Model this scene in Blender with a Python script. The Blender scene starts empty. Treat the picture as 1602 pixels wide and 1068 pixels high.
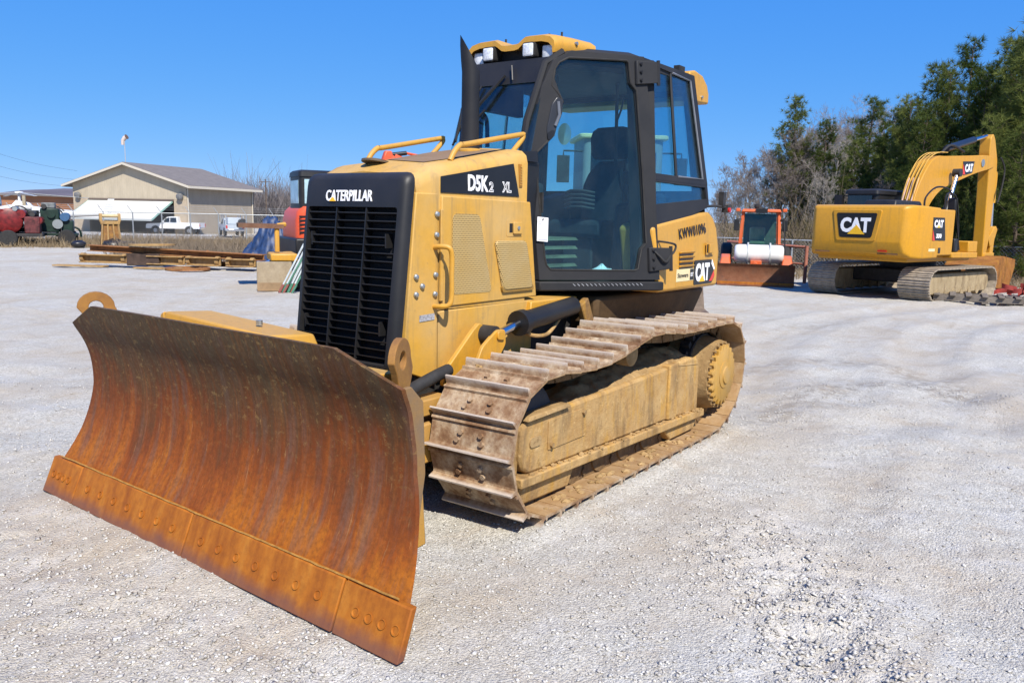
import bpy, bmesh, math, random
import numpy as np
from mathutils import Vector, Matrix, Euler
R = math.radians
random.seed(7)
rng = np.random.default_rng(11)
scene = bpy.context.scene
COL = scene.collection

# ------------------------------------------------------------------ camera
cam_d = bpy.data.cameras.new('camera'); cam = bpy.data.objects.new('camera', cam_d); COL.objects.link(cam)
YAW, PITCH, ROLL = R(215.396), R(-8.595), R(1.290)
CPOS = Vector((4.417, 3.386, 1.630))
Fw = Vector((math.cos(PITCH)*math.cos(YAW), math.cos(PITCH)*math.sin(YAW), math.sin(PITCH)))
Rt = Vector((math.sin(YAW), -math.cos(YAW), 0)); Up = Rt.cross(Fw)
Rt2 = Rt*math.cos(ROLL)+Up*math.sin(ROLL); Up2 = -Rt*math.sin(ROLL)+Up*math.cos(ROLL)
M = Matrix((Rt2, Up2, -Fw)).transposed().to_4x4(); M.translation = CPOS
cam.matrix_world = M
cam_d.sensor_width = 36; cam_d.sensor_fit = 'HORIZONTAL'; cam_d.lens = 1289.4/1602*36
cam_d.clip_start = 0.1; cam_d.clip_end = 6000
scene.camera = cam

# ------------------------------------------------------------------ sky and sun
SUN_AZ, SUN_EL = 54.0, 47.0           # azimuth counted from +X towards +Y
SKY_RESPONSE = ((0.0615, 0.90), (0.188, 0.43), (0.575, 0.10))
world = bpy.data.worlds.new('World'); scene.world = world; world.use_nodes = True
wn = world.node_tree; wn.nodes.clear()
sky = wn.nodes.new('ShaderNodeTexSky'); sky.sky_type = 'NISHITA'; sky.sun_disc = False
sky.sun_elevation = R(SUN_EL); sky.sun_rotation = R(90-SUN_AZ)
sky.altitude = 200; sky.air_density = 0.4; sky.dust_density = 0.0; sky.ozone_density = 3.0
# the camera's own response, the same over the whole sky: deep blue overhead, softer towards the horizon
SKY_STRENGTH = 0.12
sep = wn.nodes.new('ShaderNodeSeparateColor'); cmb = wn.nodes.new('ShaderNodeCombineColor'); wn.links.new(sky.outputs[0], sep.inputs[0])
for i_, (gain, power) in enumerate(SKY_RESPONSE):
    pw = wn.nodes.new('ShaderNodeMath'); pw.operation = 'POWER'; pw.inputs[1].default_value = power
    ml = wn.nodes.new('ShaderNodeMath'); ml.operation = 'MULTIPLY'; ml.inputs[1].default_value = gain/SKY_STRENGTH
    wn.links.new(sep.outputs[i_], pw.inputs[0]); wn.links.new(pw.outputs[0], ml.inputs[0]); wn.links.new(ml.outputs[0], cmb.inputs[i_])
bg = wn.nodes.new('ShaderNodeBackground'); bg.inputs['Strength'].default_value = SKY_STRENGTH
wo = wn.nodes.new('ShaderNodeOutputWorld')
wn.links.new(cmb.outputs[0], bg.inputs[0]); wn.links.new(bg.outputs[0], wo.inputs[0])
sd = bpy.data.lights.new('sun', 'SUN'); sd.energy = 5.0; sd.angle = R(0.53); sd.color = (1.0, 0.94, 0.84)
sun = bpy.data.objects.new('sun', sd); COL.objects.link(sun)
tosun = Vector((math.cos(R(SUN_EL))*math.cos(R(SUN_AZ)), math.cos(R(SUN_EL))*math.sin(R(SUN_AZ)), math.sin(R(SUN_EL))))
sun.rotation_euler = tosun.to_track_quat('Z', 'Y').to_euler(); sun.location = (0, 0, 40)
vs = scene.view_settings; vs.view_transform = 'Standard'; vs.look = 'None'; vs.gamma = 1; vs.exposure = 0.50
vs.use_curve_mapping = False
scene.cycles.max_bounces = 8; scene.cycles.transparent_max_bounces = 24
scene.cycles.use_denoising = True

# ------------------------------------------------------------------ mesh helpers
class MB:
    def __init__(s): s.v = []; s.f = []
    def add(s, vs, fs):
        o = len(s.v); s.v.extend([tuple(p) for p in vs]); s.f.extend([tuple(i+o for i in f) for f in fs]); return s
    def hexa(s, p):   # 4 bottom ccw, 4 top ccw
        return s.add(p, [(3,2,1,0),(4,5,6,7),(0,1,5,4),(1,2,6,5),(2,3,7,6),(3,0,4,7)])
    def box(s, c, d, m=None):
        x, y, z = d[0]/2, d[1]/2, d[2]/2
        p = [Vector(q) for q in ((-x,-y,-z),(x,-y,-z),(x,y,-z),(-x,y,-z),(-x,-y,z),(x,-y,z),(x,y,z),(-x,y,z))]
        if m is not None: p = [m @ q for q in p]
        c = Vector(c)
        return s.hexa([q+c for q in p])
    def bx(s, x0, x1, y0, y1, z0, z1): return s.box(((x0+x1)/2,(y0+y1)/2,(z0+z1)/2), (abs(x1-x0),abs(y1-y0),abs(z1-z0)))
    def bar(s, a, b, w, h, up=(0,0,1)):
        a, b = Vector(a), Vector(b); d = (b-a); L = d.length; d.normalize()
        sd_ = d.cross(Vector(up)); 
        if sd_.length < 1e-4: sd_ = d.cross(Vector((1,0,0)))
        sd_.normalize(); u = sd_.cross(d)
        m = Matrix((d, sd_, u)).transposed()
        return s.box((a+b)/2, (L, w, h), m)
    def loft(s, secs, caps=True, closed=True):
        n = len(secs[0]); o = len(s.v)
        for q in secs: s.v.extend([tuple(p) for p in q])
        for i in range(len(secs)-1):
            for j in range(n if closed else n-1):
                k = (j+1) % n
                s.f.append((o+i*n+j, o+i*n+k, o+(i+1)*n+k, o+(i+1)*n+j))
        if caps and closed:
            s.f.append(tuple(o+j for j in reversed(range(n)))); s.f.append(tuple(o+(len(secs)-1)*n+j for j in range(n)))
        return s
    def prism(s, poly, axis, a, b):
        def P(q, t):
            return {'x': (t, q[0], q[1]), 'y': (q[0], t, q[1]), 'z': (q[0], q[1], t)}[axis]
        return s.loft([[P(q, a) for q in poly], [P(q, b) for q in poly]])
    def tube(s, path, r, n=8, caps=True, up=None):
        path = [Vector(p) for p in path]; secs = []
        prev = None
        for i, p in enumerate(path):
            d = (path[min(i+1, len(path)-1)]-path[max(i-1, 0)]).normalized()
            if prev is None:
                a = d.cross(Vector((0,0,1)))
                if a.length < 1e-3: a = d.cross(Vector((1,0,0)))
                a.normalize()
            else:
                a = (prev - d*prev.dot(d))
                if a.length < 1e-4: a = d.cross(Vector((0,0,1)))
                a.normalize()
            prev = a; b = d.cross(a); rr = r[i] if isinstance(r, (list, tuple)) else r
            secs.append([p+(a*math.cos(t)+b*math.sin(t))*rr for t in [2*math.pi*k/n for k in range(n)]])
        return s.loft(secs, caps)
    def cyl(s, a, b, r, n=20, r1=None): return s.tube([a, b], [r, r if r1 is None else r1], n)
    def lathe(s, prof, c, axis=(0,1,0), n=28, caps=True):   # prof: (radius, offset along axis)
        c = Vector(c); d = Vector(axis).normalized(); a = d.cross(Vector((0,0,1)))
        if a.length < 1e-3: a = d.cross(Vector((1,0,0)))
        a.normalize(); b = d.cross(a)
        return s.loft([[c+d*h+(a*math.cos(t)+b*math.sin(t))*max(r, 1e-4) for t in [2*math.pi*k/n for k in range(n)]] for r, h in prof], caps)
    def xf(s, m, start=0):
        for i in range(start, len(s.v)): s.v[i] = tuple(m @ Vector(s.v[i]))
        return s
    def mesh(s, name='m'):
        me = bpy.data.meshes.new(name); me.from_pydata(s.v, [], s.f); me.update()
        bm_ = bmesh.new(); bm_.from_mesh(me); bmesh.ops.recalc_face_normals(bm_, faces=bm_.faces); bm_.to_mesh(me); bm_.free()
        return me
    def build(s, name, mat, parent=None, bevel=0, seg=2, ang=38, label=None, kind=None):
        return obj(name, s.mesh(name), mat, parent, bevel, seg, ang, label, kind)

def obj(name, me, mat, parent=None, bevel=0, seg=2, ang=38, label=None, kind=None):
    if mat is not None and len(me.materials) == 0: me.materials.append(mat)
    if ang:
        me.polygons.foreach_set('use_smooth', [True]*len(me.polygons)); me.set_sharp_from_angle(angle=R(ang))
    o = bpy.data.objects.new(name, me); COL.objects.link(o)
    if parent is not None: o.parent = parent
    if bevel:
        b = o.modifiers.new('bevel', 'BEVEL'); b.width = bevel; b.segments = seg; b.limit_method = 'ANGLE'; b.angle_limit = R(40)
        b.harden_normals = False
    if label: o['label'] = label
    if kind: o['kind'] = kind
    return o
def thing(name, label, cat, loc=(0,0,0), rz=0, group=None):
    o = bpy.data.objects.new(name, None); COL.objects.link(o); o.location = loc; o.rotation_euler = (0,0,rz)
    return tag(o, label, cat, group)
def tag(o, label, cat, group=None):
    o['label'] = label; o['category'] = cat
    if group: o['group'] = group
    return o
def empty_part(name, parent):
    o = bpy.data.objects.new(name, None); COL.objects.link(o); o.parent = parent; return o
def share(name, me, parent, m=None, mods=None):     # another object on the same mesh
    o = bpy.data.objects.new(name, me); COL.objects.link(o); o.parent = parent
    if m is not None: o.matrix_local = m
    return o
def copy_tree(o, parent=None):
    c = o.copy(); COL.objects.link(c); c.parent = parent
    for ch in list(o.children): copy_tree(ch, c)
    return c
def smooth_path(pts, n=6):      # Catmull-Rom through points
    pts = [Vector(p) for p in pts]; out = []
    for i in range(len(pts)-1):
        p0 = pts[max(i-1,0)]; p1 = pts[i]; p2 = pts[i+1]; p3 = pts[min(i+2,len(pts)-1)]
        for k in range(n):
            t = k/n
            out.append(0.5*((2*p1)+(-p0+p2)*t+(2*p0-5*p1+4*p2-p3)*t*t+(-p0+3*p1-3*p2+p3)*t**3))
    out.append(pts[-1]); return out
def round_poly(pts, r, n=4):    # round corners of a 2D polygon
    out = []
    N_ = len(pts)
    for i in range(N_):
        p = Vector(pts[i]); a = Vector(pts[i-1]); b = Vector(pts[(i+1) % N_])
        rr = min(r, (a-p).length*.45, (b-p).length*.45)
        s_ = p+(a-p).normalized()*rr; e_ = p+(b-p).normalized()*rr
        for k in range(n+1):
            t = k/n; q = s_*(1-t)**2+p*2*t*(1-t)+e_*t*t; out.append((q.x, q.y))
    return out
FONT_CACHE = {}
def text_mesh(txt, height, width=None, bold=0.0, depth=0.003, shear=0.0, outline=False, spacing=1.0):
    """Flat lettering in local XY, lower-left corner at the origin."""
    cu = bpy.data.curves.new('lettering', 'FONT'); cu.body = txt; cu.size = 1; cu.offset = bold; cu.extrude = 0 if outline else .5
    cu.space_character = spacing; cu.shear = shear; cu.resolution_u = 3
    if outline: cu.fill_mode = 'NONE'; cu.bevel_depth = outline; cu.bevel_resolution = 0
    ob = bpy.data.objects.new('tmp', cu); COL.objects.link(ob)
    dg = bpy.context.evaluated_depsgraph_get(); me = bpy.data.meshes.new_from_object(ob.evaluated_get(dg))
    bpy.data.objects.remove(ob); bpy.data.curves.remove(cu)
    n = len(me.vertices); co = np.empty(n*3, 'f'); me.vertices.foreach_get('co', co); co = co.reshape(-1,3)
    lo = co.min(0); hi = co.max(0); co -= lo; sy = height/(hi[1]-lo[1]); sx = sy if width is None else width/(hi[0]-lo[0])
    co[:,0] *= sx; co[:,1] *= sy; co[:,2] *= depth/max(hi[2]-lo[2], 1e-6)
    me.vertices.foreach_set('co', co.ravel()); me.update(); return me
def place_flat(o, origin, xdir, ydir):
    x = Vector(xdir).normalized(); y = Vector(ydir); y = (y-x*y.dot(x)).normalized(); z = x.cross(y)
    m = Matrix((x, y, z)).transposed().to_4x4(); m.translation = Vector(origin); o.matrix_local = m
def lettering(txt, origin, xdir, ydir, height, width, mat, parent, bold=0.02, depth=0.003, shear=0, outline=False, spacing=1.0):
    o = obj('lettering', text_mesh(txt, height, width, bold, depth, shear, outline, spacing), mat, parent, ang=0)
    place_flat(o, origin, xdir, ydir); return o

# ------------------------------------------------------------------ materials
class NT:
    def __init__(s, name):
        s.m = bpy.data.materials.new(name); s.m.use_nodes = True; s.t = s.m.node_tree; s.t.nodes.clear()
        s.out = s.t.nodes.new('ShaderNodeOutputMaterial')
    def n(s, typ, inp=None, **kw):
        q = s.t.nodes.new('ShaderNode'+typ)
        for k, v in kw.items(): setattr(q, k, v)
        for k, v in (inp or {}).items():
            if hasattr(v, 'is_output'): s.t.links.new(v, q.inputs[k])
            else: q.inputs[k].default_value = v
        return q
    def coord(s, kind='Object', scale=(1,1,1), rot=(0,0,0)):
        c = s.n('TexCoord'); m = s.n('Mapping', {'Scale': scale, 'Rotation': rot}); s.t.links.new(c.outputs[kind], m.inputs[0]); return m.outputs[0]
    def noise(s, vec, scale, detail=4, rough=.55, dist=0):
        return s.n('TexNoise', {'Vector': vec, 'Scale': scale, 'Detail': detail, 'Roughness': rough, 'Distortion': dist}).outputs['Fac']
    def ramp(s, fac, stops, interp='LINEAR'):
        q = s.n('ValToRGB', {'Fac': fac}); e = q.color_ramp.elements; q.color_ramp.interpolation = interp
        while len(e) < len(stops): e.new(0.5)
        for i, (p, c) in enumerate(stops):
            e[i].position = p; e[i].color = (c, c, c, 1) if isinstance(c, (int, float)) else (*c, 1)
        return q.outputs['Color']
    def mix(s, fac, a, b, mode='MIX'):
        q = s.n('Mix', data_type='RGBA', blend_type=mode)
        for k, v in ((0, fac), (6, a), (7, b)):
            if hasattr(v, 'is_output'): s.t.links.new(v, q.inputs[k])
            else: q.inputs[k].default_value = v if k == 0 else ((*v, 1) if len(v) == 3 else v)
        return q.outputs[2]
    def math(s, op, a, b=0.0, clamp=False):
        q = s.n('Math', operation=op, use_clamp=clamp)
        for k, v in ((0, a), (1, b)):
            if hasattr(v, 'is_output'): s.t.links.new(v, q.inputs[k])
            else: q.inputs[k].default_value = v
        return q.outputs[0]
    def bump(s, h, strength=.3, dist=.01, normal=None):
        i = {'Height': h, 'Strength': strength, 'Distance': dist}
        if normal is not None: i['Normal'] = normal
        return s.n('Bump', i).outputs[0]
    def princ(s, **inp):
        d = {k.replace('_', ' '): v for k, v in inp.items()}
        if 'Base Color' in d and not hasattr(d['Base Color'], 'is_output') and len(d['Base Color']) == 3: d['Base Color'] = (*d['Base Color'], 1)
        b = s.n('BsdfPrincipled', d); s.t.links.new(b.outputs[0], s.out.inputs[0]); return s.m

def paint(name, col, dust=(.50,.43,.32), amt=.35, rough=.42, metal=0, scale=3.0, up=.35, chips=None, bump=.08, spec=.4, streak=0, chip_at=.655):
    t = NT(name); c = t.coord()
    n1 = t.noise(c, scale, 6, .62); n2 = t.noise(c, scale*14, 4, .6); n3 = t.noise(c, scale*.45, 3, .5)
    base = t.mix(t.ramp(n2, [(.3, 0), (.75, 1)]), col, tuple(x*.86 for x in col))
    nz = t.n('SeparateXYZ', {0: t.n('NewGeometry').outputs['Normal']}).outputs['Z']
    upf = t.math('MULTIPLY', t.math('MAXIMUM', nz, 0.0), up)
    f = t.math('MULTIPLY', t.ramp(t.math('ADD', t.math('MULTIPLY', n1, .6), t.math('MULTIPLY', n3, .4)), [(.36, 0), (.66, 1)]), amt)
    f = t.math('ADD', f, t.math('MULTIPLY', upf, n2), True)
    colr = t.mix(f, base, dust)
    if streak:
        sk = t.noise(t.coord('Object', (7, 7, .55)), scale*1.1, 6, .68, .3); colr = t.mix(t.math('MULTIPLY', t.ramp(sk, [(.52, 0), (.70, 1)]), streak), colr, tuple(x*.42 for x in dust))
        bl = t.noise(c, scale*5.5, 8, .74); colr = t.mix(t.math('MULTIPLY', t.ramp(bl, [(.60, 0), (.69, 1)]), streak*.8), colr, tuple(x*.5 for x in dust))
    if chips is not None:
        ch = t.ramp(t.noise(c, scale*9, 8, .7), [(chip_at, 0), (chip_at+.02, 1)]); colr = t.mix(ch, colr, chips)
    rg = t.math('ADD', t.math('MULTIPLY', f, .35), rough, True)
    return t.princ(Base_Color=colr, Roughness=rg, Metallic=metal, Specular_IOR_Level=spec, Normal=t.bump(n2, bump, .004))
def plain(name, col, rough=.5, metal=0, var=.15, scale=8, bump=0.0, spec=.4):
    t = NT(name); c = t.coord(); n1 = t.noise(c, scale, 5, .6)
    colr = t.mix(t.ramp(n1, [(.3, 0), (.7, 1)]), tuple(x*(1-var) for x in col), tuple(min(1, x*(1+var)) for x in col))
    kw = dict(Base_Color=colr, Roughness=rough, Metallic=metal, Specular_IOR_Level=spec)
    if bump: kw['Normal'] = t.bump(t.noise(c, scale*6, 5, .65), bump, .01)
    return t.princ(**kw)
def glass(name, tint, refl=.9, base=.06, rough=.02, dust=.28):
    t = NT(name); tr = t.n('BsdfTransparent', {'Color': (*tint, 1)}); gl = t.n('BsdfGlossy', {'Color': (refl,)*3+(1,), 'Roughness': rough})
    lw = t.n('LayerWeight', {'Blend': .25}); f = t.math('ADD', t.math('MULTIPLY', lw.outputs['Fresnel'], .40), base, True)
    mx = t.n('MixShader', {0: f, 1: tr.outputs[0], 2: gl.outputs[0]}); c = t.coord('Object', (1, 1, .6)); du = t.math('MULTIPLY', t.ramp(t.noise(c, 3.2, 7, .7, .8), [(.40, .01), (.72, .085)]), dust)
    df = t.n('BsdfDiffuse', {'Color': (.42, .40, .36, 1)}); m2 = t.n('MixShader', {0: du, 1: mx.outputs[0], 2: df.outputs[0]}); t.t.links.new(m2.outputs[0], t.out.inputs[0]); return t.m

def rust_blade():
    t = NT('blade_rust'); c = t.coord()
    st = t.coord('Object', (1, 5.5, .75)); st2 = t.coord('Object', (1, 30, 1.3)); st3 = t.coord('Object', (1, 14, 3.2))
    a = t.noise(st, 1.5, 6, .62, .5); b = t.noise(st2, 1.3, 5, .62, .3); f = t.noise(c, 42, 6, .7); big = t.noise(c, 1.9, 5, .6)
    z = t.n('SeparateXYZ', {0: t.n('TexCoord').outputs['Object']}).outputs['Z']
    # wear plus the overhanging top's shade put into colour: dark soiled steel above, bright rust below
    h = t.math('ADD', t.math('MULTIPLY', z, .86), t.math('MULTIPLY', t.math('SUBTRACT', t.math('ADD', t.math('MULTIPLY', a, .8), t.math('MULTIPLY', big, .8)), .8), 1.35))
    col = t.ramp(h, [(.10, (.345, .105, .010)), (.27, (.250, .064, .010)), (.48, (.165, .042, .010)), (.68, (.105, .046, .018)), (.92, (.100, .068, .033))])
    # grey scoured steel showing in long soft patches
    col = t.mix(t.math('MULTIPLY', t.ramp(t.noise(st, 2.6, 6, .65, .3), [(.50, 0), (.68, 1)]), .66), col, (.14, .085, .060))
    col = t.mix(t.math('MULTIPLY', t.ramp(b, [(.50, 0), (.72, 1)]), .38), col, (.33, .105, .018))
    # pale scratches and flakes
    sp = t.noise(st3, 3.4, 7, .72, .5)
    col = t.mix(t.math('MULTIPLY', t.ramp(sp, [(.63, 0), (.69, 1)]), .65), col, (.42, .20, .065))
    sc = t.noise(t.coord('Object', (1, 60, 4)), 1.2, 4, .6, .2)
    col = t.mix(t.math('MULTIPLY', t.ramp(sc, [(.67, 0), (.73, 1)]), .5), col, (.36, .21, .09))
    col = t.mix(t.math('MULTIPLY', t.ramp(f, [(.42, 0), (.66, 1)]), .5), col, (.085, .030, .010))
    mud = t.noise(t.coord('Object', (1, 1.6, 2.0)), 13, 8, .78)
    col = t.mix(t.math('MULTIPLY', t.ramp(mud, [(.555, 0), (.63, 1)]), t.ramp(z, [(.40, .0), (.95, .75)])), col, (.30, .185, .065))
    rg = t.math('ADD', t.math('MULTIPLY', f, .25), .48)
    return t.princ(Base_Color=col, Roughness=rg, Metallic=0.0, Specular_IOR_Level=.14, Normal=t.bump(t.math('ADD', t.math('MULTIPLY', f, .8), t.math('MULTIPLY', b, .5)), .28, .006))
def rust_edge():
    t = NT('edge_rust'); c = t.coord()
    f = t.noise(c, 30, 6, .65); st = t.noise(t.coord('Object', (1, 7, 1.4)), 1.8, 5, .6)
    col = t.ramp(st, [(.3, (.24, .068, .011)), (.52, (.36, .118, .014)), (.72, (.42, .165, .024))])
    col = t.mix(t.math('MULTIPLY', t.ramp(f, [(.42, 0), (.7, 1)]), .4), col, (.16, .045, .010))
    z = t.n('SeparateXYZ', {0: t.n('TexCoord').outputs['Object']}).outputs['Z']
    wr = t.math('ADD', z, t.math('MULTIPLY', t.math('SUBTRACT', t.noise(c, 7, 4, .6), .5), .10))
    col = t.mix(t.ramp(wr, [(.02, .75), (.07, 0)]), col, (.145, .065, .050))
    return t.princ(Base_Color=col, Roughness=.6, Metallic=.0, Specular_IOR_Level=.15, Normal=t.bump(f, .25, .005))
def shoe_mat():
    t = NT('track_steel'); c = t.coord(); g = t.n('TexCoord').outputs['Object']
    f = t.noise(c, 42, 7, .7); m = t.noise(c, 9, 6, .65)
    oi = t.n('ObjectInfo').outputs['Random']
    wv = t.n('VectorMath', {0: g, 1: t.n('CombineXYZ', {0: oi, 1: t.math('MULTIPLY', oi, 7.0), 2: oi}).outputs[0]}, operation='ADD').outputs[0]
    m2 = t.noise(wv, 7, 6, .68)
    col = t.ramp(m2, [(.28, (.125, .062, .031)), (.42, (.235, .138, .074)), (.53, (.36, .255, .158)), (.68, (.52, .43, .31))])
    col = t.mix(t.math('MULTIPLY', t.ramp(f, [(.45, 0), (.68, 1)]), .55), col, (.12, .048, .024))
    z = t.n('SeparateXYZ', {0: g}).outputs['Z']
    # grouser crests are scraped bright, undersides are caked with dry soil
    cr = t.ramp(t.math('ADD', z, t.math('MULTIPLY', t.math('SUBTRACT', f, .5), .03)), [(.026, 0), (.046, 1)])
    col = t.mix(t.math('MULTIPLY', cr, .75), col, (.50, .44, .38))
    un = t.ramp(t.math('ADD', t.math('MULTIPLY', z, -10.0), .43), [(.44, 0), (.58, 1)])
    col = t.mix(t.math('MULTIPLY', un, .88), col, t.mix(m, (.29, .165, .066), (.42, .275, .125)))
    return t.princ(Base_Color=col, Roughness=.78, Metallic=.0, Specular_IOR_Level=.18, Normal=t.bump(t.math('ADD', f, m), .42, .008))
def caked(name, a=(.33, .185, .064), b=(.48, .325, .145), paintc=(.50, .27, .035), amt=.5, dark=(.12, .080, .048)):
    t = NT(name); c = t.coord(); st = t.coord('Object', (3, 1, .7))
    m = t.noise(c, 6, 7, .68); f = t.noise(c, 40, 6, .7); s_ = t.noise(st, 5, 5, .6, .3)
    col = t.mix(t.ramp(m, [(.3, 0), (.7, 1)]), a, b)
    col = t.mix(t.math('MULTIPLY', t.ramp(s_, [(.50, 0), (.66, 1)]), amt), col, paintc)
    col = t.mix(t.math('MULTIPLY', t.ramp(t.noise(st, 2.3, 6, .65), [(.50, 0), (.66, 1)]), .62), col, dark)
    sp2 = t.noise(c, 17, 8, .76); col = t.mix(t.math('MULTIPLY', t.ramp(sp2, [(.57, 0), (.64, 1)]), .55), col, tuple(min(1, x*1.25) for x in b))
    col = t.mix(t.math('MULTIPLY', t.ramp(t.noise(c, 12, 8, .74), [(.58, 0), (.66, 1)]), .6), col, tuple(x*.6 for x in a))
    return t.princ(Base_Color=col, Roughness=.88, Specular_IOR_Level=.12, Normal=t.bump(t.math('ADD', m, t.math('MULTIPLY', f, .8)), .65, .014))

YEL = paint('machine_yellow', (.56, .275, .020), (.42, .30, .13), .30, .40, scale=2.6, up=.5, streak=.25)
YEL2 = paint('machine_yellow_side', (.56, .295, .030), (.47, .355, .185), .62, .50, scale=2.0, up=.3, chips=(.20, .12, .05), streak=.48, chip_at=.68)
YWORN = paint('worn_yellow', (.46, .23, .025), (.33, .21, .09), .65, .55, scale=5, chips=(.17, .085, .04), bump=.25)
BLACK = paint('black_paint', (.007, .0075, .009), (.07, .063, .056), .20, .42, scale=3.0, up=.3)
CABGREY = paint('cab_grey', (.0145, .0155, .0185), (.075, .068, .060), .20, .55, scale=4, up=.3, bump=.15, spec=.25)
RUBBER = plain('rubber', (.022, .021, .020), .75, var=.35, scale=14, bump=.2)
DARK = plain('dark_steel', (.030, .028, .027), .6, var=.4, scale=9, bump=.2)
INTER = plain('cab_trim', (.035, .036, .040), .7, var=.3)
SEAT = plain('seat_cloth', (.030, .032, .040), .9, var=.3, scale=30)
CHROME = plain('chrome', (.62, .63, .66), .16, metal=1, var=.05)
BOLT = plain('zinc_bolt', (.42, .43, .40), .4, metal=.8, var=.2, scale=40)
WHITE = plain('white_vinyl', (.80, .80, .80), .45, var=.04)
PAPER = plain('paper', (.82, .82, .84), .8, var=.03)
DECALBK = plain('black_vinyl', (.010, .010, .011), .35, var=.2)
DECALYE = plain('yellow_vinyl', (.80, .45, .02), .4, var=.05)
DECALRED = plain('red_vinyl', (.60, .045, .03), .45, var=.1)
CREAM = plain('cream_vinyl', (.72, .60, .33), .5, var=.06)
LAMPGL = plain('lamp_lens', (.66, .68, .70), .12, var=.25, scale=60, bump=.3, spec=.8)
AMBER = plain('amber_lens', (.75, .25, .02), .2, var=.1)
REDLENS = plain('red_lens', (.45, .02, .015), .25, var=.1)
GLASS = glass('cab_glass', (.70, .875, .90), base=.030)
GLASSB = glass('vehicle_glass', (.30, .36, .38), base=.06)
BLADE = rust_blade(); EDGE = rust_edge(); SHOE = shoe_mat(); CAKED = caked('caked_mud')
MUD = caked('dry_mud', (.24, .145, .058), (.42, .285, .135), (.38, .25, .11), .3, (.16, .10, .045))

# ------------------------------------------------------------------ ground
def _hash(ix, iy, s):
    h = (ix.astype(np.int64)*374761393 + iy.astype(np.int64)*668265263 + s*1442695041) & 0xffffffff
    h = ((h ^ (h >> 13))*1274126177) & 0xffffffff
    return ((h ^ (h >> 16)) & 0xffff)/65535.0
def vnoise(x, y, s=0):
    x = np.asarray(x, float); y = np.asarray(y, float)
    ix = np.floor(x); iy = np.floor(y); fx = x-ix; fy = y-iy
    fx = fx*fx*(3-2*fx); fy = fy*fy*(3-2*fy)
    a = _hash(ix, iy, s); b = _hash(ix+1, iy, s); c = _hash(ix, iy+1, s); d = _hash(ix+1, iy+1, s)
    return (a*(1-fx)+b*fx)*(1-fy)+(c*(1-fx)+d*fx)*fy
def fbm(x, y, s=0, o=4):
    r = 0; a = 1; t = 0
    for i in range(o): r = r+a*vnoise(x*2**i, y*2**i, s+i); t += a; a *= .5
    return r/t
def smooth(a, b, x): 
    t = np.clip((x-a)/(b-a), 0, 1); return t*t*(3-2*t)
def drop(x, y):         # the land falls away beyond the fence towards the hangar
    d = (x-4.4)*math.cos(R(240))+(y-3.4)*math.sin(R(240)); return -1.3*smooth(47, 80, d)
def rut(x, y):          # tyre and track ruts that curve through the yard, right of the machine
    r = 0
    for (cx, cy, rad, w, dep) in ((-9.0, 14.5, 13.0, .30, .030), (-9.0, 14.5, 14.9, .32, .030), (-2.0, 13.5, 11.4, .22, .018), (-16, -14, 19.0, .3, .022), (-16, -14, 20.8, .3, .022)):
        q = np.hypot(x-cx, y-cy)-rad
        r = r-dep*np.exp(-(q/w)**2)+dep*.75*np.exp(-((np.abs(q)-w*1.7)/(w*.6))**2)
    return r
def near_line(x, y, P, w):
    best = np.full(np.shape(x), 1e9)
    for (ax_, ay), (bx_, by) in zip(P, P[1:]):
        dx, dy = bx_-ax_, by-ay; t = np.clip(((x-ax_)*dx+(y-ay)*dy)/(dx*dx+dy*dy), 0, 1); best = np.minimum(best, np.hypot(x-ax_-t*dx, y-ay-t*dy))
    return np.exp(-(best/w)**2)
CH_A = [(-.15,1.55),(.15,2.05),(.65,2.50),(1.25,2.85)]; CH_B = [(.55,1.95),(1.0,2.35),(1.55,2.75)]; CH_C = [(2.62,-1.2),(2.72,.2),(2.70,1.3)]
MK_A = [(-4.0,.05),(-5.2,.35),(-5.9,.9),(-5.85,1.5),(-5.0,2.2)]; MK_B = [(-2.4,1.25),(-3.6,1.25),(-4.4,1.45),(-4.75,1.95),(-4.6,2.5)]
def churn(x, y): return np.clip(near_line(x, y, CH_A, .26)+.8*near_line(x, y, CH_B, .22)+.55*near_line(x, y, CH_C, .30)+.40*(near_line(x, y, MK_A, .3)+near_line(x, y, MK_B, .32)), 0, 1)*smooth(.30, .62, fbm(np.asarray(x)*1.7, np.asarray(y)*1.7, 52)+.16)
def marks(x, y): return np.clip(near_line(x, y, MK_A, .26)+near_line(x, y, MK_B, .30)+.5*near_line(x, y, [(-9,-.5),(-10,-.2),(-9.3,.6)], .35), 0, 1)
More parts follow.
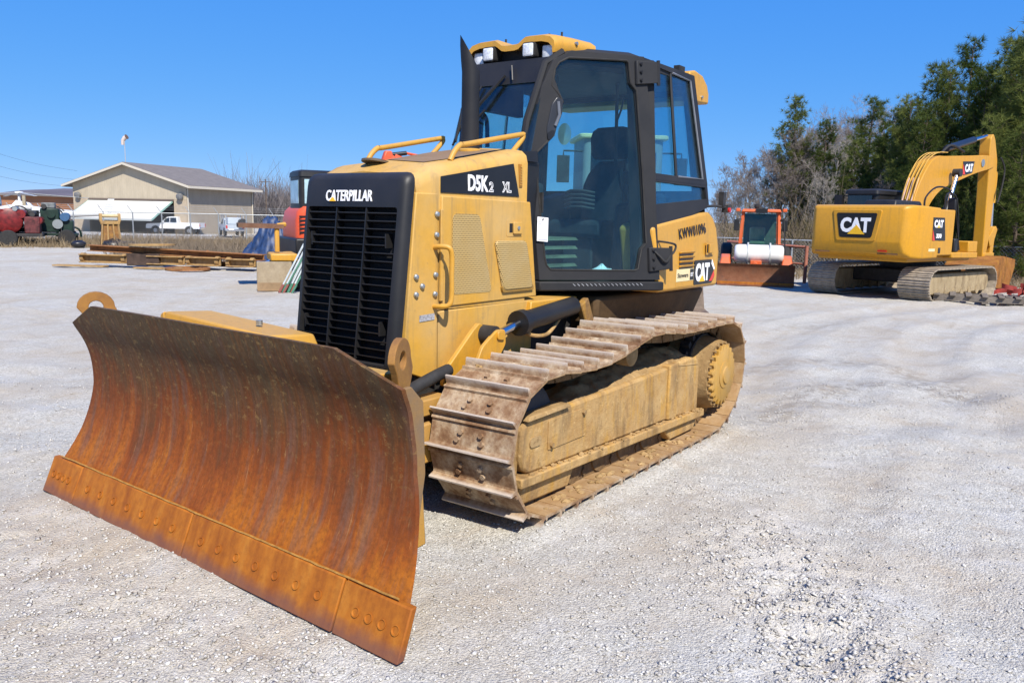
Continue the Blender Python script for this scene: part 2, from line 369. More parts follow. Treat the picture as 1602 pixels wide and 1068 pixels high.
def ground_h(x, y):
    ch = churn(x, y)
    near = smooth(.0, 1.4, np.hypot(np.maximum(np.abs(x)-1.6, 0), np.maximum(np.abs(y)-1.35, 0)))
    h = (fbm(x*.55, y*.55, 3)-.5)*.10+(fbm(x*2.3, y*2.3, 9)-.5)*.05
    h = h*(.25+.75*near)*.8 - .012
    h = h+(fbm(x*9, y*9, 21, 3)-.5)*.020 + rut(x, y)*near*.9
    h = h+ch*((fbm(x*5, y*5, 61, 3)-.42)*.060+(fbm(x*17, y*17, 66, 2)-.5)*.055)
    # soil pressed up along the tracks
    tk = smooth(1.25, 1.0, np.abs(x+.45)*.72)*(smooth(.45, .60, np.abs(y))*smooth(1.22, 1.10, np.abs(y)))
    h = h*(1-.6*tk)+.016*tk+.018*np.exp(-((np.abs(y)-1.17)/.04)**2)*smooth(1.3, 1.1, np.abs(x+.45)*.72)*fbm(x*8, y*8, 71)
    # gravel pushed up along the cutting edge
    bl = np.exp(-((x-2.34-.043*y)/.13)**2)*smooth(1.75, 1.35, np.abs(y))
    h = h+bl*.020*(fbm(x*6, y*6, 5)+.2)
    far = smooth(60, 140, np.hypot(x, y))
    return h*(1-far)+drop(x, y)
def axis_lines(lo, hi, step, far, g=1.035):
    c = list(np.arange(lo, hi+1e-6, step)); s_ = step; p = hi
    while p < far: s_ = min(s_*g, 80); p += s_; c.append(p)
    s_ = step; p = lo; pre = []
    while p > -far: s_ = min(s_*g, 80); p -= s_; pre.append(p)
    return np.array(pre[::-1]+c)
gx = axis_lines(-2.0, 3.8, .028, 1800, 1.031); gy = axis_lines(-1.7, 3.8, .028, 1800, 1.031)
XX, YY = np.meshgrid(gx, gy, indexing='ij'); ZZ = ground_h(XX, YY)
def grid_mesh(name, X, Y, Zc):
    n0, n1 = X.shape; co = np.stack([X, Y, Zc], -1).reshape(-1, 3)
    i = np.arange(n0-1)[:, None]*n1+np.arange(n1-1)[None, :]
    q = np.stack([i, i+n1, i+n1+1, i+1], -1).reshape(-1, 4)
    me = bpy.data.meshes.new(name); me.vertices.add(len(co)); me.vertices.foreach_set('co', co.astype('f').ravel())
    me.loops.add(q.size); me.loops.foreach_set('vertex_index', q.ravel().astype('i'))
    me.polygons.add(len(q)); me.polygons.foreach_set('loop_start', (np.arange(len(q))*4).astype('i'))
    me.update(calc_edges=True); me.polygons.foreach_set('use_smooth', [True]*len(q)); return me
def gravel_mat():
    t = NT('crushed_limestone'); g = t.n('TexCoord').outputs['Object']
    v1 = t.n('TexVoronoi', {'Vector': g, 'Scale': 84.0, 'Randomness': 1.0}); v2 = t.n('TexVoronoi', {'Vector': g, 'Scale': 210.0}); v3 = t.n('TexVoronoi', {'Vector': g, 'Scale': 24.0})
    chn = t.n('Attribute', attribute_name='churn').outputs['Fac']; mks = t.n('Attribute', attribute_name='marks').outputs['Fac']; lns = t.n('Attribute', attribute_name='lanes').outputs['Fac']
    n1 = t.noise(g, .55, 6, .6); n2 = t.noise(g, 5.5, 6, .65); n3 = t.noise(g, 160, 3, .6); n4 = t.noise(g, 1.6, 5, .62)
    s1 = t.n('SeparateColor', {0: v1.outputs['Color']}).outputs[0]; s2 = t.n('SeparateColor', {0: v2.outputs['Color']}).outputs[0]
    st = t.math('ADD', t.math('MULTIPLY', s1, .5), t.math('MULTIPLY', s2, .5))
    col = t.ramp(st, [(.12, (.245, .232, .200)), (.38, (.425, .404, .350)), (.65, (.535, .511, .448)), (.90, (.73, .706, .64))])
    dustf = t.ramp(t.math('ADD', t.math('MULTIPLY', n2, .5), t.math('MULTIPLY', n4, .5)), [(.40, .62), (.62, .10)])
    col = t.mix(t.math('MULTIPLY', dustf, .75), col, t.mix(n3, (.425, .403, .350), (.520, .495, .437)))
    col = t.mix(t.math('MULTIPLY', chn, .5), col, t.mix(n2, (.46, .42, .36), (.66, .635, .58)))
    col = t.mix(t.math('MULTIPLY', t.math('MULTIPLY', mks, t.ramp(t.noise(g, 6.5, 5, .7), [(.42, .05), (.60, 1)])), .70), col, (.20, .175, .14))
    col = t.mix(t.math('MULTIPLY', t.ramp(n1, [(.44, 0), (.66, 1)]), .50), col, (.425, .345, .245))
    pt_ = t.noise(g, 2.7, 6, .68, .4); col = t.mix(t.math('MULTIPLY', t.ramp(pt_, [(.53, 0), (.66, 1)]), .42), col, (.40, .325, .235)); col = t.mix(t.math('MULTIPLY', t.ramp(pt_, [(.34, 1), (.46, 0)]), .35), col, (.56, .55, .53))
    col = t.mix(t.math('MULTIPLY', t.math('MULTIPLY', lns, t.ramp(t.noise(g, 1.9, 6, .7), [(.36, .15), (.62, 1)])), .5), col, (.43, .365, .278))
    str_ = t.noise(t.coord('Object', (.5, 2.6, 1), (0, 0, .5)), .9, 6, .65, .6)
    col = t.mix(t.math('MULTIPLY', t.ramp(str_, [(.56, 0), (.70, 1)]), .34), col, (.27, .21, .145))
    bits = t.noise(g, 21, 7, .75)
    col = t.mix(t.math('MULTIPLY', t.ramp(bits, [(.665, 0), (.69, 1)]), .7), col, (.13, .092, .062))
    # beyond the yard: dead winter grass
    xy = t.n('SeparateXYZ', {0: g}); d = t.math('ADD', t.math('MULTIPLY', t.math('SUBTRACT', xy.outputs[0], 4.4), math.cos(R(240))), t.math('MULTIPLY', t.math('SUBTRACT', xy.outputs[1], 3.4), math.sin(R(240))))
    edge = t.math('ADD', d, t.math('MULTIPLY', n1, 6.0))
    f1 = t.ramp(t.math('MULTIPLY', edge, .01), [(.405, 0), (.43, 1)]); f2 = t.ramp(t.math('MULTIPLY', d, .01), [(.66, 1), (.70, 0)])
    grass = t.mix(n2, (.17, .125, .072), (.27, .21, .13))
    col = t.mix(t.math('MULTIPLY', f1, f2), col, grass)
    col = t.mix(t.ramp(t.math('MULTIPLY', d, .001), [(.135, 0), (.17, 1)]), col, t.mix(n1, (.12, .11, .055), (.20, .165, .09)))
    h = t.math('ADD', t.math('MULTIPLY', v1.outputs['Distance'], -1.1), t.math('ADD', t.math('MULTIPLY', v2.outputs['Distance'], -.6), t.math('ADD', t.math('MULTIPLY', n2, .5), t.math('MULTIPLY', v3.outputs['Distance'], -.5))))
    return t.princ(Base_Color=col, Roughness=.92, Specular_IOR_Level=.12, Normal=t.bump(h, .6, .016))
GRAVEL = gravel_mat()
gme = grid_mesh('ground', XX, YY, ZZ)
LANES = [[(-1.0,-11.0),(-2.0,-12.07),(-4.9,-14.37),(-7.95,-14.64),(-12,-14)],[(.8,-6.3),(-.11,-7.58),(-2.14,-9.94),(-5.31,-12.59),(-9,-15)],[(0,-6.4),(-2.14,-8.25),(-5.01,-11.0),(-7.71,-12.81)],[(-14.5,-3.4),(-12.65,-2.5),(-11.52,-.42),(-6.88,1.72),(-4.29,2.94),(-1,4.2)],[(2.6,.9),(.91,1.69),(-.12,1.98),(-1.45,2.48),(-2.43,3.07),(-5,4.6)],[(2.4,-2.9),(1.51,-3.74),(.85,-4.54),(-.14,-5.52),(-3,-8)],[(3.4,-.6),(2.9,-1.8),(2.3,-3.3)],[(-9.5,-2.0),(-7.2,-.4),(-3.2,.9)]]
lanes = np.clip(sum(near_line(XX, YY, L, .24) for L in LANES), 0, 1)
for nm_, arr in (('churn', churn(XX, YY)), ('marks', marks(XX, YY)), ('lanes', lanes)): gme.attributes.new(nm_, 'FLOAT', 'POINT').data.foreach_set('value', arr.astype('f').ravel())
gnd = obj('ground', gme, GRAVEL, ang=0, kind='structure')

# loose stones: thousands of little angular rocks lying on the near ground
def stone_field(name, n, rmin, rmax, smin, smax, mat, cen=(4.417, 3.386), half=42, seed=5, clump=True, floorz=0):
    g = np.random.default_rng(seed); pts = np.zeros((0, 2))
    while len(pts) < n:
        k = n*2; rr = np.sqrt(g.uniform(rmin**2, rmax**2, k)*1.0); w = g.uniform(0, 1, k)
        rr = rmin+(rmax-rmin)*w**1.35
        a = YAW+g.uniform(-1, 1, k)*R(half); x = cen[0]+rr*np.cos(a); y = cen[1]+rr*np.sin(a)
        keep = np.ones(k, bool)
        if clump: keep = g.uniform(0, 1, k) < .10+1.1*np.clip(fbm(x*1.1, y*1.1, 40)-.42, 0, 1)+.45*churn(x, y)
        # heaps beside the cutting edge and the spread in front of the tracks
        pts = np.concatenate([pts, np.stack([x, y], 1)[keep]])
    pts = pts[:n]
    base = np.array([(1,0,0),(-.2,.95,.1),(-.9,.1,0),(.1,-1,-.1),(.1,.05,.75),(-.1,.1,-.6),(.6,.6,.45),(-.6,-.55,.4)])
    faces = []
    import itertools
    bm_ = bmesh.new(); [bm_.verts.new(p) for p in base]; bmesh.ops.convex_hull(bm_, input=bm_.verts); bm_.verts.ensure_lookup_table(); bm_.verts.index_update()
    F = np.array([[v.index for v in f.verts] for f in bm_.faces if len(f.verts) == 3]); bm_.free()
    m = len(base); s_ = (smin+(smax-smin)*g.uniform(0, 1, n)**3.4)*(1+.35*churn(pts[:, 0], pts[:, 1]))
    an = g.uniform(0, 6.28, n); sc = s_[:, None]*np.stack([g.uniform(.7, 1.2, n), g.uniform(.5, 1, n), g.uniform(.4, .8, n)], 1)
    jit = 1+g.uniform(-.22, .22, (n, m, 3)); v = base[None]*jit*sc[:, None, :]
    tl = g.uniform(-.5, .5, n); c, s2 = np.cos(tl)[:, None], np.sin(tl)[:, None]
    y_, z_ = v[:, :, 1]*c-v[:, :, 2]*s2, v[:, :, 1]*s2+v[:, :, 2]*c; v[:, :, 1] = y_; v[:, :, 2] = z_
    c, s2 = np.cos(an)[:, None], np.sin(an)[:, None]; x_, y_ = v[:, :, 0]*c-v[:, :, 1]*s2, v[:, :, 0]*s2+v[:, :, 1]*c
    v[:, :, 0] = x_+pts[:, None, 0]; v[:, :, 1] = y_+pts[:, None, 1]; v[:, :, 2] += (ground_h(pts[:, 0], pts[:, 1])+s_*.22)[:, None]
    fc = (F[None]+(np.arange(n)*m)[:, None, None]).reshape(-1, 3)
    me = bpy.data.meshes.new(name); me.vertices.add(n*m); me.vertices.foreach_set('co', v.astype('f').ravel())
    me.loops.add(fc.size); me.loops.foreach_set('vertex_index', fc.ravel().astype('i')); me.polygons.add(len(fc)); me.polygons.foreach_set('loop_start', (np.arange(len(fc))*3).astype('i'))
    me.update(calc_edges=True)
    return obj(name, me, mat, ang=0, kind='stuff', label='loose pale crushed limestone gravel strewn over the yard')
def stone_mat():
    t = NT('limestone_chips'); g = t.n('TexCoord').outputs['Object']
    v = t.n('TexVoronoi', {'Vector': g, 'Scale': 55.0}); s = t.n('SeparateColor', {0: v.outputs['Color']}).outputs[0]
    col = t.ramp(s, [(.05, (.29, .27, .24)), (.4, (.42, .395, .355)), (.8, (.53, .505, .46)), (.97, (.64, .615, .565))])
    return t.princ(Base_Color=col, Roughness=.9, Specular_IOR_Level=.12)
STONE = stone_mat()
gs = stone_field('gravel', 60000, 1.6, 9.5, .0025, .013, STONE)
gs['category'] = 'gravel'

# the concrete apron in front of the hangar
ap = MB()
ap.add([(-47.5,-108,-1.26),(-40,-84,-1.26),(-52,-76,-1.26),(-57,-84,-1.26)], [(0,1,2,3)])
CONC = plain('concrete', (.40, .385, .355), .85, var=.12, scale=.6, bump=.1)
ap.build('apron', CONC, kind='structure', ang=0)
# low wooded hill on the horizon
hv, hf = [], []
for i in range(90):
    a = R(222+i*.75); d = 640; h = 3.0+8.5*math.exp(-((i-29)/7)**2)+2.0*vnoise(np.array([i*.21]), np.array([3.3]), 4)[0]+1.2*vnoise(np.array([i*.9]), np.array([1.3]), 8)[0]
    for (dd, hh) in ((d-120, -3), (d-60, h*.55), (d, h), (d+90, -3)): hv.append((4.4+dd*math.cos(a), 3.4+dd*math.sin(a), hh))
for i in range(89):
    for j in range(3): hf.append((i*4+j, i*4+j+1, i*4+j+5, i*4+j+4))
HILL = plain('winter_wood', (.115, .10, .115), .95, var=.3, scale=.03)
MB().add(hv, hf).build('hill', HILL, kind='structure', ang=60)

# ================================================================== BULLDOZER
DZ = thing('bulldozer', 'large yellow crawler bulldozer with rusty blade and dark enclosed cab', 'bulldozer')
def P(mb, name, mat, parent=DZ, **k): return mb.build(name, mat, parent, **k)

# ---------------------------------------------------------------- blade
TY = math.tan(R(2.45))
prof = [(2.205,.165),(2.150,.26),(2.103,.36),(2.064,.49),(2.047,.62),(2.053,.75),(2.083,.87),(2.137,.98),(2.185,1.105)]
def blade_pt(x, y, z): return (x-.0+TY*y, y-.02, z)
def half_w(z):
    pts = [(.165,1.418),(.36,1.362),(.62,1.304),(.80,1.300),(.98,1.325),(1.105,.985)]
    for (a, wa), (b, wb) in zip(pts, pts[1:]):
        if z <= b: t = max(0, (z-a)/(b-a)); return wa+(wb-wa)*t
    return pts[-1][1]
pp = smooth_path([(x, 0, z) for x, z in prof], 4); NX = 40
bv = []; bf = []
for off in (0, -.022):
    for k, p in enumerate(pp):
        w = half_w(p.z)
        for i in range(NX+1):
            y = -w+2*w*i/NX
            bow = .0035*math.sin(y*2.1+p.z*3)+.003*math.sin(y*5.3+1)
            bv.append(blade_pt(p.x+off+bow, y, p.z))
n1 = NX+1; K = len(pp); o2 = n1*K
for k in range(K-1):
    for i in range(NX):
        a = k*n1+i; bf.append((a, a+1, a+n1+1, a+n1)); b = a+o2; bf.append((b+n1, b+n1+1, b+1, b))
for k in range(K-1):
    for i in (0, NX): a = k*n1+i; bf.append((a, a+n1, a+n1+o2, a+o2))
for i in range(NX):
    for k in (0, K-1): a = k*n1+i; bf.append((a, a+o2, a+1+o2, a+1))
mold = P(MB().add(bv, bf), 'blade', BLADE, label='tall curved rust-brown blade with worn streaks', ang=50)
# cutting edge: four bolted sections along the bottom, proud of the moldboard
def edge_piece(y0, y1, ztop0, ztop1, zb=0.0, drop0=0, drop1=0):
    m = MB(); secs = []
    for y, zt in ((y0, ztop0), (y1, ztop1)):
        # front face plane passes (2.300, 0) .. (2.213, .185)
        xt = 2.300-.087/.185*zt
        secs.append([blade_pt(2.302, y, zb), blade_pt(xt+.012, y, zt), blade_pt(xt-.020, y, zt), blade_pt(2.262, y, zb)])
    return m.loft(secs)
eb = [(-1.465,-1.115),(-1.108,-.004),(.004,1.088),(1.095,1.465)]
for q, (a, b) in enumerate(eb):
    zt = .196 if q in (1, 2) else .190
    o = edge_piece(a, b, zt, zt).build('end_bit' if q in (0, 3) else 'cutting_edge', EDGE, mold, bevel=.006)
    ys = np.linspace(a+.09, b-.06, 4)*1.0 if q in (0, 3) else np.linspace(a+.12, b-.12, 7)
    if q == 0: ys = np.linspace(a+.07, a+.25, 4)
    if q == 3: ys = np.linspace(b-.27, b-.05, 4)
    for y in ys:
        zz = .105; x = 2.300-.087/.185*zz+.011
        c = Vector(blade_pt(x, y, zz)); ax = Vector((.905, 0, .425))
        MB().lathe([(.021, -.010), (.021, .0015), (.017, .002), (.014, -.004), (.004, -.004)], c, ax, n=14).build('plow_bolt', EDGE, mold)
# weld bead above the edge
wb = MB(); pts = [blade_pt(2.212+.004*random.random(), y, .200+.003*random.random()) for y in np.linspace(-1.39, 1.39, 60)]
wb.tube(pts, .0045, 6); wb.build('weld_bead', plain('weld_ochre', (.34, .17, .035), .7, var=.3, scale=30), mold)
# end plates and lifting eyes on both blade ends
for s in (-1, 1):
    m = MB(); sec = [(2.19,.17),(2.10,.35),(2.045,.55),(2.045,.72),(2.08,.87),(2.13,.965),(2.06,.97),(1.99,.90),(1.975,.60),(2.02,.36),(2.10,.16)]
    y0 = s*1.255; y1 = s*1.278
    m.loft([[blade_pt(x-.028, y0, z) for x, z in sec], [blade_pt(x-.028, y1, z) for x, z in sec]])
    m.build('end_plate', paint('end_plate_steel', (.30,.155,.035), (.16,.115,.075), .85, .6, scale=7, bump=.3), mold, bevel=.004)
    # eye: rounded plate with a hole
    m = MB(); cx, cz, ro, ri = (2.045, 1.070, .088, .038); n = 20
    out = []; inn = []
    for k in range(n):
        t = 2*math.pi*k/n; ox, oz = cx+ro*math.cos(t)*1.12, cz+ro*math.sin(t)
        if math.sin(t) < -.05: oz = cz-.15*abs(math.sin(t)); ox = cx-.030+ro*math.cos(t)*1.1
        out.append((ox, oz)); inn.append((cx+ri*math.cos(t), cz+ri*.95*math.sin(t)))
    ya, yb = s*1.225-.014, s*1.225+.014
    secs = [[blade_pt(x, ya, z) for x, z in out], [blade_pt(x, yb, z) for x, z in out], [blade_pt(x, yb, z) for x, z in inn], [blade_pt(x, ya, z) for x, z in inn]]
    m.loft(secs+[secs[0]], caps=False); pv = Vector(blade_pt(cx, s*1.225, cz)); m.xf(Matrix.Translation(pv) @ Matrix.Rotation(R(s*24),4,'Z') @ Matrix.Translation(-pv))
    m.build('lifting_eye', paint('eye_rust_yellow', (.36,.17,.028), (.13,.06,.03), .8, .6, scale=9, bump=.3), mold, bevel=.004)
# box structure behind the blade
m = MB(); sec = [(2.02,.80),(2.075,.90),(2.118,1.015),(1.985,1.005),(1.965,.94),(1.965,.80)]
m.loft([[blade_pt(x, -1.20, z) for x, z in sec], [blade_pt(x, 1.16, z) for x, z in sec]]); m.build('top_beam', YEL, mold, bevel=.006)
m = MB(); sec = [(2.06,.20),(2.02,.46),(1.82,.46),(1.80,.22)]
m.loft([[blade_pt(x, -1.15, z) for x, z in sec], [blade_pt(x, 1.15, z) for x, z in sec]]); m.build('bottom_beam', YWORN, mold, bevel=.008)
for y in (-.75, -.3, .3, .75):
    m = MB(); sec = [(2.02,.44),(2.02,.82),(1.76,.82),(1.72,.62),(1.76,.44)]; m.loft([[blade_pt(x, y-.02, z) for x, z in sec], [blade_pt(x, y+.02, z) for x, z in sec]]); m.build('rib', YWORN, mold)
m = MB(); m.hexa([(1.42,-.98,.86),(1.80,-.98,.88),(1.80,.02,.86),(1.42,.02,.84),(1.46,-.93,1.035),(1.76,-.93,1.055),(1.76,-.02,1.005),(1.46,-.02,.985)]); m.build('pivot_cover', YEL, mold, bevel=.012)
m = MB(); m.hexa([(1.40,-1.10,.84),(1.74,-1.10,.86),(1.74,-.985,.88),(1.40,-.985,.86),(1.46,-1.04,1.00),(1.72,-1.04,1.03),(1.74,-.985,1.045),(1.44,-.985,1.03)]); m.build('pivot_cover_end', YEL, mold, bevel=.006)
m = MB(); m.cyl((1.60,-.30,1.02),(1.60,-.30,1.045),.018,8); m.build('cover_bolt', BOLT, mold)
# push frame
m = MB()
for s in (-1, 1):
    m.loft([[(1.75,s*.20+a,.36+b) for a,b in ((-.09,-.11),(.09,-.11),(.09,.11),(-.09,.11))], [(1.45,s*.40+a,.40+b) for a,b in ((-.09,-.11),(.09,-.11),(.09,.11),(-.09,.11))], [(1.28,s*.50+a,.42+b) for a,b in ((-.08,-.11),(.055,-.11),(.055,.11),(-.08,.11))], [(.2,s*.49+a,.46+b) for a,b in ((-.06,-.10),(.06,-.10),(.06,.10),(-.06,.10))]])
m.cyl((1.72,0,.20),(1.72,0,.80),.15); m.bx(1.5,1.8,-.24,.24,.26,.50)
P(m, 'push_frame', YWORN, bevel=.01)
for s in (-1, 1):
    m = MB(); m.cyl((1.20,s*.47,.63),(1.60,s*.62,.60),.052); P(m, 'angle_cylinder', BLACK)
    m = MB(); m.cyl((1.56,s*.605,.60),(1.88,s*.74,.585),.026); P(m, 'angle_cylinder_rod', CHROME)

# ---------------------------------------------------------------- tracks
outer = [(.90,.052),(-.28,.050),(-1.42,.050),(-1.66,.085),(-1.86,.185),(-1.985,.33),(-2.030,.475),(-2.000,.66),(-1.90,.80),(-1.74,.865),(-1.35,.872),(-.90,.872),(-.64,.896),(-.44,.912),(-.26,.900),(-.06,.850),(.20,.805),(.47,.795),(.70,.815),(.86,.815),(1.02,.760),(1.13,.66),(1.195,.50),(1.185,.34),(1.11,.18),(1.01,.09)]
op = smooth_path([(x,0,z) for x, z in outer+[outer[0]]], 10)
cum = [0]
for a, b in zip(op, op[1:]): cum.append(cum[-1]+(b-a).length)
NSH = int(round(cum[-1]/.1755)); PITCHL = cum[-1]/NSH
def on_path(s_):
    s_ = s_ % cum[-1]
    lo = np.searchsorted(cum, s_)-1; lo = max(0, min(lo, len(op)-2)); t = (s_-cum[lo])/(cum[lo+1]-cum[lo]); return op[lo].lerp(op[lo+1], t)
def shoe_mesh():
    L = PITCHL; m = MB()
    sec = [(-L*.50,-.002),(-L*.44,.004),(-L*.30,.004),(L*.30,.006),(L*.36,.010),(L*.395,.049),(L*.405,.052),(L*.455,.052),(L*.465,.047),(L*.50,.010),(L*.54,.002),(L*.54,-.009),(L*.30,-.010),(-L*.50,-.014)]
    sec2 = [(-L*.50,-.002),(-L*.44,.016),(-L*.38,.019),(-L*.33,.006)]+sec[3:]
    m.prism([(x,z) for x,z in sec2], 'y', -.27, .27)
    for bx_, by_ in ((-.018,-.065),(.024,-.085),(-.018,.065),(.024,.075)):
        m.cyl((bx_,by_,.003),(bx_,by_,.021),.0155,6)
    me = m.mesh('track_shoe'); me.materials.append(SHOE); me.polygons.foreach_set('use_smooth', [False]*len(me.polygons)); return me
shoe_me = shoe_mesh()
def chain_mb():
    m = MB()
    for i in range(NSH):
        a = on_path(i*PITCHL); b = on_path((i+1)*PITCHL); d = (b-a).normalized(); nrm = Vector((-d.z,0,d.x))
        c = (a+b)/2
        inn = -nrm if (c+nrm*.01-Vector((-.4,0,.45))).length > (c-Vector((-.4,0,.45))).length else nrm
        mm = Matrix((d, Vector((0,1,0)), d.cross(Vector((0,1,0))))).transposed()
        for y in (.848-.075, .848+.075):
            m.box(c+inn*.050+Vector((0,y,0)), (PITCHL*.93,.034,.085), mm)
        m.cyl(a+inn*.055+Vector((0,.75,0)), a+inn*.055+Vector((0,.95,0)), .022, 8)
    return m
tr = P(chain_mb(), 'track', caked('chain_mud', (.14,.085,.04), (.27,.17,.08), (.07,.05,.035), .5), bevel=0)
def make_shoes(parent):
    for i in range(NSH):
        a = on_path((i+.08)*PITCHL); b = on_path((i+1.08)*PITCHL); d = (b-a).normalized(); c = (a+b)/2
        out_ = Vector((-d.z,0,d.x))
        if out_.dot(c-Vector((-.4,0,.45))) < 0: out_ = -out_
        m4 = Matrix((d, out_.cross(d), out_)).transposed().to_4x4(); m4.translation = c+Vector((0,.848,0))
        share('track_shoe', shoe_me, parent, m4)
make_shoes(tr)
# roller frame, guards and wheels of the near side
fr = MB()
fr.prism([(.93,.30),(.955,.36),(.94,.53),(.90,.565),(.20,.585),(-.55,.605),(-.84,.615),(-.84,.235),(.88,.265)], 'y', .72, 1.00)
TF = P(fr, 'track_frame', CAKED, bevel=.018, label='mud-caked yellow track roller frame')
def sub(mb, name, mat=CAKED, **k): return mb.build(name, mat, TF, **k)
m = MB(); m.prism([(-.835,.24),(-.835,.630),(-.98,.640),(-.98,.225)], 'y', .71, 1.015); sub(m, 'frame_band', bevel=.012)
m = MB(); m.prism([(-.985,.225),(-.985,.625),(-1.22,.640),(-1.36,.615),(-1.40,.56),(-1.40,.20)], 'y', .72, .995); sub(m, 'frame_rear', bevel=.02)
m = MB(); m.hexa([(.99,.80,.215),(-1.44,.80,.165),(-1.44,1.035,.165),(.99,1.035,.215),(.99,.80,.270),(-1.44,.80,.220),(-1.44,1.035,.220),(.99,1.035,.270)]); sub(m, 'guard_rail', bevel=.008)
m = MB(); m.hexa([(.93,.78,.10),(.44,.78,.085),(.44,.985,.085),(.93,.985,.10),(.98,.78,.215),(.40,.78,.205),(.40,1.0,.205),(.98,1.0,.215)]); sub(m, 'roller_guard', bevel=.012)
m = MB(); m.hexa([(-.92,.78,.075),(-1.33,.78,.075),(-1.33,1.0,.075),(-.92,1.0,.075),(-.80,.78,.18),(-1.40,.78,.17),(-1.40,1.0,.17),(-.80,1.0,.18)]); sub(m, 'roller_guard', bevel=.012)
m = MB(); m.prism([(.955,.27),(1.00,.30),(1.00,.40),(.975,.42),(.975,.50),(.94,.53),(.94,.27)], 'y', .76, .97); sub(m, 'recoil_bracket', bevel=.008)
m = MB(); m.prism(round_poly([(.70,.36),(.30,.365),(.30,.535),(.70,.53)], .012), 'y', 1.0, 1.006); sub(m, 'inspection_cover', bevel=.002)
for x, z in ((.67,.385),(.33,.51)):
    m = MB(); m.cyl((x,1.004,z),(x,1.022,z),.016,6); sub(m, 'bolt', MUD)
m = MB(); m.prism(round_poly([(.88,.41),(.77,.41),(.77,.465),(.88,.465)], .025, 5), 'y', 1.0, 1.008); sub(m, 'slot_cover', MUD)
m = MB(); m.hexa([(.93,.80,.565),(.50,.80,.575),(.50,1.03,.575),(.93,1.03,.565),(.90,.80,.59),(.52,.80,.60),(.52,1.02,.60),(.90,1.02,.59)]); sub(m, 'step_plate', MUD, bevel=.008)
# mud heaped on top of the frame
def mud_heap(name, xs, y0, y1, hfun, parent, mat=MUD, seed=1):
    nx, ny = 70, 16; g = np.random.default_rng(seed)
    X, Y = np.meshgrid(np.linspace(*xs, nx), np.linspace(y0, y1, ny), indexing='ij')
    base = hfun(X, Y); Zh = base+(fbm(X*14, Y*14, seed, 4)-.45)*.055+(fbm(X*45, Y*45, seed+3, 2)-.5)*.02
    e = smooth(0, .035, Y-y0)*smooth(0, .03, y1-Y)*smooth(0, .06, X-xs[0])*smooth(0, .06, xs[1]-X)
    me = grid_mesh(name, X, Y, base-.03+(Zh-base+.03)*e); return obj(name, me, mat, parent, ang=0)
mud_heap('mud', (-1.36, .88), .70, 1.0, lambda X, Y: np.interp(X, [-1.36,-.98,-.9,-.84,.2,.9], [.60,.635,.635,.60,.585,.560])+.07*smooth(.99,.80,Y)*smooth(.7,-.3,X), TF)
rmb = MB().lathe([(.06,-.11),(.098,-.105),(.098,-.07),(.075,-.06),(.075,.06),(.098,.07),(.098,.105),(.06,.11)], (0,0,0), (0,1,0), 20).mesh('track_roller'); rmb.materials.append(caked('roller_mud_shade', (.15,.09,.042), (.30,.195,.095), (.10,.07,.045), .5))  # dried mud darkened: shade of the gap under the guard put into colour
for i in range(7): share('track_roller', rmb, TF, Matrix.Translation((.66-.325*i, .848, .165)))
m = MB(); m.lathe([(.05,-.09),(.075,-.085),(.075,-.03),(.06,-.02),(.06,.03),(.082,.04),(.082,.14),(.05,.15)], (-.33,.83,.770), (0,1,0), 22); m.bx(-.37,-.29,.70,.80,.56,.78); sub(m, 'carrier_roller', MUD)
m = MB(); m.lathe([(.08,-.10),(.30,-.08),(.335,-.05),(.335,.05),(.30,.08),(.08,.10)], (.82,.848,.43), (0,1,0), 36); sub(m, 'idler', DARK)
m = MB(); m.lathe([(.06,-.05),(.30,-.05),(.30,.05),(.06,.05)], (-1.68,.848,.455), (0,1,0), 36)
for k in range(23):
    t = 2*math.pi*k/23; c = Vector((-1.68+.31*math.cos(t), .848, .455+.31*math.sin(t))); m.box(c, (.06,.07,.045), Matrix.Rotation(-t, 3, 'Y'))
sub(m, 'sprocket', DARK)
HUBC = (-1.695, .70, .452)
m = MB(); m.lathe([(.20,-.1),(.305,.0),(.300,.16),(.275,.28),(.262,.34)], HUBC, (0,1,0), 40); FD = sub(m, 'final_drive', MUD)
m = MB(); prof_ = []
nn = 22*4
def ring_sec(h, rr, notch):
    r_ = []
    for k in range(nn):
        t = 2*math.pi*k/nn; ph = k % 4; r_.append((HUBC[0]+(rr-(notch if ph in (0,1) else 0))*math.cos(t), HUBC[1]+h, HUBC[2]+(rr-(notch if ph in (0,1) else 0))*math.sin(t)))
    return r_
m.loft([ring_sec(.34,.236,.028), ring_sec(.372,.236,.028), ring_sec(.380,.205,.004)], caps=True)
m.lathe([(.105,.375),(.105,.386),(.07,.392),(.066,.402),(.03,.406)], HUBC, (0,1,0), 26)
sub(m, 'hub_cover', paint('hub_yellow', (.46,.245,.03), (.36,.245,.11), .7, .6, scale=8, up=.1))
hb = MB().cyl((0,0,0),(0,.026,0),.013,6).mesh('bolt'); hb.materials.append(MUD)
for k in range(22):
    t = 2*math.pi*(k+.19)/22; share('bolt', hb, TF, Matrix.Translation((HUBC[0]+.247*math.cos(t), HUBC[1]+.335, HUBC[2]+.247*math.sin(t))))
m = MB(); m.hexa([(-1.42,.74,.20),(-1.62,.74,.25),(-1.62,.90,.25),(-1.42,.95,.20),(-1.42,.74,.60),(-1.60,.74,.66),(-1.60,.90,.66),(-1.42,.95,.60)]); sub(m, 'frame_yoke', CAKED, bevel=.01)
gm_ = np.random.default_rng(44); m = MB()
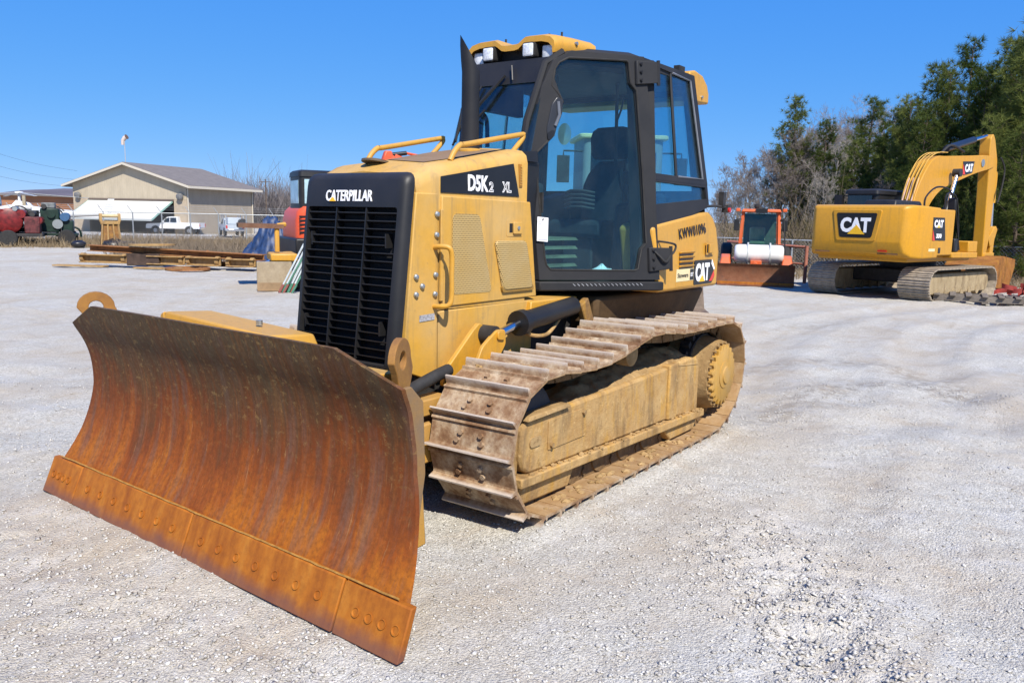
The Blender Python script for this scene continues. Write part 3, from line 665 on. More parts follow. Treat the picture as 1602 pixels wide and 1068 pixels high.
for k in range(150):
    if k < 60: c = (gm_.uniform(-1.4,.95), gm_.uniform(1.0,1.03), 0); zc = .270-.0206*(.99-c[0])+.004; r_ = gm_.uniform(.006,.018)
    elif k < 120: c = (gm_.uniform(-1.35,.80), gm_.uniform(.98,1.09), 0); zc = .060; r_ = gm_.uniform(.010,.030)
    else: c = (gm_.uniform(.05,.95), gm_.uniform(.65,1.08), 0); p_ = [q for q in op if abs(q.x-c[0]) < .04 and q.z > .6]; zc = (max(q.z for q in p_) if p_ else .8)+.004; r_ = gm_.uniform(.008,.022)
    n_ = 6; secs = []
    for a_ in range(4): th = math.pi*(a_+.15)/3.3; secs.append([(c[0]+r_*1.2*math.sin(th)*math.cos(2*math.pi*j/n_)*gm_.uniform(.7,1.3), c[1]+r_*math.sin(th)*math.sin(2*math.pi*j/n_)*gm_.uniform(.7,1.3), zc-r_*.7*math.cos(th)) for j in range(n_)])
    m.loft(secs)
o_ = sub(m, 'mud_clods', MUD, ang=0); o_['kind'] = 'stuff'
# the far side: mirror copies
for root in (tr, TF):
    c = copy_tree(root, DZ); c.scale = (1,-1,1)

# ---------------------------------------------------------------- main frame and belly
m = MB(); m.bx(-1.75,1.10,-.375,.375,.40,.98); P(m, 'main_frame', DARK, bevel=.02)
m = MB(); m.hexa([(-1.95,-.56,.55),(-.55,-.56,.75),(-.55,.56,.75),(-1.95,.56,.55),(-1.95,-.78,1.10),(-.50,-.60,1.10),(-.50,.60,1.10),(-1.95,.78,1.10)]); P(m, 'rear_housing', plain('brown_frame', (.085,.048,.018), .75, var=.4, scale=5, bump=.3), bevel=.03)

# ---------------------------------------------------------------- hood
hs = [(1.115,.396,1.840),(.97,.411,1.905),(.60,.432,1.962),(.17,.456,2.040)]   # x, half width, top height
m = MB(); secs = []
for x, w, zt in hs:
    c = .085
    secs.append([(x,-w,1.11),(x,w,1.11),(x,w,zt-c),(x,w-.012,zt-c*.45),(x,w-.045,zt-c*.12),(x,w-.10,zt),(x,0,zt+.022),(x,-w+.10,zt),(x,-w+.045,zt-c*.12),(x,-w+.012,zt-c*.45),(x,-w,zt-c)])
m.loft(secs); HOOD = P(m, 'hood', YEL2, bevel=0, ang=45)
def hside(x): return .405+(1.1-x)*.055           # hood side plane
def hs_prism(poly, d0, d1, name, mat, parent=HOOD, **k):
    m = MB(); m.loft([[(x, hside(x)+d0, z) for x, z in poly], [(x, hside(x)+d1, z) for x, z in poly]]); return m.build(name, mat, parent, **k)
# front corner panel and lower panel
for s in (-1, 1):
    m = MB(); sec = [(1.22,.80),(1.17,1.30),(1.125,1.745),(.957,1.745),(.955,.70)]
    m.loft([[(x, s*(hside(x)-.03), z) for x, z in sec], [(x, s*(hside(x)+.004), z) for x, z in sec]]); m.build('corner_panel', YEL2, HOOD, bevel=.006)
    m = MB(); sec = [(.945,.72),(.945,1.102),(.09,1.112),(.09,.80)]
    m.loft([[(x, s*(hside(x)-.20), z) for x, z in sec], [(x, s*(hside(x)+.002), z) for x, z in sec]]); m.build('lower_panel', YEL2, HOOD, bevel=.006)
    m = MB(); m.loft([[(x, s*(hside(x)-.02), z) for x, z in ((.935,1.125),(.935,1.735),(.145,1.722),(.06,1.135))], [(x, s*(hside(x)+.010), z) for x, z in ((.935,1.125),(.935,1.735),(.145,1.722),(.06,1.135))]]); m.build('engine_door', YEL2, HOOD, bevel=.006)
def perf_mat():
    t = NT('perforated_panel'); g = t.n('TexCoord').outputs['Object']; sx = t.n('SeparateXYZ', {0: g})
    def cell(v, off=0.0): return t.math('SUBTRACT', t.math('FRACT', t.math('ADD', t.math('MULTIPLY', v, 84.0), off)), .5)
    row = t.math('MULTIPLY', t.math('FLOOR', t.math('MULTIPLY', sx.outputs[2], 84.0)), .5)
    a = t.math('SUBTRACT', t.math('FRACT', t.math('ADD', t.math('MULTIPLY', sx.outputs[0], 84.0), row)), .5); b = cell(sx.outputs[2])
    r2 = t.math('SQRT', t.math('ADD', t.math('MULTIPLY', a, a), t.math('MULTIPLY', b, b)))
    hole = t.math('LESS_THAN', r2, .26); n = t.noise(g, 7, 5, .6)
    col = t.mix(hole, t.mix(n, (.42,.265,.07), (.45,.345,.17)), (.05,.034,.014))
    return t.princ(Base_Color=col, Roughness=.6, Specular_IOR_Level=.3)
PERF = perf_mat()
hs_prism(round_poly([(.850,1.190),(.505,1.188),(.625,1.640),(.850,1.640)], .035), .006, .013, 'mesh_screen', PERF)
pan = round_poly([(.410,1.185),(.115,1.187),(.195,1.488),(.495,1.488)], .035)
hs_prism(pan, .006, .030, 'mesh_screen', PERF, bevel=.012)
hs_prism(round_poly([(.415,1.178),(.110,1.18),(.118,1.215),(.425,1.215)], .012), .006, .026, 'screen_rim', paint('shadow_yellow', (.30,.16,.02), (.2,.14,.06), .6))  # rim strip in darkened yellow: shade below the screen put into colour
hs_prism(round_poly([(.375,1.512),(.222,1.510),(.222,1.612),(.375,1.612)], .012), .008, .0125, 'latch_plate', YEL2)
hs_prism([(.350,1.535),(.318,1.535),(.318,1.590),(.350,1.590)], .010, .0132, 'latch_recess_shade', BLACK)  # flat black strip: shade inside the latch recess put into colour
hs_prism(round_poly([(.320,1.527),(.240,1.527),(.240,1.598),(.320,1.598)], .008), .011, .026, 'latch', YEL2, bevel=.003)
m = MB(); m.cyl((.28,hside(.28)+.02,1.563),(.28,hside(.28)+.032,1.563),.012,10); m.build('latch_lock', BOLT, HOOD)
# hinges, bolts, grab handle
hs_prism([(.952,1.16),(.930,1.16),(.930,1.66),(.952,1.66)], .006, .022, 'hinge', YEL2, bevel=.003)
bo = MB().lathe([(.017,0),(.017,.006),(.012,.014),(.004,.016)], (0,0,0), (0,1,0), 12).mesh('bolt'); bo.materials.append(BOLT)
for x, z in ((.972,1.634),(.974,1.523),(.980,1.306),(.983,1.2),(1.082,1.248),(1.128,1.30),(1.128,1.205)):
    share('bolt', bo, HOOD, Matrix.Translation((x, hside(x)+.005, z)))
y0 = hside(.98)
m = MB(); m.tube(smooth_path([(.985,y0,1.455),(.985,y0+.05,1.462),(.965,y0+.092,1.455),(.952,y0+.10,1.41),(.952,y0+.10,1.30),(.952,y0+.10,1.19),(.965,y0+.092,1.145),(.985,y0+.05,1.135),(.985,y0,1.132)], 6), .0145, 10); m.build('grab_handle', YEL, HOOD)
hs_prism([(1.10,1.055),(.985,1.060),(.985,1.095),(1.10,1.090)], .006, .008, 'data_plate', plain('grey_label', (.30,.30,.31), .5, var=.5, scale=70))
# side decal with model lettering
dc = hs_prism([(.940,1.752),(.252,1.750),(.312,1.944),(.940,1.838)], .002, .0045, 'model_decal', DECALBK)
xd = (-1, .04, 0)
def hl(txt, x, z, h, w, **k): lettering(txt, (x, hside(x)+.005, z), xd, (0,0,1), h, w, WHITE, dc, **k)
hl('D5K', .722, 1.768, .092, .182, bold=.035)
hl('2', .538, 1.768, .060, .042, outline=.035)
hl('XL', .420, 1.770, .064, .092, outline=.035)
hs_prism([(.250,1.81),(.225,1.81),(.235,1.945),(.262,1.945)], .001, .006, 'side_vent', paint('vent_orange', (.42,.18,.018), (.3,.18,.07), .3))
for k in range(8): hs_prism([(.250-.003*k*0,1.818+.0155*k),(.226,1.818+.0155*k),(.227,1.823+.0155*k),(.252,1.823+.0155*k)], .006, .010, 'vent_fin', YEL2)
# top: rails, filler cap, grime patch
for s in (-1, 1):
    pts = [(.76,s*.33,1.935),(.72,s*.33,1.99),(.665,s*.33,2.030),(.60,s*.33,2.040),(.10,s*.33,2.135),(.05,s*.33,2.138),(.06,s*.33,2.11),(.155,s*.33,2.03)]
    m = MB(); m.tube(smooth_path(pts, 6), .0165, 10); m.build('hood_rail', YEL, HOOD)
m = MB(); m.lathe([(.085,0),(.085,.012),(.06,.018),(.01,.020)], (.99,-.02,1.912), (-.16,0,1), 24); m.build('filler_cap', plain('cap_bronze', (.11,.075,.04), .55, var=.3), HOOD)
m = MB(); tops = [(.93,1.911),(.60,1.962),(.24,2.027)]
for x, zc in tops: m.v += [(x,-.285,zc+.0065),(x,0,zc+.0262),(x,.285,zc+.0065)]
m.f = [(0,1,4,3),(1,2,5,4),(3,4,7,6),(4,5,8,7)]
m.build('hood_top_panel', paint('grimy_top', (.21,.115,.04), (.24,.17,.11), .7, .6, scale=5), HOOD, ang=0)
# ---------------------------------------------------------------- grille
def gx(z): return 1.205+(1.66-z)*.117
m = MB(); so = []; 
def ringsec(dx, w_, zt_, zb_, r):
    pts = round_poly([(-w_,zb_),(w_,zb_),(w_,zt_),(-w_,zt_)], r, 4); return [(gx(z)+dx, y, z) for y, z in pts]
secs = [ringsec(-.06,.401,1.852,.79,.06), ringsec(-.045,.399,1.850,.79,.06), ringsec(-.020,.390,1.838,.80,.055), ringsec(-.002,.370,1.81,.81,.05)]
inner_front = ringsec(0,.346,1.665,.83,.02); inner_back = ringsec(-.062,.338,1.655,.84,.02)
m.loft(secs+[inner_front, inner_back], caps=False); GR = P(m, 'grille_surround', BLACK, ang=40, label='black moulded radiator surround with maker name')
m = MB(); m.hexa([(gx(.80)-.085,-.36,.80),(gx(.80)-.062,-.36,.80),(gx(.80)-.062,.36,.80),(gx(.80)-.085,.36,.80),(gx(1.72)-.085,-.36,1.72),(gx(1.72)-.062,-.36,1.72),(gx(1.72)-.062,.36,1.72),(gx(1.72)-.085,.36,1.72)]); m.build('radiator_shade_panel', plain('radiator_shade_black', (.008,.008,.009), .9), GR)  # black panel behind the slats: shade inside the grille put into colour
for k in range(19):
    z = 1.634-.0425*k
    w0, w1 = -.343, .343
    if k in (3, 4): w0, w1 = -.30, .27
    if k in (14, 15): w0, w1 = -.305, .275
    m = MB(); x = gx(z)-.006; m.hexa([(x-.045,w0,z-.016),(x,w0,z-.003),(x,w1,z-.003),(x-.045,w1,z-.016),(x-.045,w0,z-.012),(x,w0,z+.003),(x,w1,z+.003),(x-.045,w1,z-.012)]); m.build('grille_slat', BLACK, GR)
for y in (-.115, .115):
    m = MB(); m.hexa([(gx(.845)-.07,y-.004,.845),(gx(.845)-.002,y-.004,.845),(gx(.845)-.002,y+.004,.845),(gx(.845)-.07,y+.004,.845),(gx(1.66)-.07,y-.004,1.66),(gx(1.66)-.002,y-.004,1.66),(gx(1.66)-.002,y+.004,1.66),(gx(1.66)-.07,y+.004,1.66)]); m.build('grille_divider', BLACK, GR)
for y, z in ((-.305,1.487),(.275,1.487),(-.31,1.02),(.28,1.02)):
    m = MB(); m.box((gx(z)-.03,y,z),(.05,.008,.075)); m.build('grille_bracket', BLACK, GR)
lx = lettering('CATERPILLAR', (gx(1.712)-.004+.006,-.205,1.712-.018), (0,1,0), (-.117,0,1), .062, .365, WHITE, GR, bold=.022, depth=.004)
tri = obj('logo_triangle', MB().prism([(0,0),(.052,0),(.026,.024)], 'z', 0, .003).mesh(), DECALYE, GR, ang=0); place_flat(tri, (gx(1.694)+.0055,-.172,1.6935), (0,1,0), (-.117,0,1))

# ---------------------------------------------------------------- lift cylinder by the hood
for s in (-1, 1):
    m = MB(); a = Vector((-.33,s*.52,1.050)); b = Vector((.36,s*.545,.992)); m.tube([a, a.lerp(b,.03), b.lerp(a,.10), b.lerp(a,.09), b], [.045,.062,.062,.078,.078], 20); P(m, 'lift_cylinder', BLACK, label='black hydraulic lift cylinder')
    m = MB(); m.cyl(b, (.62,s*.555,.940), .026, 14); P(m, 'lift_cylinder_rod', CHROME)
    m = MB(); m.prism(round_poly([(.86,.80),(.66,.80),(.575,.90),(.585,.985),(.66,.99),(.72,.955),(.80,.905)], .02), 'y', s*.59, s*.615); m.prism(round_poly([(1.02,.70),(.80,.72),(.64,.88),(.63,.99),(.70,1.025),(.76,.985),(.98,.80)], .02), 'y', s*.485, s*.515); P(m, 'lift_bracket', YEL, bevel=.005)
    m = MB(); m.cyl((.66,s*.49,.955),(.66,s*.60,.955),.055,18); P(m, 'lift_pin', DARK)
    m = MB(); m.prism(round_poly([(.675,.935),(.605,.925),(.61,.975),(.668,.985)], .02), 'y', s*.612, s*.628); P(m, 'pin_retainer', YEL, bevel=.003)
    m = MB(); m.tube(smooth_path([(.98,s*.52,.79),(1.08,s*.525,.775),(1.22,s*.51,.735),(1.33,s*.50,.70)], 4), .034, 12); P(m, 'hydraulic_hose', RUBBER)
    m = MB(); m.bx(1.02,1.32,s*.44,s*.56,.575,.665); P(m, 'hose_guard', YWORN, bevel=.008)
    m = MB(); m.tube(smooth_path([(-.18,s*.50,.97),(.05,s*.56,.90),(.24,s*.57,.91),(.33,s*.55,.95)], 5), .012, 8); P(m, 'hydraulic_line', CAKED)
    m = MB(); m.hexa([(.16,s*.36,1.02),(-.36,s*.36,1.02),(-.36,s*.50,1.02),(.16,s*.50,1.02),(.14,s*.36,1.12),(-.40,s*.36,1.115),(-.40,s*.50,1.105),(.14,s*.49,1.105)]); P(m, 'platform_bracket', YEL, bevel=.008)
    m = MB(); m.box((-.43,s*.55,.99),(.10,.05,.20),Matrix.Rotation(.5,3,'Y')); P(m, 'ripper_tread', caked('rusty_grip', (.17,.09,.04),(.30,.185,.08)), bevel=.01)

# ---------------------------------------------------------------- cab
def plane_y(A, B, C):
    A, B, C = Vector(A), Vector(B), Vector(C); n = (B-A).cross(C-A)
    return lambda x, z: A.y-(n.x*(x-A.x)+n.z*(z-A.z))/n.y
yD = plane_y((-.11,.36,1.165), (-.86,.88,1.155), (-.76,.70,2.72))       # door plane
yW = plane_y((-.86,.88,1.155), (-.76,.70,2.72), (-1.79,.82,1.77))     # rear side window plane
def ring_mesh(outer, inner, yf, d0, d1, n=140):
    """Plate with an opening: outlines in (x, z) on a plane y = yf(x, z), offset outward d0..d1."""
    oc = np.array(outer, float); ic = np.array(inner, float); c = ic.mean(0)
    angs = sorted(set([round(math.atan2(p[1]-c[1], p[0]-c[0]), 4) for p in list(oc)+list(ic)] + [round(-math.pi+2*math.pi*k/n, 4) for k in range(n)]))
    def hit(poly, a):
        d = np.array([math.cos(a), math.sin(a)]); best = None
        for i in range(len(poly)):
            p = poly[i]-c; q = poly[(i+1) % len(poly)]-c; e = q-p; den = d[0]*e[1]-d[1]*e[0]
            if abs(den) < 1e-12: continue
            t = (p[0]*e[1]-p[1]*e[0])/den; s_ = (p[0]*d[1]-p[1]*d[0])/den
            if t > 0 and -1e-6 <= s_ <= 1+1e-6 and (best is None or t < best): best = t
        return c+d*(best or 0)
    O = [hit(oc, a) for a in angs]; I = [hit(ic, a) for a in angs]
    def P3(p, d): return (p[0], yf(p[0], p[1])+d, p[1])
    m = MB(); secs = [[P3(p, d0) for p in O], [P3(p, d1) for p in O], [P3(p, d1) for p in I], [P3(p, d0) for p in I]]
    return m.loft(secs+[secs[0]], caps=False)
def pane(poly, yf, d, th=.006):
    m = MB(); return m.loft([[(x, yf(x, z)+d, z) for x, z in poly], [(x, yf(x, z)+d+th, z) for x, z in poly]])

m = MB()   # roof slab
rf = [(-.33,.33),(-.77,.69),(-1.64,.70),(-1.70,.62),(-1.70,-.62),(-1.64,-.70),(-.77,-.69),(-.33,-.33)]
m.loft([[(x, y*1.02, 2.655) for x, y in rf], [(x, y*1.02, 2.69) for x, y in rf], [(x, y*.985, 2.725) for x, y in rf], [(x*.98-.01, y*.90, 2.748) for x, y in rf]])
CAB = P(m, 'cab', CABGREY, ang=50, label='dark grey enclosed operator cab')
SIDE = []   # objects mirrored to the other side
def cs(mb, name, mat=CABGREY, mirror=True, **k):
    o = mb.build(name, mat, CAB, **k)
    if mirror: SIDE.append(o)
    return o
door_out = [(-.111,1.223),(-.091,1.629),(-.069,2.066),(-.160,2.463),(-.233,2.639),(-.341,2.708),(-.775,2.712),(-.821,2.233),(-.844,1.463),(-.852,1.219)]
door_in = [(-.321,2.661),(-.266,2.626),(-.242,2.586),(-.221,2.477),(-.261,2.422),(-.279,2.381),(-.22,2.159),(-.118,2.043),(-.11,2.001),(-.117,1.884),(-.147,1.376),(-.156,1.321),(-.18,1.289),(-.692,1.283),(-.715,1.293),(-.74,1.429),(-.771,1.47),(-.754,1.965),(-.726,2.487),(-.69,2.535),(-.68,2.663),(-.668,2.677)]
cs(ring_mesh(door_out, door_in, yD, -.020, .022), 'door', ang=30, bevel=.006)
cs(pane([(x*1.0, z) for x, z in door_in], yD, -.006), 'door_window', GLASS, ang=0)
# rubber bead round the door glass
def bead(poly, yf, d, r): 
    pts = [(x, yf(x, z)+d, z) for x, z in poly]; return MB().tube(pts+[pts[0]], r, 6)
cs(bead(door_in, yD, .020, .007), 'window_seal', RUBBER)
# A pillar strip, gap line, sill
m = MB(); m.tube([(-.062,yD(-.062,2.02)-.02,2.02),(-.100,yD(-.100,2.25)-.02,2.25),(-.215,yD(-.215,2.62)-.02,2.62),(-.32,yD(-.32,2.70)-.02,2.70)], .026, 8); cs(m, 'front_pillar')
m = MB(); m.hexa([(-.106,yD(-.106,1.16)-.30,1.150),(-.87,yD(-.87,1.16)-.30,1.145),(-.87,yD(-.87,1.16)+.030,1.145),(-.106,yD(-.106,1.16)+.030,1.150),(-.106,yD(-.106,1.16)-.30,1.212),(-.87,yD(-.87,1.16)-.30,1.206),(-.87,yD(-.87,1.16)+.030,1.206),(-.106,yD(-.106,1.16)+.030,1.212)]); cs(m, 'door_sill', bevel=.008)
gm = MB(); 
for k in range(17):
    x = -.30-.026*k; y = yD(x,1.16)+.0315; gm.bar((x,y,1.196),(x-.014,y+.010,1.182),.004,.004)
cs(gm, 'tread_strip', plain('worn_alu', (.5,.5,.5), .4, metal=.6), mirror=True)
# B pillar and hinge plates
m = MB(); m.loft([[(x, yD(x,z)+d, z) for x, d in ((-.765,-.10),(-.765,-.024),(-.865,-.012),(-.89,-.11))] for z in (1.16,2.70)]); cs(m, 'door_post')
for (x0, x1, z0, z1) in ((-.712,-.852,2.525,2.680),(-.772,-.915,1.276,1.441)):
    m = MB(); m.loft([[(x, yD(x, z)+.026, z) for x, z in ((x0,z0),(x1,z0+.02),(x1,z1),(x0,z1))], [(x, yD(x, z)+.044, z) for x, z in ((x0,z0),(x1,z0+.02),(x1,z1),(x0,z1))]]); cs(m, 'door_hinge', bevel=.004)
    m = MB()
    for k in range(3):
        z = z0+.03+(z1-z0-.05)*k/2; x = x0-.022; m.cyl((x,yD(x,z)+.044,z),(x,yD(x,z)+.056,z),.011,8)
    m.cyl((x1,yD(x1,z0)+.035,z0+.005),(x1,yD(x1,z1)+.035,z1+.012),.013,8); cs(m, 'hinge_bolt')
# recessed door handle with its grip
m = MB(); hp = [(-.242,2.408),(-.276,2.389),(-.268,2.30),(-.212,2.150),(-.180,2.142),(-.178,2.20),(-.212,2.36)]
cs(pane(round_poly(hp, .015), yD, .020, .010), 'handle_bezel', plain('satin_black', (.028,.029,.033), .3), bevel=.004)
m = MB(); m.tube([(-.243,yD(-.243,2.37)+.034,2.375),(-.243,yD(-.243,2.29)+.040,2.29),(-.222,yD(-.222,2.22)+.034,2.22)], .011, 8); cs(m, 'door_handle', plain('grip_grey', (.13,.14,.16), .35))
m = MB(); hp2 = [(-.205,2.195),(-.222,2.185),(-.198,2.130),(-.180,2.128),(-.176,2.17)]; cs(pane(round_poly(hp2,.01), yD, .029, .003), 'handle_recess', DECALBK)
m = MB(); m.bx(-.146,-.130,.345,.372,1.66,1.79); cs(m, 'door_latch', RUBBER)
# rear side window: fixed pane, sliding pane, trim and lower glass
w1 = [(-.90,2.690),(-1.229,2.686),(-1.238,1.954),(-.885,1.952)]; w2 = [(-1.252,2.678),(-1.559,2.665),(-1.694,1.947),(-1.256,1.945)]; w3 = [(-.87,1.895),(-1.745,1.886),(-1.760,1.800),(-.855,1.735)]
side_out = [(-.70,2.69),(-1.560,2.70),(-1.725,1.755),(-1.70,1.62),(-.72,1.62)]
cs(ring_mesh([(-.80,2.715),(-1.640,2.715),(-1.785,1.905),(-.86,1.908)], [(-.90,2.690),(-1.559,2.667),(-1.694,1.946),(-.885,1.951)], yW, -.03, .012, 60), 'window_frame', ang=30)
cs(ring_mesh([(-.80,1.908),(-1.785,1.905),(-1.800,1.74),(-.82,1.53)], w3, yW, -.03, .010, 50), 'lower_window_frame', ang=30)
cs(pane(w1, yW, -.012), 'side_window', GLASS, ang=0); cs(pane(w2, yW, -.004), 'side_window', GLASS, ang=0); cs(pane(w3, yW, -.012), 'lower_side_window', GLASS, ang=0)
m = MB(); m.tube([(-1.240,yW(-1.24,2.68),2.68),(-1.247,yW(-1.247,1.945),1.945)], .012, 6); cs(m, 'window_divider', BLACK)
tw = [(-1.252,2.678),(-1.559,2.665),(-1.694,1.947),(-1.256,1.945)]
m = MB(); pts = [(x, yW(x,z)+.012, z) for x, z in tw]; m.tube([pts[0],pts[1],pts[2],pts[3]], .008, 6); cs(m, 'window_trim', plain('grey_trim', (.16,.17,.19), .4))
m = MB(); m.bx(-1.38,-1.48,.67,.715,2.70,2.755); cs(m, 'roof_clip', RUBBER)
m = MB(); m.loft([[(-1.63,yW(-1.63,2.70)-.09,2.70),(-1.63,yW(-1.63,2.70)+.003,2.70),(-1.70,yW(-1.7,2.70)-.03,2.70),(-1.70,yW(-1.7,2.70)-.10,2.70)], [(-1.775,yW(-1.775,1.76)-.09,1.62),(-1.775,yW(-1.775,1.76)+.003,1.62),(-1.83,yW(-1.83,1.76)-.02,1.62),(-1.83,yW(-1.83,1.76)-.10,1.62)]]); cs(m, 'rear_pillar')
for o in SIDE:
    c = o.copy(); COL.objects.link(c); c.scale = (1,-1,1)
# front: windshield, header, wipers
WSB, WST = (-.035,.335,2.045), (-.215,.315,2.60)
m = MB(); m.hexa([(WSB[0]-.006,-WSB[1],WSB[2]),(WSB[0],-WSB[1],WSB[2]),(WSB[0],WSB[1],WSB[2]),(WSB[0]-.006,WSB[1],WSB[2]),(WST[0]-.006,-WST[1],WST[2]),(WST[0],-WST[1],WST[2]),(WST[0],WST[1],WST[2]),(WST[0]-.006,WST[1],WST[2])]); cs(m, 'windshield', GLASS, mirror=False, ang=0)
m = MB(); m.hexa([(-.09,-.36,1.98),(.19,-.36,1.98),(.19,.36,1.98),(-.09,.36,1.98),(-.09,-.35,2.052),(.16,-.35,2.030),(.16,.35,2.030),(-.09,.35,2.052)]); cs(m, 'cowl', BLACK, mirror=False)
m = MB(); m.bx(-.13,.16,-.34,.34,1.18,1.98); cs(m, 'firewall', BLACK, mirror=False)
m = MB(); m.hexa([(-.185,-.33,2.50),(-.175,-.33,2.50),(-.175,.33,2.50),(-.185,.33,2.50),(-.33,-.36,2.66),(-.23,-.33,2.66),(-.23,.33,2.66),(-.33,.36,2.66)]); cs(m, 'header', BLACK, mirror=False)
m = MB(); m.tube([(-.02,-.30,2.10),(-.10,-.24,2.33),(-.165,-.17,2.50)], .008, 6); m.tube([(.0,-.26,2.12),(-.10,-.27,2.40)], .010, 6); m.tube([(-.08,-.20,2.30),(-.06,-.13,2.27),(-.09,-.08,2.33)], .008, 6); cs(m, 'wiper', BLACK, mirror=False)
m = MB(); m.tube([(-.17,.02,2.56),(-.13,-.06,2.46),(-.07,-.17,2.32)], .013, 6); m.tube([(-.19,.06,2.62),(-.16,.09,2.52)], .006, 6); cs(m, 'wiper', BLACK, mirror=False)
m = MB(); m.tube(smooth_path([(-.42,-.40,2.36),(-.42,-.36,2.36),(-.41,-.31,2.30),(-.41,-.30,2.12)], 4), .016, 8); cs(m, 'grab_bar', INTER, mirror=False)
# visor with work lamps
top = [(.405,2.735),(.400,2.775),(.365,2.802),(.30,2.815),(.145,2.818),(.105,2.806),(.072,2.782),(.04,2.776)]
top = top+[(-y, z) for y, z in reversed(top)]
m = MB(); secs = []
for x, dz, sc in ((-.60,.0,1.14),(-.42,.004,1.02),(-.29,.002,.93),(-.245,-.012,.88)): secs.append([(x, y*sc if abs(y) > .12 else y, z+dz) for y, z in top]+[(x, (y*sc if abs(y) > .12 else y)*.96, z+dz-.036) for y, z in reversed(top)])
m.loft(secs); VIS = P(m, 'visor', YEL, ang=50)
m = MB(); m.bx(-.52,-.36,-.36,.36,2.66,2.76); m.build('lamp_housing', DECALBK, VIS)
for y, z, dx in ((.285,2.703,-.055),(.165,2.718,0),(-.165,2.718,0),(-.285,2.703,-.055)):
    m = MB(); m.loft([[(x+dx, y+a*w, z+b*w) for a, b in round_poly([(-1,-1),(1,-1),(1,1),(-1,1)], .35, 3)] for x, w in ((-.38,.030),(-.30,.044),(-.225,.048))]); L = m.build('work_lamp', RUBBER, VIS, ang=50)
    m = MB(); m.loft([[(x+dx, y+a*w, z+b*w) for a, b in round_poly([(-1,-1),(1,-1),(1,1),(-1,1)], .25, 3)] for x, w in ((-.235,.040),(-.221,.040),(-.216,.032))]); m.build('lamp_lens', LAMPGL, VIS, ang=30)
for y in (.20,.30,-.16,-.28): 
    m = MB(); m.cyl((-.42,y,2.82),(-.42,y,2.850),.008,6); m.build('visor_bolt', DARK, VIS)
m = MB(); m.cyl((-.42,.405,2.765),(-.42,.425,2.765),.012,8); m.build('visor_bolt', BOLT, VIS)
# air conditioner hump at the back
m = MB(); sec = [(-1.70,2.765),(-1.80,2.785),(-1.95,2.765),(-2.05,2.705),(-2.09,2.64),(-2.09,2.560),(-1.70,2.545)]; m.prism(sec, 'y', -.66, .66); P(m, 'air_conditioner', YEL, bevel=.015)
m = MB(); m.cyl((-1.94,.66,2.60),(-1.94,.672,2.60),.012,8); P(m, 'cover_bolt', BOLT)
# rear wall and window of the cab
m = MB(); m.bx(-1.80,-1.765,-.76,.76,1.60,1.86); m.bx(-1.72,-1.66,-.66,.66,2.58,2.71); cs(m, 'rear_wall', mirror=False)
m = MB(); m.hexa([(-1.785,-.72,1.86),(-1.779,-.72,1.86),(-1.779,.72,1.86),(-1.785,.72,1.86),(-1.695,-.64,2.59),(-1.689,-.64,2.59),(-1.689,.64,2.59),(-1.695,.64,2.59)]); cs(m, 'rear_window', GLASS, mirror=False, ang=0)
# interior
m = MB(); m.prism([(-.16,-.32),(-.85,-.80),(-1.74,-.78),(-1.74,.78),(-.85,.80),(-.16,.32)], 'z', 1.14, 1.195); cs(m, 'cab_floor', INTER, mirror=False)
m = MB(); m.prism([(-.40,-.30),(-.80,-.58),(-1.64,-.60),(-1.64,.60),(-.80,.58),(-.40,.30)], 'z', 2.615, 2.65); cs(m, 'headliner', INTER, mirror=False)
SO = Matrix.Translation((-.10,-.03,0)) @ Matrix.Translation((-1.3,.13,0)) @ Matrix.Rotation(R(-8),4,'Z') @ Matrix.Translation((1.3,-.13,0))
ST = P(MB().bx(-1.45,-.95,-.14,.40,1.48,1.62).xf(SO), 'seat', SEAT, bevel=.04, seg=3)
m = MB(); m.loft([[(x+.0, y, z) for x, y in ((-1.36+dx,-.12+i),(-1.36+dx,.38-i),(-1.48+dx,.36-i),(-1.48+dx,-.10+i))] for z, dx, i in ((1.58,.04,.0),(1.75,.02,-.02),(1.90,-.00,-.01),(1.99,-.01,.03),(2.06,-.03,.09),(2.09,-.04,.11))]); m.xf(SO).build('backrest', SEAT, ST, bevel=.03, seg=3)
m = MB(); m.loft([[(x, y, z) for x, y in round_poly([(-1.36,-.07+i),(-1.36,.33-i),(-1.47,.31-i),(-1.47,-.05+i)], .03, 3)] for z, i in ((2.10,.05),(2.14,.01),(2.27,.0),(2.32,.02),(2.345,.07))]); m.xf(SO).build('headrest', SEAT, ST, ang=60)
m = MB(); m.bx(-1.42,-1.0,-.02,.28,1.20,1.48); m.xf(SO).build('seat_base', INTER, ST, bevel=.02)
for k in range(5): m = MB(); m.tube([(-1.04,-.02,1.70+.03*k),(-.99,.06,1.715+.03*k),(-.99,.16,1.715+.03*k),(-1.04,.24,1.70+.03*k)], .012, 6); m.build('seat_bellows', INTER, ST)
for s, y in ((-1,-.36),(1,.50)):
    m = MB(); m.hexa([(-1.55,y-.09,1.20),(-.92,y-.06,1.20),(-.92,y+.06,1.20),(-1.55,y+.09,1.20),(-1.55,y-.09,1.84),(-.98,y-.06,1.74),(-.98,y+.06,1.74),(-1.55,y+.09,1.84)]); cs(m, 'console', INTER, mirror=False, bevel=.03)
    m = MB(); m.tube([(-1.04,y,1.74),(-1.02,y,1.82),(-1.03,y,1.90)], [.030,.020,.018], 10); m.lathe([(.018,0),(.030,.02),(.032,.06),(.022,.09),(.004,.10)], (-1.03,y,1.88), (0,0,1), 12); cs(m, 'joystick', INTER, mirror=False)
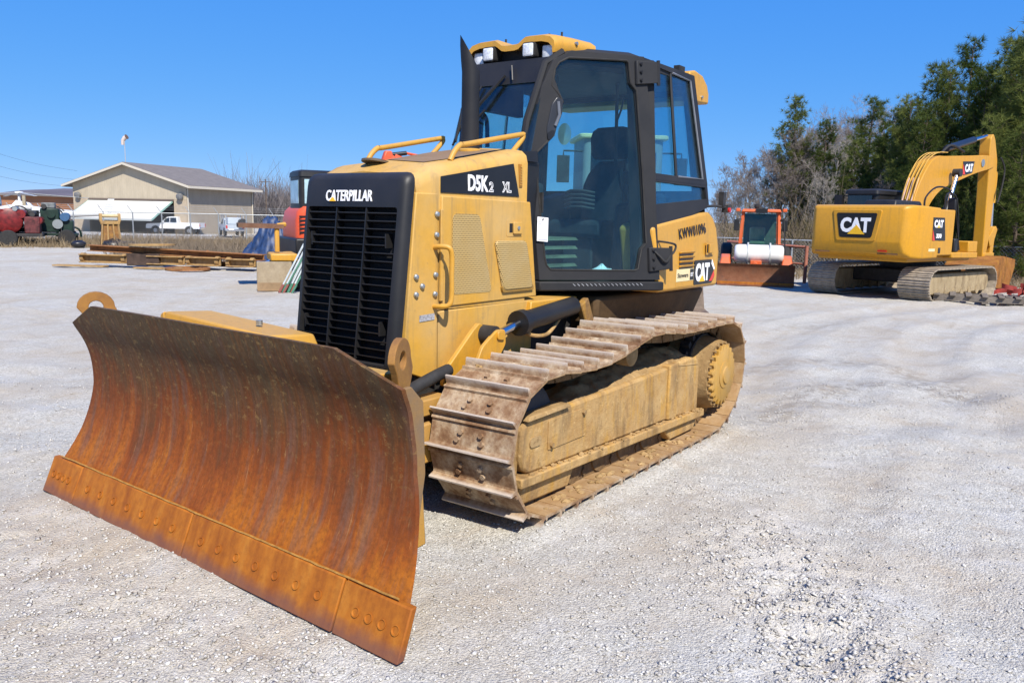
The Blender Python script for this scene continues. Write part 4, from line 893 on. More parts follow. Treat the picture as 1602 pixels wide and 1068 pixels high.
for k in range(5):
    m = MB(); m.hexa([(-.72,-.22,1.225+.062*k),(-.30,-.22,1.225+.062*k),(-.30,.24,1.225+.062*k),(-.72,.30,1.225+.062*k),(-.70,-.22,1.247+.062*k),(-.30,-.22,1.247+.062*k),(-.30,.24,1.247+.062*k),(-.70,.29,1.247+.062*k)]); cs(m, 'cab_slat', plain('tan_rubber', (.17,.165,.10), .85, var=.35), mirror=False)  # stacked tan slats standing in for unidentified pale stripes in the cab
m = MB(); m.bx(-.30,-.16,-.30,.28,1.2,1.86); cs(m, 'dashboard', INTER, mirror=False, bevel=.03)
m = MB(); m.bx(-.32,-.16,-.10,.20,1.86,1.97); cs(m, 'instrument_hood', INTER, mirror=False, bevel=.03)
m = MB(); m.tube([(-1.10,.36,2.61),(-1.11,.36,2.35),(-1.12,.36,2.02)], .013, 8); m.tube([(-1.12,.36,2.35),(-1.10,.40,2.42),(-1.05,.44,2.47),(-1.02,.45,2.50)], .008, 6); cs(m, 'radio_cable', RUBBER, mirror=False)
m = MB(); m.lathe([(.002,0),(.045,.004),(.047,.012),(.002,.018)], (-.62,.22,2.21), (.85,.45,0), 20); m.xf(Matrix.Translation((-.62,.22,2.21)) @ Matrix.Diagonal((1,1,1.6,1)) @ Matrix.Translation((.62,-.22,-2.21))); cs(m, 'interior_mirror', plain('mirror_grey', (.42,.48,.46), .15, metal=.7), mirror=False)
m = MB(); m.hexa([(-1.15,-.63,1.24),(-1.70,-.70,1.24),(-1.70,-.69,1.24),(-1.15,-.62,1.24),(-1.30,-.63,1.62),(-1.70,-.70,1.84),(-1.70,-.69,1.84),(-1.30,-.62,1.62)]); cs(m, 'side_trim', plain('trim_grey', (.15,.18,.17), .75), mirror=False)
m = MB(); m.tube(smooth_path([(-1.08,.46,2.06),(-1.03,.49,1.92),(-1.10,.50,1.82),(-1.16,.49,1.74)], 6), .012, 8); m.tube(smooth_path([(-1.06,.42,1.98),(-1.0,.47,1.88),(-1.02,.52,1.78)], 6), .009, 8); cs(m, 'cable', RUBBER, mirror=False)
m = MB(); m.bx(-.60,-.36,-.16,.18,2.52,2.615); cs(m, 'roof_console', INTER, mirror=False, bevel=.02)
m = MB(); m.bx(-1.05,-.45,-.56,-.50,2.40,2.62); m.xf(Matrix.Translation((0,.06,0))); cs(m, 'visor_panel', INTER, mirror=False)
# ---------------------------------------------------------------- rear body with tank
m = MB(); sec = [(-.865,1.125),(-.83,1.30),(-.79,1.575),(-.84,1.60),(-1.60,1.690),(-1.78,1.700),(-1.87,1.660),(-1.93,1.585),(-1.965,1.39),(-1.935,1.12)]
secs = []
for y in (.60, .80, .88): secs.append([(x, y if z < 1.47 else y*.965, z) for x, z in sec])
m.loft(secs); TK = P(m, 'rear_body', YEL, bevel=.025, seg=3)
fk = copy_tree(TK, DZ); fk.scale = (1,-1,1)
m = MB(); m.prism([(-1.84,1.12),(-1.84,1.66),(-1.90,1.62),(-1.955,1.40),(-1.93,1.12)], 'y', -.598, .598); P(m, 'rear_panel', YEL, bevel=.015)
def ty(p, d): return [(x, .88+d, z) for x, z in p]
def tp(poly, d0, d1, name, mat, **k):
    m = MB(); m.loft([ty(poly, d0), ty(poly, d1)]); return m.build(name, mat, TK, **k)
for k in range(4):
    z = 1.395-.0335*k; m = MB(); m.loft([[(-1.19,.879,z-.006),(-1.19,.879,z+.012),(-1.19,.900,z+.010),(-1.19,.893,z-.000)], [(-1.435,.879,z-.006),(-1.435,.879,z+.012),(-1.435,.900,z+.010),(-1.435,.893,z-.000)]]); m.build('louver', YEL, TK, bevel=.003)
    tp([(-1.19,z-.016),(-1.435,z-.016),(-1.435,z-.005),(-1.19,z-.005)], .0005, .0025, 'louver_slot', DECALBK)
cd = tp(round_poly([(-1.460,1.150),(-1.815,1.150),(-1.870,1.205),(-1.790,1.335),(-1.460,1.335)], .015), .0008, .003, 'logo_decal', DECALBK)
tp([(-1.815,1.165),(-1.862,1.205),(-1.845,1.245),(-1.76,1.165)], .0034, .0045, 'decal_corner', DECALRED); tp([(-1.80,1.335),(-1.862,1.262),(-1.845,1.25),(-1.79,1.30)], .0034, .0045, 'decal_corner', PAPER)
lettering('CAT', (-1.485,.8835,1.172), (-1,0,0), (0,0,1), .140, .265, WHITE, TK, bold=.05)
tp([(-1.555,1.170),(-1.665,1.170),(-1.610,1.222)], .0062, .0075, 'logo_triangle', DECALYE)
sd_ = tp([(-1.145,1.188),(-1.455,1.188),(-1.455,1.278),(-1.145,1.278)], .0008, .0024, 'dealer_decal', CREAM)
lettering('Stowers', (-1.165,.8830,1.215), (-1,0,0), (0,0,1), .034, .19, DECALBK, TK, bold=.02, depth=.001)
tp([(-1.385,1.192),(-1.45,1.192),(-1.45,1.274),(-1.385,1.274)], .0028, .0036, 'dealer_decal', DECALBK); lettering('CAT', (-1.392,.8842,1.217), (-1,0,0), (0,0,1), .030, .050, WHITE, TK, bold=.03, depth=.001)
tp([(-1.145,1.150),(-1.455,1.150),(-1.455,1.180),(-1.145,1.180)], .0006, .0020, 'access_plate', YEL)
lettering('KWW01096', (-1.205,.866,1.492), (-1,0,.10), (0,-.12,1), .078, .485, DECALBK, TK, bold=0, depth=.003, spacing=1.12)
tp(round_poly([(-1.672,1.372),(-1.830,1.372),(-1.815,1.465),(-1.672,1.465)], .008), .0005, .004, 'latch_plate', YEL); tp([(-1.680,1.388),(-1.705,1.388),(-1.705,1.452),(-1.680,1.452)], .0042, .0055, 'latch_recess_shade', DECALBK); tp([(-1.708,1.386),(-1.775,1.386),(-1.775,1.455),(-1.708,1.455)], .004, .018, 'latch', YEL, bevel=.003)  # black strip beside the latch paints the shade of its recess
m = MB(); m.tube(smooth_path([(-.86,.86,1.485),(-.90,.93,1.475),(-.97,.945,1.455),(-.93,.94,1.40),(-.87,.89,1.385)], 5), .008, 6); m.tube(smooth_path([(-.80,.84,1.44),(-.82,.90,1.38),(-.86,.93,1.345),(-.92,.94,1.40)], 5), .009, 6); P(m, 'door_hose', RUBBER)
m = MB(); m.tube([(-1.72,.80,1.74),(-1.86,.86,1.75),(-1.98,.90,1.74)], .012, 6); m.bx(-1.92,-1.97,.86,.90,1.75,1.86); m.bx(-1.97,-2.04,.87,.92,1.70,1.76); P(m, 'rear_lamp_bracket', DARK)
m = MB(); m.cyl((.0,0,0),(.0,.03,0),.02,10); m.xf(Matrix.Translation((-1.99,.905,1.72))); P(m, 'marker_lamp', REDLENS)
# exhaust stack
ex, ey = .30, .105; n = 20; ldir = Vector((.58,-.815,0)); m = MB(); secs = []
def exsec(z, r, sh, slope=0):
    out = []
    for k in range(n):
        t = 2*math.pi*k/n; d = Vector((math.cos(t), math.sin(t), 0)); out.append((ex+ldir.x*sh+d.x*r, ey+ldir.y*sh+d.y*r, z+slope*d.dot(ldir)))
    return out
for z, r, sh, sl in ((1.95,.060,0,0),(2.09,.060,0,0),(2.092,.056,0,0),(2.40,.055,0,0),(2.50,.055,.0,.0),(2.545,.056,.006,.025),(2.590,.058,.010,.065),(2.625,.056,.012,.095),(2.615,.050,.012,.090),(2.50,.048,.004,.03),(2.35,.049,0,0)): secs.append(exsec(z, r, sh, sl))
m.loft(secs); P(m, 'exhaust_stack', CABGREY, ang=50)
m = MB(); m.lathe([(.075,0),(.075,.02),(.06,.03)], (ex,ey,2.012), (0,0,1), 24); P(m, 'exhaust_collar', YEL)
# things that hang from or lie in the bulldozer
tg = MB(); tg.loft([[(x, yD(x, 1.55)+.045+dy, z) for x, z in ((-.090,1.478),(-.152,1.472),(-.152,1.628),(-.090,1.634))] for dy in (0,.002)])
pt = tg.build('paper_tag', PAPER, None, ang=0); tag(pt, 'white paper tag hanging from the bulldozer cab door', 'tag')
m = MB(); m.lathe([(.006,0),(.009,.001),(.006,.002)], (-.121,yD(-.121,1.55)+.048,1.618), (0,1,0), 12); m.build('eyelet', DARK, pt)
INK = plain('ink_grey', (.22,.22,.26), .6)
for (x0, x1, z) in ((-.095,-.118,1.600),(-.095,-.112,1.588),(-.094,-.148,1.486)): m = MB(); m.bar((x0,yD(x0,1.55)+.0475,z),(x1,yD(x1,1.55)+.0475,z),.0015,.003); m.build('printed_line', INK, pt)
gr = np.random.default_rng(3); m = MB(); nk = 14
secs = []
for k in range(7):
    a = k/6; secs.append([(-.72+(.10*math.sin(math.pi*min(.97, a+.03))*math.cos(t)*(1+.3*gr.uniform(-1,1))), .50+(.07*math.sin(math.pi*min(.97, a+.03))*math.sin(t)*(1+.3*gr.uniform(-1,1))), 1.205+.10*a*(1+.15*gr.uniform(-1,1))) for t in [2*math.pi*j/nk for j in range(nk)]])
m.loft(secs); rg_ = m.build('cloth_rag', PAPER, None, ang=60); tag(rg_, 'crumpled white cloth lying on the bulldozer cab floor', 'rag')

# ================================================================== EXCAVATOR (right background)
XYEL = paint('excavator_yellow', (.56, .265, .008), (.42, .27, .09), .18, .42, scale=1.5, up=.2, streak=.30)
XT = plain('track_grey', (.33, .275, .205), .75, var=.35, scale=9, bump=.3)
XTAN = caked('undercarriage_tan', (.28,.21,.12), (.42,.33,.20), (.30,.22,.12), .3)
EXC = thing('excavator', 'big yellow tracked excavator with folded boom seen from behind', 'excavator', (-17.59,-.48,0), R(165))
def XP(mb, name, mat, parent=EXC, **k): return mb.build(name, mat, parent, **k)
def oval(x0, x1, h, n=10):
    r = h/2; pts = []
    for k in range(n+1): t = -math.pi/2+math.pi*k/n; pts.append((x1-r+r*math.cos(t), r+r*math.sin(t)))
    for k in range(n+1): t = math.pi/2+math.pi*k/n; pts.append((x0+r+r*math.cos(t), r+r*math.sin(t)))
    return pts
def sample_loop(pts, n):
    p = [Vector((a,0,b)) for a, b in pts]+[Vector((pts[0][0],0,pts[0][1]))]; cu = [0]
    for a, b in zip(p, p[1:]): cu.append(cu[-1]+(b-a).length)
    out = []
    for i in range(n):
        s_ = cu[-1]*i/n; k = max(0, min(len(p)-2, int(np.searchsorted(cu, s_, 'right'))-1)); t = (s_-cu[k])/max(1e-9, cu[k+1]-cu[k]); out.append(p[k].lerp(p[k+1], t))
    return out
xs_me = MB().prism([(-.085,-.012),(-.085,.006),(-.05,.006),(-.045,.03),(-.03,.03),(-.025,.006),(.01,.006),(.015,.026),(.03,.026),(.035,.006),(.065,.006),(.07,.026),(.082,.026),(.088,-.012)], 'y', -.35, .35).mesh('track_shoe'); xs_me.materials.append(XT)
for s in (-1, 1):
    yc = s*1.095
    m = MB(); m.prism(oval(-1.88,1.50,.46), 'y', yc-.20, yc+.20); m.xf(Matrix.Translation((0,0,.12))); tk = XP(m, 'track', XTAN, bevel=.02)
    lp = sample_loop(oval(-2.0,1.62,.69), 44)
    for i in range(44):
        a, b = lp[i], lp[(i+1) % 44]; d = (b-a).normalized(); c = (a+b)/2; o_ = Vector((d.z,0,-d.x))
        if o_.dot(c-Vector((-.2,0,.345))) < 0: o_ = -o_
        mm = Matrix((d, o_.cross(d), o_)).transposed().to_4x4(); mm.translation = c+Vector((0,yc,0)); share('track_shoe', xs_me, tk, mm)
    for k in range(6):
        m = MB(); m.cyl((-1.25+.42*k,yc-.22,.15),(-1.25+.42*k,yc+.22,.15),.085,14); m.build('track_roller', XTAN, tk)
m = MB(); m.bx(-.9,.9,-.9,.9,.30,.62); m.cyl((0,0,.6),(0,0,.86),.62,28); XP(m, 'undercarriage', DARK, bevel=.03)
m = MB(); m.bx(-2.3,.9,-1.05,1.05,.84,.98); XP(m, 'turntable', XYEL, bevel=.03)
# counterweight: bulging, with recessed badge panel
def cw_sec(x, w, z0, z1, r): return [(x, y, z) for y, z in round_poly([(-w,z0),(w,z0),(w,z1),(-w,z1)], r, 4)]
m = MB(); m.loft([cw_sec(-1.30,1.24,.93,2.03,.04), cw_sec(-2.05,1.24,.91,2.06,.06), cw_sec(-2.38,1.16,.93,2.07,.08), cw_sec(-2.55,1.08,1.02,2.04,.08), cw_sec(-2.60,1.0,1.25,1.98,.06)]); CW = XP(m, 'counterweight', XYEL, ang=50, bevel=.02)
m = MB(); pp_ = round_poly([(-.46,1.27),(.46,1.27),(.58,1.955),(-.58,1.955)], .05); m.loft([[(-2.585,y,z) for y, z in pp_], [(-2.618,y*.985,1.61+(z-1.61)*.985) for y, z in pp_]]); m.build('badge_panel', XYEL, CW, bevel=.008)
m = MB(); pp_ = round_poly([(-.37,1.345),(.37,1.345),(.475,1.885),(-.475,1.885)], .05); m.loft([[(-2.612,y,z) for y, z in pp_], [(-2.624,y,z) for y, z in pp_]]); bd = m.build('logo_badge', DECALBK, CW)
lettering('CAT', (-2.626,.36,1.455), (0,-1,0), (0,0,1), .33, .70, WHITE, CW, bold=.05, depth=.006)
tri = MB().prism([(-.20,0),(.20,0),(0,.205)], 'z', 0, .004).mesh(); tri.materials.append(DECALYE); o = share('logo_triangle', tri, CW); place_flat(o, (-2.6335,-.02,1.418), (0,-1,0), (0,0,1))
for y0, y1 in ((-.95,-.50),(.62,.98)):
    m = MB(); m.bx(-2.55,-2.50,y0,y1,1.00,1.03); m.build('scuff', plain('scuff_dark', (.16,.08,.035), .8, var=.5), CW)
m = MB(); m.bx(-2.59,-2.56,-.72,-.52,1.055,1.085); m.build('reflector', REDLENS, CW)
# house sides, hood, cab
m = MB(); m.bx(-1.98,-.55,-1.235,-.50,.98,2.00); m.bx(-1.6,.75,.50,1.20,.98,1.55); XP(m, 'house', XYEL, bevel=.03)
m = MB(); m.hexa([(-.55,-1.24,.92),(.85,-1.24,.90),(.85,-.55,.90),(-.55,-.55,.92),(-.55,-1.24,1.05),(.85,-1.24,1.04),(.85,-.55,1.04),(-.55,-.55,1.05)]); m.bx(.35,.85,-1.22,-.62,1.04,1.30); XP(m, 'side_deck', XYEL, bevel=.02)
m = MB(); m.loft([[(x,-1.240,z) for x, z in ((-1.62,1.32),(-.98,1.32),(-1.10,1.82),(-1.66,1.82))], [(x,-1.246,z) for x, z in ((-1.62,1.32),(-.98,1.32),(-1.10,1.82),(-1.66,1.82))]]); md = XP(m, 'model_decal', DECALBK)
m = MB(); m.loft([[(x,-1.2475,z) for x, z in ((-1.62,1.32),(-1.50,1.32),(-1.64,1.56))], [(x,-1.249,z) for x, z in ((-1.62,1.32),(-1.50,1.32),(-1.64,1.56))]]); m.build('decal_corner', DECALRED, md)
lettering('CAT', (-1.60,-1.2495,1.60), (1,0,0), (0,0,1), .17, .44, WHITE, md, bold=.05); lettering('330', (-1.46,-1.2495,1.37), (1,0,0), (0,0,1), .10, .26, WHITE, md, bold=.05)
o = share('logo_triangle', tri, md); o.data = tri; place_flat(o, (-1.38,-1.252,1.60), (1,0,0), (0,0,1)); o.scale = (.35,.35,1)
m = MB(); m.bx(-1.75,-1.45,-1.243,-1.238,1.08,1.14); XP(m, 'label_plate', CREAM)
m = MB(); m.bx(-1.28,-1.18,-1.246,-1.238,1.04,1.16); XP(m, 'door_vent', DARK)
# cab seen from behind over the counterweight (left side), grey roof and hand rails
m = MB(); m.loft([[(x,y,z) for x, y in round_poly([(-.95,.42),(.75,.42),(.75,1.20),(-.95,1.20)], .10, 4)] for z in (1.2,2.36)]); m.loft([[(x,y,z) for x, y in round_poly([(-1.0+i,.38+i),(.80-i,.38+i),(.80-i,1.24-i),(-1.0+i,1.24-i)], .10, 4)] for z, i in ((2.36,0),(2.44,.01),(2.48,.06))]); xc = XP(m, 'cab', BLACK, ang=40)
m = MB(); m.bx(-1.0,-.955,.52,1.12,2.10,2.32); m.build('rear_window', GLASSB, xc)
m = MB(); m.bx(-1.05,-.95,1.25,1.45,2.10,2.34); m.bx(-1.0,-.96,1.15,1.27,2.30,2.33); m.build('mirror', BLACK, xc)
m = MB(); m.hexa([(-1.7,-.40,2.02),(-.3,-.40,2.02),(-.3,.40,2.02),(-1.7,.40,2.02),(-1.6,-.36,2.20),(-.4,-.36,2.20),(-.4,.36,2.20),(-1.6,.36,2.20)]); XP(m, 'engine_hood', BLACK, bevel=.03)
m = MB(); m.tube(smooth_path([(-.75,-.62,2.0),(-.70,-.60,2.28),(-.35,-.66,2.52),(.05,-.76,2.50),(.20,-.82,2.30),(.22,-.85,2.0)], 4), .022, 6); m.tube(smooth_path([(-.95,-1.15,2.0),(-.90,-1.15,2.34),(-.45,-1.15,2.32),(-.28,-1.18,1.9),(-.15,-1.2,1.1)], 4), .018, 6); m.tube([(-.40,-1.17,2.0),(-.10,-1.2,1.1)], .016, 6); XP(m, 'hand_rail', BLACK)
m = MB(); m.bx(-.42,-.30,-1.16,-.98,1.95,2.28); XP(m, 'side_mirror', BLACK, bevel=.03)
m = MB(); m.bx(-.35,-.12,-1.20,-.95,1.05,1.36); XP(m, 'tool_box', BLACK, bevel=.03)
# boom, stick, cylinders, bucket in the plane y = 0
def plate(poly, y0, y1, name, mat=XYEL, bevel=.02): m = MB(); m.prism(poly, 'y', y0, y1); return XP(m, name, mat, bevel=bevel)
bt = smooth_path([(-.45,0,2.0),(-.15,0,2.62),(.30,0,3.14),(.72,0,3.34),(1.10,0,3.37),(2.4,0,3.46),(3.55,0,3.54),(4.02,0,3.50)], 4); bb = smooth_path([(.30,0,1.9),(.62,0,2.25),(1.06,0,2.52),(1.60,0,2.68),(2.15,0,2.82),(3.0,0,3.02),(3.78,0,3.16),(4.08,0,3.24)], 4)
m = MB(); m.loft([[(a.x,-.17,a.z-.03),(a.x,.17,a.z-.03),(b.x,.17,b.z),(b.x,-.17,b.z)] for a, b in zip(bt, bb)]); BM = XP(m, 'boom', XYEL, bevel=.012, ang=50)
m = MB(); m.loft([[(x,-0.1750,z) for x, z in ((2.22,2.93),(2.72,3.02),(2.80,3.31),(2.12,3.27))], [(x,-0.1800,z) for x, z in ((2.22,2.93),(2.72,3.02),(2.80,3.31),(2.12,3.27))]]); bd = m.build('boom_decal', DECALBK, BM)
m = MB(); m.loft([[(x,-0.1815,z) for x, z in ((2.14,2.95),(2.30,2.95),(2.14,3.22))], [(x,-0.1830,z) for x, z in ((2.14,2.95),(2.30,2.95),(2.14,3.22))]]); m.build('decal_corner', DECALRED, BM)
lettering('CAT', (2.27,-.1825,3.01), (1,0,.08), (0,0,1), .20, .46, WHITE, BM, bold=.05); 
m = MB(); m.cyl((3.32,-.19,3.30),(3.32,.19,3.30),.10,16); m.build('boom_pin', BOLT, BM)
m = MB()
for y in (-.13,-.05,.04,.12): m.tube(smooth_path([(-.35,y,2.25),(-.15,y,2.72),(.28,y,3.20),(.75,y,3.40),(1.3,y,3.44)], 4), .012, 6)
m.build('hydraulic_line', plain('line_yellow', (.55,.33,.06), .4, var=.3), BM)
for y in (-.12, -.01, .10):
    m = MB(); m.cyl((-.42,y,2.12),(-.10,y,2.76),.020,8); m.build('boom_hose', plain('hose_pink', (.50,.33,.24), .6), BM)
for s in (-1, 1):
    m = MB(); m.cyl((.55,s*.36,1.35),(1.10,s*.36,2.22),.085,16); XP(m, 'boom_cylinder', BLACK)
    m = MB(); m.cyl((1.08,s*.36,2.20),(1.46,s*.34,2.95),.050,14); XP(m, 'boom_cylinder_rod', CHROME)
    m = MB(); m.cyl((1.46,s*.25,2.95),(1.46,s*.43,2.95),.10,14); XP(m, 'pin', DARK)
m = MB(); m.cyl((1.50,0,3.55),(3.05,0,3.88),.085,16); XP(m, 'stick_cylinder', plain('cylinder_navy', (.012,.018,.035), .35))
m = MB(); m.cyl((3.0,0,3.87),(3.82,0,4.03),.05,14); XP(m, 'stick_cylinder_rod', CHROME)
m = MB(); m.tube(smooth_path([(1.0,-.1,3.40),(1.3,-.14,3.60),(1.7,-.12,3.62),(2.3,-.1,3.52)], 4), .03, 6); XP(m, 'hose', RUBBER)
SK = plate(round_poly([(3.78,3.98),(3.92,4.10),(4.06,3.98),(4.34,3.45),(4.40,3.05),(4.38,2.2),(4.34,1.30),(4.22,.78),(4.02,.78),(3.98,1.5),(3.90,2.6),(3.84,3.30),(3.78,3.60)], .05), -.14, .14, 'stick')
m = MB(); m.cyl((4.62,0,3.15),(4.66,0,2.30),.075,14); m.build('bucket_cylinder', XYEL, SK); m = MB(); m.cyl((4.66,0,2.3),(4.74,0,1.62),.045,12); m.build('bucket_cylinder_rod', CHROME, SK)
m = MB(); m.tube(smooth_path([(4.40,-.2,3.5),(4.62,-.24,3.2),(4.55,-.24,2.7),(4.42,-.22,2.3)], 4), .025, 6); m.build('hose', RUBBER, SK)
m = MB(); m.prism(round_poly([(4.30,1.35),(4.72,1.68),(4.86,1.58),(4.66,1.18),(4.45,1.10)], .04), 'y', -.14, .14); m.prism(round_poly([(4.62,1.55),(4.84,1.60),(4.80,.85),(4.58,.80)], .04), 'y', -.10, .10); XP(m, 'bucket_link', XYEL, bevel=.01)
XB = caked('bucket_rust', (.22,.085,.022), (.34,.15,.045), (.42,.21,.03), .5, (.10,.05,.02))
m = MB(); pf = smooth_path([(4.20,0,.84),(3.86,0,.78),(3.58,0,.60),(3.46,0,.34),(3.58,0,.10),(3.95,0,.02),(4.60,0,.03)], 5)
m.loft([[(p.x,-.62,p.z),(p.x,.62,p.z),(p.x+(.03 if p.x < 4.1 else 0),.62,p.z+.03),(p.x+(.03 if p.x < 4.1 else 0),-.62,p.z+.03)] for p in pf]); BK = XP(m, 'bucket', XB, ang=50)
for s in (-1, 1):
    m = MB(); m.prism([(p.x,p.z) for p in pf]+[(4.72,.06),(4.98,.60),(4.95,.78),(4.25,.86)], 'y', s*.60, s*.635); m.build('bucket_cheek', XB, BK)
m = MB(); m.bx(4.05,4.75,-.16,.16,.74,.94); m.build('bucket_bracket', XYEL, BK, bevel=.02)
for k in range(5):
    m = MB(); y = -.5+.25*k; m.hexa([(4.58,y-.05,.02),(4.84,y-.03,.03),(4.84,y+.03,.03),(4.58,y+.05,.02),(4.58,y-.05,.09),(4.84,y-.03,.05),(4.84,y+.03,.05),(4.58,y+.05,.09)]); m.build('bucket_tooth', XB, BK)

# ================================================================== ORANGE SWEEPER TRACTOR
ORANGE = paint('tractor_orange', (.62, .095, .014), (.40, .26, .16), .2, .42, scale=3)
TANK = plain('white_tank', (.66, .65, .62), .45, var=.06, scale=5)
SW = thing('sweeper_tractor', 'orange sweeper tractor with white water tank and brown front blade', 'tractor', (-16.64,-3.9,0), R(20))
def S_(mb, name, mat, parent=SW, **k): return mb.build(name, mat, parent, **k)
# local +X towards the camera, +Y towards the image left ... mirrored so that lateral offsets read along -Y
m = MB(); bp_ = smooth_path([(.10,0,.02),(.0,0,.10),(-.06,0,.28),(-.03,0,.46),(.04,0,.56)], 4)
m.loft([[(p.x,-.97,p.z),(p.x,.97,p.z),(p.x-.02,.97,p.z),(p.x-.02,-.97,p.z)] for p in bp_]); SB = S_(m, 'blade', caked('blade_brown', (.13,.050,.026), (.21,.095,.052), (.10,.055,.04), .5), ang=50)
m = MB(); m.bx(.085,.125,-.95,.95,.0,.10); m.build('cutting_edge', EDGE, SB)
m = MB(); m.loft([[(-.55+.30*math.cos(t)*a_, y, .80+.245*math.sin(t)*a_) for t in [2*math.pi*k/28 for k in range(28)]] for y, a_ in ((-.56,.70),(-.53,.93),(-.44,1),(.56,1),(.66,.93),(.69,.70))]); TK_ = S_(m, 'water_tank', TANK, ang=60)
for y in (-.22,.34):
    m = MB(); m.lathe([(.292,-.022),(.302,-.018),(.302,.018),(.292,.022)], (-.55,y,.80), (0,1,0), 28); m.build('tank_strap', plain('strap_grey', (.40,.42,.41), .6), TK_).scale = (1,1,1)
m = MB(); m.bx(-.40,-.10,-.14,.14,.42,.64); m.cyl((-.12,-.02,.55),(-.02,-.02,.55),.06,12); S_(m, 'blade_mount', ORANGE, bevel=.01)
for s in (-1,1):
    m = MB(); m.hexa([(-.75,s*.78-.15,.50),(-.20,s*.78-.15,.50),(-.20,s*.78+.15,.50),(-.75,s*.78+.15,.50),(-.75,s*.78-.13,.78),(-.35,s*.78-.10,.70),(-.35,s*.78+.10,.70),(-.75,s*.78+.13,.78)]); S_(m, 'fender', ORANGE, bevel=.03)
    m = MB(); m.lathe([(.16,-.12),(.34,-.13),(.38,-.08),(.38,.08),(.34,.13),(.16,.12)], (-.75,s*.78,.38), (0,1,0), 26); S_(m, 'wheel', RUBBER)
    m = MB(); m.lathe([(.16,-.14),(.46,-.15),(.52,-.10),(.52,.10),(.46,.15),(.16,.14)], (-2.35,s*.80,.52), (0,1,0), 26); S_(m, 'wheel', RUBBER)
    m = MB(); m.bar((-.98,s*.50+.07,1.05),(-1.12,s*.46+.07,1.92),.07,.07); S_(m, 'cab_post', ORANGE)
    m = MB(); m.bar((-2.05,s*.50+.07,1.05),(-1.98,s*.46+.07,1.92),.06,.06); S_(m, 'cab_post', ORANGE)
    m = MB(); m.bx(-1.05,-1.0,s*.62+.07-.07,s*.62+.07+.07,1.40,1.70); m.bx(-1.06,-1.02,s*.50+.07,s*.62+.07,1.69,1.72); S_(m, 'mirror', BLACK, bevel=.01)
    m = MB(); m.box((-1.02,s*.60+.07,1.95),(.10,.11,.09)); S_(m, 'lamp', ORANGE, bevel=.015)
m = MB(); m.bx(-2.6,-.75,-.42,.50,.60,1.00); S_(m, 'chassis', DARK, bevel=.03)
m = MB(); m.hexa([(-2.1,-.52+.07,1.90),(-.98,-.52+.07,1.90),(-.98,.52+.07,1.90),(-2.1,.52+.07,1.90),(-2.1,-.48+.07,1.98),(-1.0,-.48+.07,1.98),(-1.0,.48+.07,1.98),(-2.1,.48+.07,1.98)]); S_(m, 'roof', ORANGE, bevel=.02)
m = MB(); m.bx(-.99,-.95,-.14+.07,.16+.07,1.87,1.99); S_(m, 'roof_sign', BLACK)
m = MB(); m.lathe([(.05,0),(.05,.05),(.075,.06),(.07,.12),(.02,.14)], (-1.2,-.05,1.98), (0,0,1), 14); S_(m, 'beacon', RUBBER)
m = MB(); m.hexa([(-.99,-.44+.07,1.02),(-.98,-.44+.07,1.02),(-.98,.44+.07,1.02),(-.99,.44+.07,1.02),(-1.10,-.41+.07,1.86),(-1.09,-.41+.07,1.86),(-1.09,.41+.07,1.86),(-1.10,.41+.07,1.86)]); S_(m, 'windshield', glass('green_glass', (.62,.80,.74), base=.03), ang=0)
m = MB(); m.bx(-2.06,-2.04,-.42+.07,.42+.07,1.02,1.86); S_(m, 'rear_panel', plain('cab_dim_green', (.055,.085,.075), .6))
m = MB(); m.bx(-1.75,-1.30,-.20,.22,1.0,1.12); m.bx(-1.78,-1.68,-.20,.22,1.1,1.50); S_(m, 'seat', plain('seat_tan', (.34,.33,.24), .8), bevel=.05)
m = MB(); m.tube([(-.9,.78,.55),(-.95,.72,1.05),(-1.02,.66,1.75)], .018, 6); S_(m, 'exhaust', DARK)

# ================================================================== WHEEL MACHINE parked behind the bulldozer
GREYM = paint('loader_grey', (.26,.28,.29), (.30,.28,.24), .3, .5, scale=2)
RUST_L = plain('loader_bucket_steel', (.14,.10,.07), .7, var=.4)
WL = thing('wheel_loader', 'grey wheeled machine with cream roof parked right behind the bulldozer', 'loader', (-9.3,-4.1,0), R(40))
m = MB(); m.bx(-1.6,1.6,-.75,.75,.75,1.45); m.build('chassis', paint('loader_cream', (.55,.40,.14), (.4,.33,.2), .4), WL, bevel=.05)
m = MB(); m.loft([[(x,y,z) for x, y in round_poly([(-.55,-.72),(.65,-.72),(.65,.72),(-.55,.72)], .12, 4)] for z in (1.45,3.02)]); m.build('cab', GREYM, WL, ang=40)
m = MB(); m.loft([[(x,y,z) for x, y in round_poly([(-.62,-.80),(.72,-.80),(.72,.80),(-.62,.80)], .12, 4)] for z in (3.02,3.10)]); m.build('roof', CREAM, WL, ang=40, bevel=.02)
m = MB(); m.loft([[(x,y*w,z) for x, z in ((-1.75,1.2),(-.56,1.2),(-.56,2.05),(-1.55,1.95),(-1.75,1.7))] for y, w in ((-.6,1),(.6,1))]); m.build('engine_hood', CREAM, WL, bevel=.05)
for s in (-1,1): m = MB(); m.bar((.7,s*.45,1.5),(2.1,s*.45,.55),.12,.22); m.build('lift_arm', CREAM, WL, bevel=.02)
m = MB(); m.loft([[(2.0,y,.12),(2.75,y,.08),(2.80,y,.14),(2.25,y,.22),(2.12,y,.55),(2.2,y,.85),(2.1,y,.88),(1.98,y,.5)] for y in (-1.1,1.1)]); m.build('bucket', RUST_L, WL)
m = MB(); m.bx(.655,.67,-.58,.58,1.7,2.8); m.build('windshield', GLASSB, WL)
